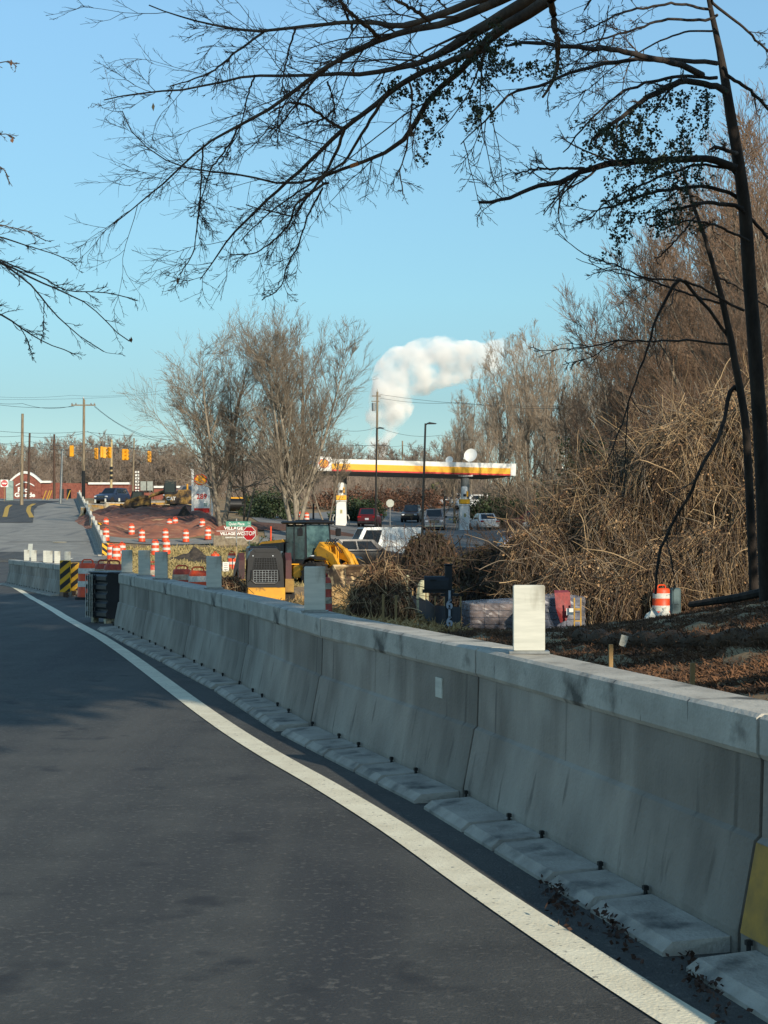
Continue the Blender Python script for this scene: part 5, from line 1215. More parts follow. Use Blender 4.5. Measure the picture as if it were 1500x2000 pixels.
OV = [  # overhanging limbs of the large tree, photo px, py, half width
 ([(1130, -60, 19), (1076, 0, 17), (1032, 28, 16), (980, 52, 15), (940, 82, 12), (915, 125, 9), (900, 146, 8), (838, 182, 7.5), (818, 226, 7), (794, 274, 6.5), (756, 302, 5.5), (698, 317, 5), (641, 343, 4), (588, 360, 3.6), (540, 360, 3), (492, 346, 2.6), (449, 336, 2.4), (362, 331, 2), (300, 302, 1.6), (252, 259, 1.2), (238, 216, .8)], 15, 18),
 ([(1110, -60, 17), (1032, 0, 16), (960, 44, 16), (900, 78, 15), (852, 115, 9), (756, 139, 7), (698, 146, 6), (636, 144, 5), (574, 151, 4.2), (497, 146, 3.6), (420, 163, 3), (324, 181, 2.5), (257, 180, 2), (204, 197, 1.2)], 15.5, 17),
 ([(1120, -80, 15), (1000, -10, 14), (900, 34, 12), (858, 50, 10), (804, 58, 9), (742, 76, 8), (700, 100, 7), (660, 116, 6.5), (626, 139, 6), (564, 187, 5), (516, 221, 4.5), (468, 245, 4), (396, 283, 3), (348, 331, 2.6), (276, 394, 1.8), (223, 437, 1)], 14.5, 17.5),
 ([(1050, -80, 12), (980, -20, 12), (900, 14, 11), (842, 34, 9), (790, 53, 8), (708, 41, 6), (636, 47, 5), (578, 53, 4.5), (516, 61, 4), (449, 58, 3.4), (406, 46, 2.6), (343, 29, 2), (290, 10, 1.2)], 14, 16),
 ([(940, 96, 11), (900, 112, 9), (823, 140, 8), (761, 178, 7.5), (708, 226, 6.5), (670, 250, 6), (641, 283, 5.5), (593, 326, 5), (545, 370, 4), (478, 432, 3.2), (444, 466, 2.4), (420, 509, 1.8), (392, 545, 1)], 15.5, 18.5),
 ([(641, 355, 3.5), (612, 372, 3.2), (578, 398, 3), (564, 442, 2.4), (535, 470, 2.1), (497, 497, 1.8), (449, 497, 1.2)], 17, 17.5),
 ([(630, 368, 2.8), (602, 418, 2.4), (583, 480, 2), (559, 523, 1.8), (550, 562, 1.4), (511, 586, .9)], 17, 17.3),
 ([(675, 248, 5), (660, 288, 4.4), (641, 331, 3.6), (600, 385, 3), (575, 425, 2.4), (480, 400, 1.2)], 16.5, 17.5),
 ([(665, 248, 4.5), (646, 240, 4.2), (602, 206, 3.6), (564, 199, 3), (525, 222, 1.6)], 16.5, 16),
 ([(800, 160, 3.4), (806, 190, 3.2), (804, 216, 2.8), (794, 288, 2.2), (780, 336, 1.6), (788, 378, .9)], 15.5, 16),
 ([(516, 62, 3.6), (468, 96, 3), (410, 144, 2.4), (330, 170, 1.4)], 15.5, 15),
 ([(760, 176, 5), (708, 259, 4), (674, 317, 3.4), (593, 366, 2.6), (520, 420, 1.8), (470, 470, 1)], 15.5, 17.5),
 ([(396, 284, 2.4), (391, 374, 2), (386, 432, 1.8), (377, 499, 1.6), (348, 538, .9)], 17.3, 17.6),
 ([(468, 246, 3), (444, 290, 2.5), (410, 331, 2), (391, 400, 1.5), (385, 440, 1)], 17, 17.8),
 ([(742, 74, 6), (712, 48, 5.4), (688, 28, 4.6), (660, 0, 4), (640, -40, 3)], 15, 14.5),
 ([(840, 40, 6), (812, 20, 5), (770, 0, 4), (730, -40, 3)], 14.5, 14),
 ([(700, 92, 5), (640, 130, 4), (600, 170, 3), (560, 230, 2.2), (525, 270, 1.4)], 15.5, 16),
 ([(690, 60, 4), (672, 20, 3), (660, -30, 2)], 15, 15), ([(640, 160, 3), (655, 210, 2.6), (636, 232, 2.2), (600, 240, 1.4)], 16, 16),
 ([(578, 53, 3), (560, 110, 2.2), (550, 180, 1.6), (540, 260, 1)], 15.6, 16), ([(497, 146, 2.6), (480, 200, 2), (470, 250, 1.5), (430, 320, 1)], 16.5, 17),
 ([(1076, 0, 10), (1085, 60, 8), (1090, 100, 7), (1086, 150, 5), (1060, 190, 3.4)], 15, 15.2),
]
tb = G(1890, 15.0); tb.x = 5.6
trunkp = [(tb.x, tb.y, tb.z - .3), (tb.x - .1, 14.9, 3), (tb.x - .3, 14.7, 6.), (tb.x - .9, 14.6, 8.), (tb.x - 1.6, 14.6, 10)]
ext = [limb([(1900, -620, 30), (1500, -300, 24), (1130, -60, 20)], 14.6, 15.2, seed=77), limb([(1860, -520, 26), (1450, -230, 20), (1060, -50, 14)], 14.6, 14.6, seed=78)]
lims = [limb(a, y0, y1, seed=i) for i, (a, y0, y1) in enumerate(OV)] + ext
hv = [dict(n=19, t0=.16, t1=1., ang=.7, lenf=.19, K=9, up=-.012, wob=.09, rf=.34, rmin=.0042, tip=.4, lvar=(.3, 1.4), tfall=.3), dict(n=7, t0=.12, t1=1., ang=.6, lenf=.46, K=7, up=.015, wob=.11, rf=.55, rmin=.0030, tip=.5, lvar=(.3, 1.4), tfall=.35), dict(n=5, t0=.15, t1=1., ang=.6, lenf=.4, K=5, up=.04, wob=.13, rf=.7, rmin=.0022, tip=.6, lvar=(.3, 1.3))]
hero_o, last = hero('overhanging_tree', 'large bare tree whose limbs sweep across the top of the photo', lims, bark_dark, twig_dark, hv, 5, trunk=((tb.x, tb.y, tb.z), trunkp, (.36, .3, .27, .24, .2)))
# the fresh pale wound on the lowest limb
wp, wr = limb([(737, 308, 5.4), (722, 311, 6), (708, 314, 5.4)], 16.55, 16.6, K=4, wob=0.)
_i = int(np.argmin(np.abs((lims[0][0][:, 0] * F / lims[0][0][:, 1] + 750) - 722))); A = lims[0][0][_i] - np.array(hero_o.location)
Bq = lims[0][0][_i + 1] - np.array(hero_o.location); q = MB(); q.tube([tuple(A * .75 + Bq * .25), tuple(A * .4 + Bq * .6)], [lims[0][1][_i] * 1.12] * 2, 8); q.build('bark_wound', M('fresh_wood', (226, 150, 92), .8, rgb2=(190, 110, 60), scale=20), hero_o, smooth=True)
# a few leaves left on
for px, py, Y, mt in ((299, 209, 16.8, leaf_tan), (347, 549, 17.5, leaf_brown), (690, 138, 16, leaf_brown)):
    c = np.array(at(px, py, Y)) - np.array(hero_o.location); rg = np.random.default_rng(int(px))
    V = np.array([(0, 0, .045), (.016, .01, .01), (.004, 0, -.045), (-.017, .008, 0)]) + c; npmesh('withered_leaf', V, [[0, 1, 2, 3]], mt, hero_o)
def sprays(obj, name, spots, n, size, mat, seed):
    rg = np.random.default_rng(seed); C = []
    for px, py, Y, rx, ry, a in spots:
        k = int(n * rx * ry / 3000); cl = max(4, k // 14)
        cc = rg.normal(size=(cl, 2)) * [rx, ry] * .8; dr = rg.normal(size=(cl, 2)) * [.7, .3] + [-.25, .75]; dr *= (rg.uniform(8, 26, cl) / np.linalg.norm(dr, axis=1))[:, None]
        q = rg.integers(0, cl, k); u = cc[q] + dr[q] * rg.random((k, 1)) + rg.normal(size=(k, 2)) * 2.4
        ca, sa = math.cos(R(a)), math.sin(R(a)); x = u[:, 0] * ca - u[:, 1] * sa; y = u[:, 0] * sa + u[:, 1] * ca
        yy = Y + rg.normal(size=k) * .35
        C.append(np.stack([(px + x - 750) * yy / F, yy, CH + (HZ - (py + y)) * yy / F], -1))
    C = np.concatenate(C) - np.array(obj.location)
    return npmesh(name, *leaves(rg, C, size, .2, .8), mat, obj)
sprays(hero_o, 'ivy', [(960, 80, 15.5, 42, 30, -25), (900, 120, 15.8, 42, 34, -20), (1000, 130, 15.5, 40, 16, 0), (850, 180, 16, 26, 40, 0), (830, 260, 16, 12, 36, 0), (1075, 130, 15.2, 18, 14, 0), (930, 200, 15.5, 26, 26, 0), (780, 170, 16, 26, 16, 0)], 1900, .030, leaf_needle, 9)

# ---- the pine-like dark tree at the right edge and the leaning one before it
TA = [(1378, -30, 5), (1384, 0, 6), (1408, 100, 9), (1420, 188, 13), (1432, 250, 14), (1440, 300, 15), (1456, 400, 17), (1462, 500, 17.5), (1466, 592, 18), (1480, 760, 19), (1488, 900, 19), (1494, 1060, 20), (1500, 1200, 22)]
ta, tar = limb(TA, 24.5, 26.5, K=20, wob=.01)
RB = [([(1372, 148, 9), (1324, 124, 8.5), (1260, 112, 8), (1220, 100, 7.5), (1148, 94, 6.5), (1100, 90, 6), (1040, 82, 5), (988, 88, 3)], 24, 20), ([(1400, 124, 6.5), (1340, 116, 6), (1232, 116, 5.5), (1180, 124, 5), (1108, 144, 4.2), (1060, 168, 4), (1000, 176, 3.4), (952, 232, 2.6), (900, 282, 1.4)], 24.5, 20),
      ([(1436, 330, 12), (1410, 312, 11), (1380, 308, 9.5), (1300, 312, 9), (1240, 316, 9), (1180, 320, 8.5), (1140, 332, 7.5), (1100, 356, 6.5), (1052, 362, 5.6), (1004, 380, 5), (976, 396, 4.6), (936, 395, 4)], 24.8, 22), ([(1140, 328, 4), (1092, 330, 3.4), (1052, 328, 3), (1004, 340, 1.6)], 23, 22),
      ([(1420, 182, 10), (1400, 168, 9), (1340, 156, 8.5), (1288, 176, 8), (1240, 208, 6.5), (1204, 236, 5.5), (1156, 274, 4)], 24.4, 23), ([(1400, 152, 5), (1320, 148, 4.4), (1260, 164, 4), (1212, 178, 3.2), (1140, 248, 2.6), (1100, 300, 1.6)], 24.4, 22.5),
      ([(1400, 30, 4), (1388, 40, 4), (1300, 36, 3.6), (1220, 64, 3), (1160, 80, 2.4), (1100, 92, 1.4)], 24.3, 22), ([(1384, 20, 4), (1320, 6, 3.6), (1252, 16, 3.2), (1212, 24, 2.8), (1180, 44, 2.4), (1124, 68, 1.4)], 24.3, 23),
      ([(1446, 390, 6), (1428, 376, 5.5), (1380, 364, 5), (1320, 368, 4.5), (1260, 380, 4), (1204, 400, 3), (1156, 414, 1.6)], 25, 23.5), ([(1450, 410, 7), (1432, 400, 6), (1380, 396, 5), (1320, 408, 3.4), (1260, 430, 1.8)], 25, 24),
      ([(1436, 340, 4), (1428, 328, 4), (1360, 320, 3.5), (1260, 356, 3), (1180, 396, 2), (1150, 430, 1.2)], 25, 24), ([(1412, 130, 5), (1420, 148, 5), (1460, 172, 4.5), (1500, 212, 4), (1580, 290, 3)], 24.4, 25.5),
      ([(1388, 0, 4), (1396, 12, 4), (1452, 52, 3.4), (1500, 100, 3), (1580, 180, 2)], 24.3, 25), ([(1450, 410, 5), (1480, 440, 4.5), (1520, 490, 4), (1580, 560, 3)], 25, 25.5), ([(1398, 60, 3), (1340, 60, 2.6), (1280, 84, 2.2), (1200, 130, 1.6), (1130, 190, 1)], 24.3, 22.5),
      ([(1440, 300, 5), (1395, 286, 4.6), (1390, 290, 3.4)], 24.8, 24.5), ([(1462, 470, 4), (1400, 440, 3.4), (1340, 430, 2.6), (1290, 450, 1.6)], 25, 24)]
lims = [(ta, tar)] if False else []
for i, (a, y0, y1) in enumerate(RB): lims.append(limb(a, y0, y1, seed=100 + i, wob=.02))
pv = [dict(n=11, t0=.3, t1=1., ang=.7, lenf=.22, K=6, up=-.03, wob=.14, rf=.4, rmin=.007, tip=.4, lvar=(.4, 1.3)), dict(n=7, t0=.15, t1=1., ang=.7, lenf=.45, K=5, up=0, wob=.16, rf=.6, rmin=.005, tip=.5), dict(n=4, t0=.2, t1=1., ang=.7, lenf=.45, K=4, up=.03, wob=.2, rf=.7, rmin=.004, tip=.6)]
tbase = Vector(ta[-1]); 
dark_o, _ = hero('dark_tree', 'tall dark trunk with broken limbs and green sprays at the right edge', lims, bark_shaded, twig_dark, pv, 6, trunk=(tuple(tbase), [tuple(x) for x in ta[::-1]] , list(tar[::-1])))
sprays(dark_o, 'green_sprays', [(1260, 220, 24, 60, 16, -38), (1200, 270, 23.5, 40, 22, -30), (1330, 180, 24, 50, 12, 10), (1270, 300, 23.5, 60, 34, 0), (1360, 230, 24, 30, 30, 0), (1220, 380, 23.5, 34, 28, 0), (1215, 440, 23.3, 14, 40, 0), (1300, 420, 24, 36, 24, 0), (1180, 250, 23, 22, 22, 0), (1330, 330, 24, 40, 40, 0)], 2000, .044, leaf_needle, 10)
# leaning thinner tree in front
TB_ = [(1330, 320, 2), (1344, 372, 3.5), (1372, 450, 5), (1392, 510, 6.5), (1412, 592, 8), (1428, 660, 9), (1444, 750, 10), (1456, 820, 10.5), (1462, 920, 11), (1468, 1060, 11.5), (1474, 1160, 13)]
tl, tlr = limb(TB_, 27, 28, K=18, wob=.01); tl[-1, 2] = T(tl[-1, 0], tl[-1, 1]) - .2
RL = [([(1424, 660, 4.5), (1396, 620, 4.4), (1360, 576, 4.6), (1328, 537, 5), (1310, 566, 4.6), (1280, 624, 3.6), (1268, 672, 3.2), (1248, 724, 2.6), (1228, 780, 2.2), (1208, 852, 1.8), (1180, 912, 1)], 27.5, 26.5), ([(1446, 764, 7), (1432, 750, 7), (1424, 762, 6.5), (1420, 796, 5.5), (1404, 856, 5), (1372, 908, 4.6), (1352, 960, 4.2), (1320, 1008, 4.), (1300, 1048, 4.4), (1284, 1092, 4.2), (1280, 1160, 3.2)], 27.5, 27),
      ([(1430, 676, 3.4), (1360, 664, 3), (1284, 668, 2.6), (1208, 664, 2), (1140, 680, 1.5), (1052, 686, .8)], 27.5, 26), ([(1452, 608, 4), (1412, 584, 3.6), (1340, 548, 3), (1260, 544, 2.4) , (1200, 516, 2), (1144, 500, 1.5), (1090, 458, .8)], 27.5, 26),
      ([(1420, 596, 3.4), (1360, 580, 3), (1260, 544, 2.2), (1190, 530, 1.5), (1125, 505, .8)], 27.3, 27), ([(1208, 664, 2), (1150, 700, 1.2), (1100, 712, .8)], 26.5, 26.5), ([(1400, 540, 3), (1440, 560, 2.4), (1500, 600, 2)], 27.3, 28), ([(1360, 420, 3), (1320, 470, 2.4), (1280, 510, 1.5)], 27, 27),
      ([(1228, 780, 2), (1222, 860, 1.6), (1221, 930, 1.3), (1216, 1010, .8)], 27, 27), ([(1300, 1048, 2), (1313, 1100, 1.8), (1318, 1146, 1)], 27, 27)]
lims = [limb(a, y0, y1, seed=200 + i, wob=.02) for i, (a, y0, y1) in enumerate(RL)]
lv2 = [dict(n=8, t0=.3, t1=1., ang=.7, lenf=.2, K=6, up=-.01, wob=.14, rf=.4, rmin=.008, tip=.4, lvar=(.4, 1.3)), dict(n=5, t0=.15, t1=1., ang=.7, lenf=.45, K=5, up=0, wob=.16, rf=.6, rmin=.006, tip=.5)]
hero('leaning_tree', 'thinner dark leaning tree with snapped branches hanging beside the thicker trunk', lims, bark_shaded, twig_dark, lv2, 7, trunk=(tuple(tl[-1]), [tuple(x) for x in tl[::-1]], list(tlr[::-1])))
# branches reaching in from the left
LB = [([(-420, 560, 12), (-200, 500, 8), (-60, 490, 5), (0, 510, 3.6), (67, 560, 3), (87, 590, 2.8), (110, 620, 2.4), (133, 633, 2), (153, 657, 1.6), (180, 670, 1.3), (203, 687, .8)], 20, 21), ([(-420, 560, 10), (-200, 480, 7), (-20, 500, 4), (97, 560, 3), (133, 573, 2.6), (167, 590, 2.2), (200, 617, 1.7), (227, 650, 1.4), (253, 667, .8)], 20, 20), ([(-420, 600, 10), (-150, 590, 6), (0, 610, 3.6), (37, 637, 3), (67, 660, 2.4), (110, 677, 1.5), (147, 692, .8)], 20, 20.5),
      ([(-20, 500, 3), (90, 545, 2.6), (130, 570, 2), (200, 570, 1.6), (247, 580, 1.3), (267, 587, .7)], 20, 20), ([(-300, 500, 8), (-120, 440, 5), (0, 462, 3), (60, 482, 2), (120, 500, 1.4), (150, 520, .8)], 20, 20.5), ([(-120, 440, 4), (0, 440, 2.4), (50, 450, 1.4), (90, 470, .8)], 20, 21), ([(37, 637, 2.4), (55, 690, 1.6), (70, 730, 1)] if False else [(40, 640, 2), (55, 668, 1.5), (64, 700, .8)], 20.5, 20.5), ([(86, 588, 2), (85, 640, 1.5), (82, 664, .8)], 20.5, 20.5),
      ([(-200, 300, 5), (-60, 270, 3), (0, 262, 2), (18, 262, 1), (28, 270, .7)], 20, 20), ([(-200, 200, 5), (-60, 130, 3), (0, 122, 2), (20, 118, 1), (32, 130, .7)], 20, 20), ([(-200, 360, 5), (-60, 330, 3), (0, 322, 2), (14, 340, 1), (18, 358, .7)], 20, 20)]
lims = [limb(a, y0, y1, seed=300 + i, wob=.01) for i, (a, y0, y1) in enumerate(LB)]; lims = [(a, b * .72) for a, b in lims]
lt = Vector((-8.6, 20, 0.)); trp = [(lt.x, lt.y, -.2), (lt.x + .1, 20, 2.5), (lt.x + .6, 20, 4.4), (lt.x + 1.3, 20, 5.4), (lt.x + 2., 20, 7.5)]
lv3 = [dict(n=20, t0=.35, t1=1., ang=.6, lenf=.11, K=5, up=.02, wob=.14, rf=.5, rmin=.0045, tip=.45, lvar=(.5, 1.3)), dict(n=6, t0=.2, t1=1., ang=.6, lenf=.4, K=4, up=.06, wob=.16, rf=.7, rmin=.0034, tip=.6)]
left_o, _ = hero('roadside_tree', 'bare tree at the left whose thin branches reach into the sky', lims, bark_dark, twig_dark, lv3, 8, trunk=(tuple(lt), trp, (.3, .26, .22, .17, .1)))
for px, py, Y in ((256, 665, 20), (22, 124, 20), (24, 275, 20)):
    c = np.array(at(px, py, Y)) - np.array(left_o.location)
    V = np.concatenate([np.array([(0, 0, .05), (.018, .01, .01), (.004, 0, -.03), (-.017, .008, 0)]) + c, np.array([(-.02, 0, .03), (-.006, .01, .01), (-.01, 0, -.02), (-.027, .008, 0)]) + c]); npmesh('withered_leaf', V, [[0, 1, 2, 3], [4, 5, 6, 7]], leaf_brown, left_o)
# fallen log and stump on the bank
q = MB(); a, b = at(1348, 1181, 29), at(1540, 1146, 27); o = thing('fallen_log', 'dark fallen log lying across the bank under the two trunks', 'log', a)
q.tube([(0, 0, 0), tuple((b - a) * .5 + Vector((0, 0, -.03))), tuple(b - a)], [.055, .075, .085], 8); q.build('log', bark_shaded, o, smooth=True)

# evergreens and bare trees on the right bank behind and beside the camera: they shade the road
def pine(label, X, Y, H, r, n, seed, z0=.25):
    rg = np.random.default_rng(seed); o = thing('pine_tree', label, 'tree', (X, Y, T(X, Y) - .1), group='roadside pines shading the road')
    q = MB(); q.tube([(0, 0, 0), (.1, .05, H * .5), (0, 0, H)], [.22, .15, .03], 8); q.build('trunk', bark_dark, o, smooth=True)
    nb = 60; z = np.sort(rg.uniform(z0, .98, nb)) * H; a = rg.uniform(0, 2 * PI, nb); L = r * (1.1 - (z / H - z0) / (1 - z0) * .8) * rg.uniform(.6, 1.1, nb)
    P = np.zeros((nb, 5, 3))
    for k in range(5): P[:, k] = np.stack([np.cos(a) * L * k / 4, np.sin(a) * L * k / 4, z + L * .15 * (k / 4) - L * .1 * (k / 4) ** 2], -1)
    npmesh('branches', *strands(P, np.ones((nb, 5)) * np.linspace(.05, .015, 5)), bark_dark, o)
    i = rg.integers(0, nb, n); t = rg.uniform(.3, 1, n) * 4; j = np.minimum(t.astype(int), 3); f = (t - j)[:, None]
    C = P[i, j] * (1 - f) + P[i, j + 1] * f + rg.normal(size=(n, 3)) * [.28, .28, .18]
    npmesh('needles', *leaves(rg, C, .26, aspect=.5), leaf_needle, o)
    return o
PINES = [(6.6, 3.4, 15, 2.6, .42), (8.4, -3.2, 15.5, 2.8, .55), (6.5, -.4, 15, 3.3, .5), (10.6, -7, 18, 3.2, .58), (7.2, 8.2, 17, 2.6, .4), (6.5, 12.4, 17.5, 2.4, .42), (9.8, 2.5, 18, 3.2, .4), (9.6, 10, 16, 3.0, .35), (8.8, 16.5, 11, 2.2, .3), (12.4, 5, 18, 3.4, .3),  (12.6, 12, 12.5, 2.6, .12), (14.6, 8, 13, 3., .15), (11.2, 16.5, 10, 2.2, .12), (15, 14, 14.5, 3., .15)]
for i, (X, Y, H, r, z0) in enumerate(PINES):
    pine('dark pine on the right bank outside the photo, shading the road', X, Y, H, r, 6500, 400 + i, z0)

# ================================================================ undergrowth (nobody could count it)
def brushband(name, rows, n, hmax, mats, seed, r=.02, leaf=None, nl=0):
    """rows [(px, Y, thickness)] polyline of a brush belt"""
    rg = np.random.default_rng(seed); a = np.array(rows, float); s = np.linspace(0, len(a) - 1, 400); i = np.minimum(s.astype(int), len(a) - 2)
    t = rg.uniform(0, len(a) - 1, n); px = np.interp(t, range(len(a)), a[:, 0]); Y = np.interp(t, range(len(a)), a[:, 1]) + rg.normal(size=n) * np.interp(t, range(len(a)), a[:, 2])
    h = np.interp(t, range(len(a)), a[:, 3]) * rg.uniform(.45, 1.1, n)
    X = (px - 750) * Y / F; Z = TT(X, Y) - .1
    K = 5; P = np.zeros((n, K, 3)); p = np.stack([X, Y, Z], -1); d = rg.normal(size=(n, 3)) * .45; d[:, 2] = 1
    for k in range(K):
        P[:, k] = p; p = p + d / np.linalg.norm(d, axis=1, keepdims=True) * (h / (K - 1))[:, None]; d += rg.normal(size=d.shape) * .2
    A = (P, np.ones((n, K)) * np.linspace(r, r * .4, K)); B = kids_of(rg, *A, 5, .15, 1, ang=.7, lenf=.4, K=4, up=.02, wob=.25, rf=.7, rmin=r * .4)
    V, Q = merge(strands(*A), strands(*B)); o = npmesh(name, V, Q, mats[0]); o['kind'] = 'stuff'
    if leaf:
        j = rg.integers(0, n, nl); C = P[j, rg.integers(1, K, nl)] + rg.normal(size=(nl, 3)) * .3
        V2, Q2 = leaves(rg, C, leaf[1]); me = o.data
        o2 = npmesh(name + '_leaves', V2, Q2, leaf[0]); o2['kind'] = 'stuff'
    return o
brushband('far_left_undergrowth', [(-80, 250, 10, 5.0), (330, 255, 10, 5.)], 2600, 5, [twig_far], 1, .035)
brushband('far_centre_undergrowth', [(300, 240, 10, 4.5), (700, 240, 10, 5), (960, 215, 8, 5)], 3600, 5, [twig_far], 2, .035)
brushband('grove_undergrowth', [(960, 178, 6, 4.5), (1100, 160, 8, 6), (1300, 130, 8, 7), (1600, 110, 8, 8)], 4200, 5, [twig_tan], 3, .025)
brushband('thicket_undergrowth', [(1010, 78, 3, 2.2), (1200, 70, 5, 5), (1400, 62, 4, 7), (1600, 56, 4, 8)], 3600, 5, [vine_brown], 4, .014)
brushband('verge_undergrowth', [(800, 84, 2.0, 1.2), (1000, 80, 3, 1.8)], 900, 3, [twig_dark], 5, .010, (leaf_undergrowth, .12), 5000)

# dry grass and straw on the verge and the site
def blades(name, regions, n, h, mat, seed, wdt=.012, lay=.5):
    rg = np.random.default_rng(seed); C = []
    for (x0, y0, x1, y1, wgt) in regions:
        k = int(n * wgt); Y = np.exp(rg.uniform(math.log(y0), math.log(y1), k)); px = rg.uniform(x0, x1, k); C.append(np.stack([(px - 750) * Y / F, Y], -1))
    C = np.concatenate(C); C = C[(C[:, 0] - BX(C[:, 1])) > np.where(C[:, 1] < 60, .5, .8)]; k = len(C)
    z = TT(C[:, 0], C[:, 1]) - .03; b = np.stack([C[:, 0], C[:, 1], z], -1)
    d = rg.normal(size=(k, 3)); d[:, 2] = np.abs(d[:, 2]) * (1.2 - lay) + .12; d /= np.linalg.norm(d, axis=1, keepdims=True)
    L = (h * rg.uniform(.5, 1.4, k) * (1 + b[:, 1] / 120))[:, None]; wv = np.cross(d, rg.normal(size=(k, 3))); wv /= np.linalg.norm(wv, axis=1, keepdims=True); wv = wv * (wdt * (1 + b[:, 1] / 40))[:, None]
    V = np.stack([b - wv, b + wv, b + d * L + wv * .3, b + d * L - wv * .3], 1).reshape(-1, 3)
    o = npmesh(name, V, np.arange(k * 4).reshape(k, 4), mat); o['kind'] = 'stuff'; return o
blades('straw', [(560, 30, 900, 62, .5), (640, 60, 760, 90, .2), (420, 34, 640, 60, .2)], 26000, .16, straw_m, 11, lay=1.)
blades('dry_grass', [(210, 74, 620, 108, .6), (240, 60, 560, 74, .2), (560, 84, 760, 104, .2)], 30000, .14, grass_m, 12, lay=.6)
blades('brown_litter', [(860, 12, 1600, 30, .5), (860, 28, 1500, 46, .5)], 110000, .06, M('brown_litter', (124, 90, 64), .95, rgb2=(60, 46, 36), scale=2), 13, wdt=.007, lay=.8)

# red clay mound left of the side street
drape('clay_mound', [(121.4, -20.8, -14.6), (124, -22.2, -12.6), (132, -24.4, -12.2), (140, -26.6, -14), (147, -27.6, -15.5), (153, -27.8, -16), (158, -27.5, -16)], clay, .1, nx=44, step=.4)
drape('clay_strip', [(126, -12, -1), (134, -13.4, -5), (138, -14, -8)], mulch, .03, nx=16, step=.6)
def rough_up(o, amp, sc):
    me = o.data; n = len(me.vertices); v = np.empty(n * 3, np.float32); me.vertices.foreach_get('co', v); v = v.reshape(-1, 3)
    from mathutils import noise
    x0, x1, y0, y1 = v[:, 0].min(), v[:, 0].max(), v[:, 1].min(), v[:, 1].max()
    nx = 45; rows = n // nx; g = v.reshape(rows, nx, 3); u = np.linspace(0, 1, nx)[None]; w_ = np.linspace(0, 1, rows)[:, None]
    edge = np.minimum(1, np.minimum(np.minimum(u, 1 - u), np.minimum(w_, 1 - w_)) * 9)
    for j in range(rows):
        for i in range(nx):
            p = g[j, i]; g[j, i, 2] += edge[j, i] * amp * (1.2 + noise.noise(Vector((p[0] * sc, p[1] * sc * .5, 0))) * 1.4 + noise.noise(Vector((p[0] * sc * 4, p[1] * sc * 2, 5))) * .5) - (1 - edge[j, i]) * .18
    me.vertices.foreach_set('co', g.ravel()); me.update()
rough_up(bpy.data.objects['clay_mound'], .32, .55)
# clods and dark spoil
def heap(name, label, px, Y, w_, d, h, mat, seed, cat='heap', dz=0.):
    rg = np.random.default_rng(seed); o = thing(name, label, cat, G(px, Y, dz - .08)); n = 22; vs = []; fs = []
    for j in range(n + 1):
        for i in range(n + 1):
            x, y = i / n * 2 - 1, j / n * 2 - 1; r = math.hypot(x, y); z = max(0, 1 - r) ** .8 * (1 + .35 * math.sin(7 * x + seed) * math.cos(6 * y)) + rg.uniform(-.06, .06) * (r < .95)
            vs.append((x * w_ / 2, y * d / 2, h * z))
    for j in range(n):
        for i in range(n): a = j * (n + 1) + i; fs.append((a, a + 1, a + n + 2, a + n + 1))
    MB().add(vs, fs).build('soil', mat, o); 
    return o
spoil = M('dark_spoil', (74, 66, 58), .95, rgb2=(42, 38, 34), scale=5, bump=1.)
heap('spoil_heap', 'dark spoil heap on the verge below the village sign', 378, 90, 3.4, 2.4, .75, spoil, 1)
heap('spoil_heap', 'dark earth heap at the right end of the red dirt by the price sign', 362, 134, 3.6, 3, 1.2, spoil, 2)
heap('clay_heap', 'red clay heap beside the muddy track loader', 305, 146, 3.0, 2.5, .9, clay, 3)
heap('clay_heap', 'low red clay ridge at the left of the dirt', 235, 132, 5.0, 3, .6, clay, 4)

# silt fence
o = thing('silt_fence', 'black silt fence running downhill left of the mailbox post', 'silt fence', G(812, 40)); b0 = o.location.copy()
pl = [G(800, 56), G(806, 50), G(815, 45), G(832, 41), G(850, 38), G(868, 36), G(900, 34.5)]
m = MB()
for a, b in zip(pl[:-1], pl[1:]):
    a, b = a - b0, b - b0; u = Vector((0, 0, .5)); m.slab(tuple(a + Vector((0, 0, -.1))), tuple(b + Vector((0, 0, -.1))), tuple(b + u + Vector((0, 0, random.uniform(-.06, .04)))), tuple(a + u), .015)
m.build('fabric', M('silt_fabric', (44, 48, 58), .8, rgb2=(28, 32, 40), scale=6), o)
for a in pl:
    m = MB(); a = a - b0; m.box((a.x, a.y + .04, .25 + a.z), (.035, .035, .9)); m.build('stake', wood_new, o)
# survey stakes and a brown erosion roll on the right
for px, py, pt, Y, lb in ((1192, 1308, 1258, 17.5, 'short lumber stake behind the barrier, right of the big white panel'), (1352, 1340, 1294, 15.6, 'short lumber stake nearest the right edge behind the barrier'), (748, 1212, 1160, 35, 'thin stake in front of the tan bramble bush, left one'), (773, 1216, 1162, 35, 'thin stake in front of the tan bramble bush, right one'),
                      (461, 1090, 1060, 83, 'thin stake with pink top left of the street name post')):
    p = at(px, py, Y); g = T(p.x, Y); h = at(px, pt, Y).z - g; s = .045 if Y > 14 and Y < 20 else .05
    o = thing('wooden_stake', lb, 'stake', (p.x, Y, g - .1), R(12), rx=R(2)); m = MB(); m.box((0, 0, (h + .1) / 2), (s, s * .7, h + .1), bev=.004); m.build('shaft', wood_new, o)
o = thing('erosion_roll', 'long brown straw erosion roll lying on the bank behind the barrier', 'erosion roll', (0, 0, 0))
pts = []
for px, Y in ((1130, 24), (1180, 22.5), (1240, 21.2), (1320, 19.8), (1400, 18.6), (1500, 17.4), (1600, 16.4)):
    q = G(px, Y); pts.append((q.x, q.y, q.z + .03))
rg = np.random.default_rng(5); from mathutils import noise as _ns
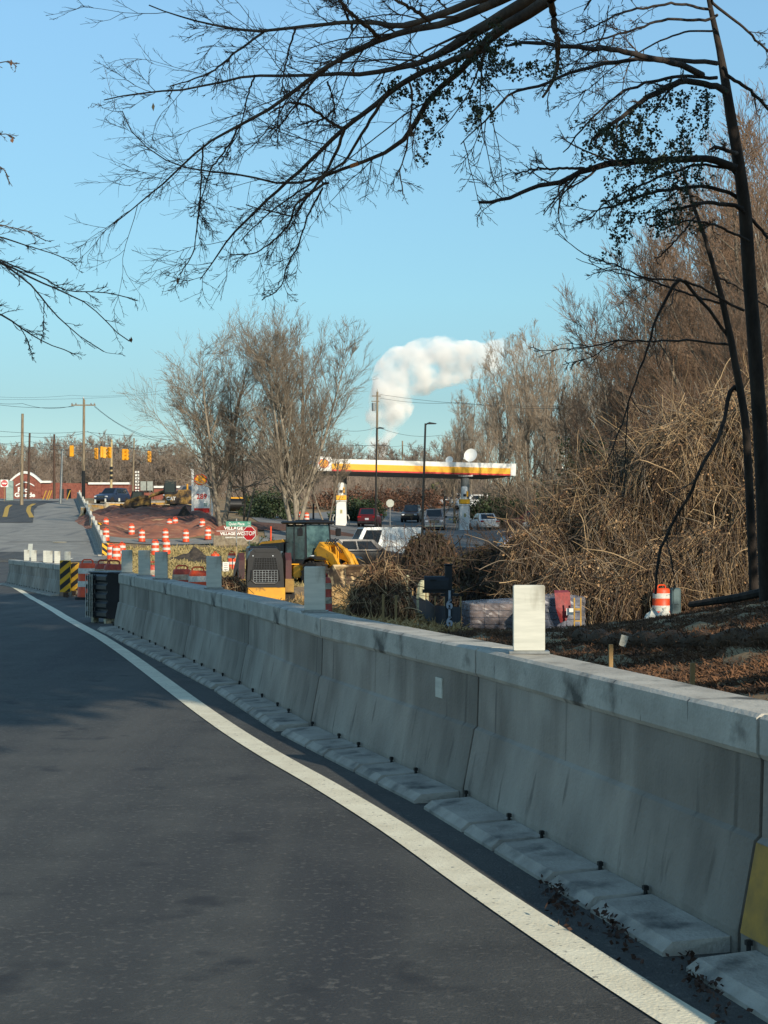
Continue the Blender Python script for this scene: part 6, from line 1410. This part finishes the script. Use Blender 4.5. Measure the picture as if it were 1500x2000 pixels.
pp_ = np.array(pts); t_ = np.linspace(0, len(pts) - 1, 90); pts = [tuple(np.array([np.interp(x, range(len(pp_)), pp_[:, k]) for k in range(3)]) + [0, 0, .03 * math.sin(x * 9)]) for x in t_]
m = MB(); m.tube(pts, [.11 * (1 + .28 * _ns.noise(Vector((x * 4, 0, 0)))) for x in t_], 12)
_A = np.array(pts)[rg.integers(0, 90, 5000)]; _u = rg.normal(size=(5000, 3)); _u /= np.linalg.norm(_u, axis=1, keepdims=True); _pp = _A + _u * .1
npmesh('loose_straw', *leaves(rg, _pp, .07, aspect=.25), MATS['brown_litter'], o); m.build('roll', M('erosion_straw', (98, 72, 50), .95, rgb2=(70, 54, 38), scale=12, bump=1.), o, smooth=True)
# pallets of wrapped blocks
def pallet(label, px, Y, rz, hh, n, colb, red=False):
    o = thing('wrapped_pallet', label, 'pallet', G(px, Y), rz); rgp = random.Random(int(px))
    m = MB()
    for y in (-.45, 0, .45): m.box((0, y, .05), (1.1, .09, .1))
    for x in (-.48, -.24, 0, .24, .48): m.box((x, 0, .112), (.1, 1.0, .022))
    m.build('pallet_base', wood_new, o)
    m = MB()
    for k in range(n):
        for i in range(3):
            for j in range(3): m.box((-.34 + .34 * i + rgp.uniform(-.01, .01), -.32 + .32 * j + rgp.uniform(-.01, .01), .125 + hh / n * (k + .5)), (.33, .31, hh / n - .012), bev=.008)
    m.build('blocks', colb, o)
    # sagging plastic sheet
    vs = []; fs = []; N = 12; rgn = np.random.default_rng(int(px)); 
    for j in range(N + 1):
        for i in range(4 * N):
            a = 2 * PI * i / (4 * N); z = (1 - j / N); c, s_ = math.cos(a), math.sin(a); q = .56 / max(abs(c), abs(s_)); q *= (.98 + .06 * rgn.random() + .05 * (1 - z) * math.sin(i * 1.7))
            vs.append((c * q, s_ * q * .95, .1 + z * (hh + .05) + .015 * rgn.random()))
    for j in range(N):
        for i in range(4 * N): k = (i + 1) % (4 * N); fs.append((j * 4 * N + i, (j + 1) * 4 * N + i, (j + 1) * 4 * N + k, j * 4 * N + k))
    vs.append((0, 0, hh + .22)); c_ = len(vs) - 1
    for i in range(4 * N): fs.append((c_, i, (i + 1) % (4 * N)))
    m = MB(); m.add(vs, fs); m.build('plastic_wrap', M('plastic_wrap', (178, 182, 196), .3, rgb2=(140, 146, 160), scale=9, alpha=.2, spec=.6), o)
    return o
blk = M('buff_blocks', (132, 112, 100), .9, rgb2=(96, 84, 78), scale=6); blk2 = M('grey_blocks', (120, 122, 132), .9, rgb2=(84, 86, 96), scale=6)
pallet('pallet of buff blocks in torn plastic, left of the others behind the barrier', 952, 37.5, R(8), .62, 4, blk)
pallet('pallet of brown blocks in plastic, partly behind the big white panel', 1000, 38.5, R(-6), .72, 4, blk)
pallet('pallet of grey blocks in plastic with a red cover, right of the big white panel', 1084, 36.5, R(5), .78, 5, blk2)
q = G(1101, 35.8); o = thing('red_cover', 'crumpled red plastic draped on the grey wrapped pallet', 'plastic sheet', (q.x, q.y, q.z)); m = MB()
m.add([(-.2, .0, .95), (.14, .02, .97), (.15, -.05, .6), (.05, -.08, .35), (-.08, -.06, .3), (-.18, -.08, .62), (-.18, .3, 1.0), (.12, .3, 1.0)], [(0, 5, 2, 1), (5, 4, 3, 2), (0, 1, 7, 6)]); m.build('sheet', M('red_plastic', (158, 50, 48), .6, rgb2=(112, 34, 34), scale=12), o)
q = G(1113, 35.6); o = thing('paper_label', 'white paper label and small frame beside the grey wrapped pallet', 'label', q); m = MB(); m.box((0, 0, .52), (.15, .012, .15)); m.build('paper', white_letter, o)
q = G(1128, 35.4); o = thing('small_easel', 'small yellow wooden frame standing right of the grey wrapped pallet', 'easel', q); m = MB()
for x in (-.07, .07): m.box((x, 0, .35), (.03, .03, .9))
m.box((0, 0, .3), (.16, .025, .03)); m.box((0, 0, .55), (.16, .025, .05)); m.build('slats', M('yellow_wood', (196, 156, 70), .8, rgb2=(150, 118, 60), scale=8), o)
# green box, white bits beside the drum
q = G(1319, 32.5); h = at(1319, 1148, 32.5).z - q.z; o = thing('utility_marker', 'grey-green slab shaped utility box beside the orange drum under the vines', 'utility box', q, R(12)); m = MB(); m.box((0, 0, h / 2), (.2, .12, h), bev=.03); m.build('body', M('grey_green', (74, 96, 98), .6, rgb2=(56, 74, 78), scale=5), o)
m = MB(); m.box((0, -.066, h * .7), (.12, .01, .3), bev=.004); m.build('lid_plate', M('grey_green2', (90, 112, 112), .6, rgb2=(70, 90, 94), scale=5), o)
for px, py, Y, lb, s in ((1275, 1222, 33, 'crumpled white sack below the orange drum under the vines', .3), (1218, 1276, 21, 'small white tag card lying right of the first lumber stake', .09), (1297, 1228, 31.5, 'crumpled pale blue sack right below the orange drum', .22)):
    p = at(px, py, Y); g = T(p.x, Y); o = thing('white_sack' if s > .1 else 'tag_card', lb, 'sack' if s > .1 else 'tag', (p.x, Y, max(g, p.z - s * .8)))
    m = MB()
    if s > .1:
        rr = random.Random(px); pr = [(s * .5, 0), (s * .62, s * .2), (s * .4, s * .5), (s * .12, s * .7), (s * .2, s * .85)]; m.lathe(pr, n=9); m.v = [(x * rr.uniform(.8, 1.2), y * rr.uniform(.8, 1.2), z * rr.uniform(.85, 1.15)) for x, y, z in m.v]
    else: m.box((0, 0, s * .9), (s, .008, s * 1.6), rot=(.1, .25, 0))
    m.build('sheeting', white_panel, o)
# meter heads and pale stone left of the mailbox
for px, py, Y, w_, h, lb in ((795, 1130, 50, .16, .12, 'small pale meter cap left of the mailbox'), (825, 1137, 44, .3, .14, 'pale yellowish stone left of the mailbox')):
    p = at(px, py, Y); g = T(p.x, Y); o = thing('meter_cap' if w_ < .2 else 'pale_stone', lb, 'meter cap' if w_ < .2 else 'stone', (p.x, Y, g)); m = MB(); zt_ = p.z - g
    if w_ < .2: m.lathe([(.02, 0), (.02, zt_), (.08, zt_), (.08, zt_ + .05), (.04, zt_ + .1), (.001, zt_ + .11)], n=14)
    else: m.lathe([(.16, 0), (.17, zt_ * .6), (.12, zt_ * .95), (.05, zt_ + .05), (.001, zt_ + .06)], n=9)
    m.build('body', M('pale_stone', (190, 186, 150), .8, rgb2=(150, 146, 118), scale=8), o)
# dead leaves in the gutter
def litter(spots, n, size, name='gutter_leaves'):
    rg = np.random.default_rng(21); C = []
    for x, y, rx, ry in spots:
        k = n; C.append(np.stack([x + rg.normal(size=k) * rx, y + rg.normal(size=k) * ry, np.abs(rg.normal(size=k)) * .016 + .008], -1))
    C = np.concatenate(C); C[:, 2] += TT(C[:, 0], C[:, 1]); o = npmesh(name, *leaves(rg, C, size), M('gutter_leaf', (74, 50, 38), .9, rgb2=(44, 32, 26), scale=9)); o['kind'] = 'stuff'
litter([(float(BX(6.3)) - .4, 6.3, .03, .22), (float(BX(5.8)) - .38, 5.8, .03, .2), (float(BX(5.1)) - .38, 5.1, .025, .2)], 120, .024)

# ================================================================ poles, wires, signals
def pole(label, px, ptop, pbot, Y, rad, mat, lean=0., name='utility_pole', cat='utility pole', grp='poles round the crest junction', arms=None):
    p = at(px, pbot, Y); g = T(p.x, Y); t = at(px + lean, ptop, Y)
    o = thing(name, label, cat, (p.x, Y, g - .2), group=grp); h = t.z - g + .2
    m = MB(); m.tube([(0, 0, 0), ((t.x - p.x) * .5, 0, h * .5), (t.x - p.x, 0, h)], [rad, rad * .85, rad * .7], 10); m.build('shaft', mat, o, smooth=True)
    o['h'] = h; return o, Vector((t.x, Y, g - .2 + h))
pA, tA = pole('pale weathered utility pole at the far left above the brick arch', 42, 808, 976, 172, .19, wood_pole, 2)
pB, tB = pole('dark brown utility pole just right of the pale far left one', 55, 846, 976, 190, .16, wood_dark, 3)
pC, tC = pole('reddish brown utility pole above the right end of the brick arch', 106, 848, 974, 192, .16, wood_dark, 0)
pD, tD = pole('short grey metal signal pole left of the tall pole', 118, 878, 978, 176, .15, steel, 4, name='signal_pole', cat='signal pole')
pE, tE = pole('tall utility pole with crossarm beside the end of the upper barrier run', 163, 780, 984, 168, .17, wood_pole, 1)
z = pE['h']; m = MB(); m.box((0, -.1, z - .6), (2.5, .1, .12)); ca = m.build('crossarm', wood_pole, pE)
m = MB()
for x in (-1.15, -.75, .8, 1.15): m.lathe([(.05, z - .54), (.08, z - .46), (.04, z - .36)], n=8, c=(x, -.1, 0))
m.lathe([(.06, z), (.09, z + .1), (.04, z + .26)], n=8); m.build('insulators', steel, pE)
m = MB(); m.lathe([(.185, 0), (.18, 3.6)], n=10, c=(0, 0, .3)); m.build('black_sleeve', black_paint, pE)
pF, tF = pole('pale pole with black bands behind the blue car', 217, 859, 960, 186, .16, M('pale_new_pole', (196, 176, 130), .8, rgb2=(160, 140, 100), scale=3), 1)
m = MB(); [m.lathe([(.19, 0), (.18, .34)], n=10, c=(0, 0, 2.6 + .55 * k)) for k in range(3)]; m.build('black_bands', black_paint, pF)
pG, tG = pole('thin pale pole left of the vertical sign', 259, 856, 962, 188, .12, wood_pole, 3)
pH, tH = pole('wooden utility pole with transformer rising behind the canopy', 735, 765, 1000, 185, .16, wood_pole, 2, grp='poles round the petrol station')
z = pH['h']; m = MB(); m.cyl((-.3, -.25, z - 2.2), (-.3, -.25, z - 1.3), .22, n=12); m.build('transformer', steel, pH, smooth=True)
m = MB(); m.box((0, -.1, z - .5), (1.0, .1, .1)); m.box((-.1, -.1, z - 1.1), (.9, .08, .08)); m.cyl((.1, 0, z), (.1, 0, z + .3), .03); m.build('crossarm', wood_pole, pH)
pI, tI = pole('short wooden pole between the two light poles behind the canopy', 787, 861, 985, 215, .13, wood_pole, -1, grp='poles round the petrol station')
pJ, tJ = pole('thin grey pole standing behind the right fuel column', 903, 842, 905, 175, .07, steel, -1, grp='poles round the petrol station')
pK, tK = pole('slim dark pole at the bare trees left of the canopy sign', 612, 838, 1010, 165, .1, wood_dark, 1, grp='poles round the petrol station')
for px, pt_, pb, Y, lean, arm, lb in ((733, 836, 1024, 128, 3, .55, 'black parking lot lamp post in front of the left half of the canopy'), (822, 827, 1092, 98, 9, .62, 'black parking lot lamp post crossing the middle of the canopy')):
    o, t = pole(lb, px, pt_, pb, Y, .085, black_paint, lean, name='lamp_post', cat='lamp post', grp='black lamp posts'); hx = t.x - o.location.x; z = o['h']
    m = MB(); m.tube([(hx, 0, z - .1), (hx + .12, 0, z), (hx + arm * .6, 0, z + .02)], .04, 8); m.build('arm', black_paint, o, smooth=True); m = MB(); m.prism([(hx + .12, z - .05), (hx + arm, z - .04), (hx + arm + .05, z + .0), (hx + .2, z + .08)], -.14, .14); m.build('lamp_head', black_paint, o)
def wire(label, pts, sag, r=.018, n=14, grp='overhead wires'):
    """pts as world points"""
    o = thing('overhead_wire', label, 'wire', pts[0], group=grp); b = Vector(pts[0]); P = []
    for a, c in zip(pts[:-1], pts[1:]):
        a, c = Vector(a), Vector(c)
        for k in range(n): t = k / n; q = a.lerp(c, t); q.z -= sag * 4 * t * (1 - t); P.append(tuple(q - b))
    P.append(tuple(Vector(pts[-1]) - b)); m = MB(); m.tube(P, r, 5); m.build('cable', black_paint, o); return o
for i, (pts, sg) in enumerate((
    ([at(-80, 832, 168), at(164, 843, 168), at(420, 846, 168), at(760, 870, 168)], .4), ([at(-80, 842, 172), at(44, 851, 172), at(164, 846, 168)], .3), ([at(-80, 862, 180), at(58, 862, 190), at(164, 868, 170)], .3), ([at(-60, 857, 190), at(120, 879, 176), at(242, 874, 158), at(330, 873, 158)], .15),
    ([at(-80, 770, 175), at(44, 788, 172), at(145, 792, 168)], .4), ([at(-80, 776, 175), at(145, 794, 168)], .5), ([at(184, 792, 168), at(350, 860, 140)], .9), ([at(184, 794, 168), at(390, 868, 150)], 1.2), ([at(170, 842, 168), at(245, 871, 158), at(330, 885, 150)], .1), ([at(106, 858, 192), at(270, 870, 188), at(330, 868, 186)], .3),
    ([at(-80, 768, 300), at(140, 772, 300), at(330, 760, 300)], .6), ([at(-80, 778, 300), at(330, 768, 300)], .6), ([at(640, 832, 165), at(737, 834, 185), at(860, 850, 190), at(1000, 852, 190)], .5), ([at(690, 866, 185), at(737, 868, 185), at(787, 870, 215), at(900, 878, 190)], .2), ([at(740, 770, 185), at(1140, 792, 150)], .5), ([at(740, 777, 185), at(900, 786, 170), at(1140, 796, 150)], .3))):
    wire('thin dark overhead cable strung between the poles', pts, sg)
# signal heads
sigy = M('signal_yellow', (238, 168, 28), .5, rgb2=(214, 146, 22), scale=3); lens = M('signal_lens', (60, 40, 24), .3, rgb2=(30, 24, 18), scale=5)
def signal(label, px, py, Y, rz):
    c = at(px, py, Y); o = thing('traffic_signal', label, 'traffic signal', c, rz, group='traffic signals hung over the junction')
    m = MB(); m.box((0, 0, 0), (.36, .22, 1.08), bev=.04); m.build('housing', sigy, o)
    for k in (-1, 0, 1):
        m = MB(); m.lathe([(.001, -.115), (.12, -.115)], n=14, axis='y', c=(0, 0, k * .34)); m.build('lens', lens, o)
        m = MB(); m.lathe([(.15, -.30), (.15, -.11), (.135, -.11), (.135, -.30)], n=14, axis='y', c=(0, 0, k * .34)); m.build('visor', sigy, o)
    m = MB(); m.cyl((0, 0, .54), (0, 0, 1.0), .02); m.build('hanger', steel_dark, o)
for px, py, rz, lb in ((140, 881, 170, 'yellow traffic signal hanging alone left of the tall pole'), (188, 886, 10, 'yellow traffic signal first right of the tall pole, lenses facing us'), (198.5, 883, 95, 'yellow traffic signal seen edge-on, left of a close pair'), (204.5, 884, 200, 'yellow traffic signal in the close pair, seen from behind'),
                       (214, 884, -15, 'yellow traffic signal facing us against the pale banded pole'), (241.5, 888, 75, 'yellow traffic signal left of the pair over the vertical sign'), (246.5, 888, 160, 'yellow traffic signal right of the pair over the vertical sign'), (291.5, 892, 15, 'rightmost yellow traffic signal, near the broad bare tree')):
    signal(lb, px, py, 157, R(rz))
# small road signs by the junction
q = G(268, 178); o = thing('vertical_sign', 'narrow vertical sign of small white tiles behind the track loader', 'sign', q); zt2 = at(0, 918, 178).z - q.z; m = MB(); m.box((0, .03, zt2 / 2), (.1, .06, zt2)); m.build('post', steel_dark, o)
m = MB()
for k in range(7): zc = at(0, 922 + 6.2 * k, 178).z - q.z; m.box((0, -.02, zc), (.42, .03, .2), mi=0); m.box((0 + .06 * (k % 2), -.037, zc), (.16, .006, .11), mi=1)
m.build('tiles', [white_letter, black_paint], o)
for px in (280, 293):
    q = G(px, 180); o = thing('road_sign', 'back of a pale rectangular road sign, %s of two side by side' % ('left' if px < 285 else 'right'), 'road sign', q, group='pair of road sign backs'); a = at(0, 940, 180).z - q.z; b = at(0, 958, 180).z - q.z; sign_post(o, a); m = MB(); m.box((0, -.01, (a + b) / 2), (.62, .02, a - b)); m.build('panel', MATS['dull_sign_back'], o)
for px, ln in ((83, 12), (94, 14), (130, 14), (90, 10)):
    q = G(px, 186); o = thing('bollard', 'leaning thin yellow guy guard at the foot of the brick wall', 'guy guard', q, group='yellow guy guards by the brick wall'); m = MB(); m.tube([(0, 0, -.1), (.22, 0, .5), (.42, 0, 1.05)], .06, 6); m.build('tube', M('dull_yellow', (200, 160, 60), .6, rgb2=(170, 130, 50), scale=4), o)

# ================================================================ brick restaurant
Yb_ = 202; q = at(48, 976, Yb_); B = thing('restaurant', 'red brick building with a white arched parapet and white lettering, at the far left', 'building', q)
def bx(px): return (px - 48) * Yb_ / F
def bz(py): return (976 - py) * Yb_ / F
arc = [(bx(18 + (80 - 18) * t), bz(944) + (bz(925) - bz(944)) * math.sin(PI * t)) for t in np.linspace(0, 1, 15)]
m = MB(); m.prism([(bx(18), -1)] + arc + [(bx(80), -1)][:1], 0, .8); m.build('arched_front', brick, B)
m = MB(); m.prism([(bx(-60), -1), (bx(-60), bz(950)), (bx(18), bz(950)), (bx(18), -1)], .3, 12); m.prism([(bx(80), -1), (bx(80), bz(942)), (bx(252), bz(946)), (bx(252), -1)], .3, 12); m.prism([(bx(252), -1), (bx(252), bz(962)), (bx(300), bz(962)), (bx(300), -1)], .5, 12); m.prism([(bx(300), -1), (bx(300), bz(953)), (bx(372), bz(951)), (bx(372), -1)], .3, 12); m.build('wall', brick, B)
m = MB()
def arch_band(a, w_, y0, y1, m):
    for (x0, z0), (x1, z1) in zip(a[:-1], a[1:]): m.prism([(x0, z0), (x1, z1), (x1, z1 + w_), (x0, z0 + w_)], y0, y1)
arch_band(arc, .3, -.12, .9, m); arc2 = [(bx(31 + 36 * t), bz(950) + (bz(943) - bz(950)) * math.sin(PI * t)) for t in np.linspace(0, 1, 9)]; arch_band(arc2, .14, -.1, 0, m)
for a, b, z in ((80, 99, 941), (172, 252, 944), (300, 352, 951)): m.box(((bx(a) + bx(b)) / 2, .5, bz(z)), (bx(b) - bx(a), .9, .26))
m.build('white_trim', white_paint, B)
text('Rio', .82, white_letter, B, (bx(45), -.02, bz(957)), bold=.03, sx=1.2); text('Grande', .72, white_letter, B, (bx(48.5), -.02, bz(967)), bold=.03, sx=1.15)
m = MB(); [m.box((bx(x), .25, bz(966)), (.5, .1, 1.4)) for x in (120, 134, 232)]; m.build('window', glass_dark, B)
# yellow centre lines on the far road, manhole, stop bar
for pts in (((22, 987, 172), (14, 993, 166), (12.5, 1003, 158), (10.5, 1014, 150), (9, 1022, 146)), ((68, 984, 175), (57, 990, 168), (55, 1003, 158), (60, 1014, 150), (62, 1024, 145))):
    ribbon('yellow_line', [(at(*p).x, p[2]) for p in pts], .42, yellow_line, .05, .8)
for py, d in ((1087, 0), (1093, 0)):
    ribbon('yellow_line', [(at(-120, py, 96).x, 99 - (py - 1087) * 1.0), (at(20, py, 96).x, 96.4 - (py - 1087) * .5), (at(46, py, 96).x, 95.2)], .14, yellow_line, .02, .6)
drape('dark_patch', [(138, at(-60, 0, 138).x, at(64, 0, 138).x), (150, at(-60, 0, 150).x, at(66, 0, 150).x), (160, at(-60, 0, 160).x, at(66, 0, 160).x), (170, at(-60, 0, 170).x, at(74, 0, 170).x), (178, at(-60, 0, 178).x, at(96, 0, 178).x), (182, at(-20, 0, 182).x, at(128, 0, 182).x)], asphalt_new, .03, nx=10)
drape('grey_patch', [(93, at(-60, 0, 93).x, at(56, 0, 93).x), (104, at(-60, 0, 104).x, at(60, 0, 104).x)], asphalt_new, .02, nx=6)
ribbon('stop_bar', [(at(57, 0, 97).x, 97), (at(60, 0, 112).x, 112)], .3, white_line, .03, .5)
q = at(116, 0, 113); o = MB(); o.lathe([(.5, 0), (.48, .02), (.001, .022)], n=18); o = o.build('manhole_cover', white_line); o.location = (q.x, 113, T(q.x, 113) + .02); tag(o, 'pale round manhole cover in the grey road', 'manhole cover')

# ================================================================ steam
def steam():
    Yp = 900; rg = np.random.default_rng(2); path = [(740, 905, 16), (742, 880, 18), (748, 850, 22), (760, 815, 30), (768, 785, 36), (775, 752, 40), (800, 725, 44), (838, 712, 44), (880, 705, 36), (910, 712, 30), (945, 705, 30), (975, 695, 26), (1010, 690, 22), (1050, 690, 18), (1100, 685, 14)]
    m = MB(); base = at(740, 900, Yp)
    for (a, b) in zip(path[:-1], path[1:]):
        for t in (0, .5):
            px, py, r0_ = [a[i] * (1 - t) + b[i] * t for i in range(3)]
            for k in range(5):
                r = r0_ * 1.5
                rr = r * rg.uniform(.38, .8) * Yp / F; ang = rg.uniform(0, 2 * PI); off = (r * Yp / F - rr) * rg.uniform(.3, 1)
                c = at(px - 6, py, Yp) - base + Vector((math.cos(ang) * off, rg.uniform(-.6, .6) * r * Yp / F, math.sin(ang) * off))
                m.lathe([(max(1e-3, rr * math.sin(PI * j / 8)), -rr * math.cos(PI * j / 8)) for j in range(9)], c=tuple(c), n=14)
    mt = bpy.data.materials.new('steam'); mt.use_nodes = True; t = mt.node_tree; t.nodes.clear(); out = t.nodes.new('ShaderNodeOutputMaterial'); v = t.nodes.new('ShaderNodeVolumePrincipled')
    v.inputs['Color'].default_value = (1., .995, .98, 1); v.inputs['Anisotropy'].default_value = .1
    tc = t.nodes.new('ShaderNodeTexCoord'); n = t.nodes.new('ShaderNodeTexNoise'); n.inputs['Scale'].default_value = .11; n.inputs['Detail'].default_value = 5; mr = t.nodes.new('ShaderNodeMapRange'); mr.inputs[1].default_value = .36; mr.inputs[2].default_value = .6; mr.inputs[3].default_value = .02; mr.inputs[4].default_value = .5
    t.links.new(tc.outputs['Object'], n.inputs['Vector']); t.links.new(n.outputs['Fac'], mr.inputs[0]); n.inputs['Scale'].default_value = .09; n.inputs['Detail'].default_value = 8; mr.inputs[1].default_value = .42; mr.inputs[2].default_value = .66; mr.inputs[3].default_value = .0; mr.inputs[4].default_value = .24
    sx = t.nodes.new('ShaderNodeSeparateXYZ'); t.links.new(tc.outputs['Object'], sx.inputs[0]); fd = t.nodes.new('ShaderNodeMapRange'); fd.inputs[1].default_value = 45; fd.inputs[2].default_value = 88; fd.inputs[3].default_value = 1; fd.inputs[4].default_value = .04; t.links.new(sx.outputs[0], fd.inputs[0])
    mu = t.nodes.new('ShaderNodeMath'); mu.operation = 'MULTIPLY'; t.links.new(mr.outputs[0], mu.inputs[0]); t.links.new(fd.outputs[0], mu.inputs[1]); t.links.new(mu.outputs[0], v.inputs['Density']); t.links.new(v.outputs[0], out.inputs['Volume']); v.inputs['Anisotropy'].default_value = -.25
    o = m.build('steam_plume', mt); o.location = base; o['kind'] = 'stuff'; o['label'] = 'tall white steam plume bending right behind the petrol station'
    rm = o.modifiers.new('merge', 'REMESH'); rm.mode = 'VOXEL'; rm.voxel_size = .9; rm.use_smooth_shade = True
    tx = bpy.data.textures.new('puffs', 'CLOUDS'); tx.noise_scale = 4.; tx.noise_depth = 4
    dp = o.modifiers.new('puffs', 'DISPLACE'); dp.texture = tx; dp.strength = 3.4; dp.mid_level = .55; dp.texture_coords = 'LOCAL'
steam()
print('polys', sum(len(o.data.polygons) for o in bpy.data.objects if o.type == 'MESH'), 'objs', len(bpy.data.objects))
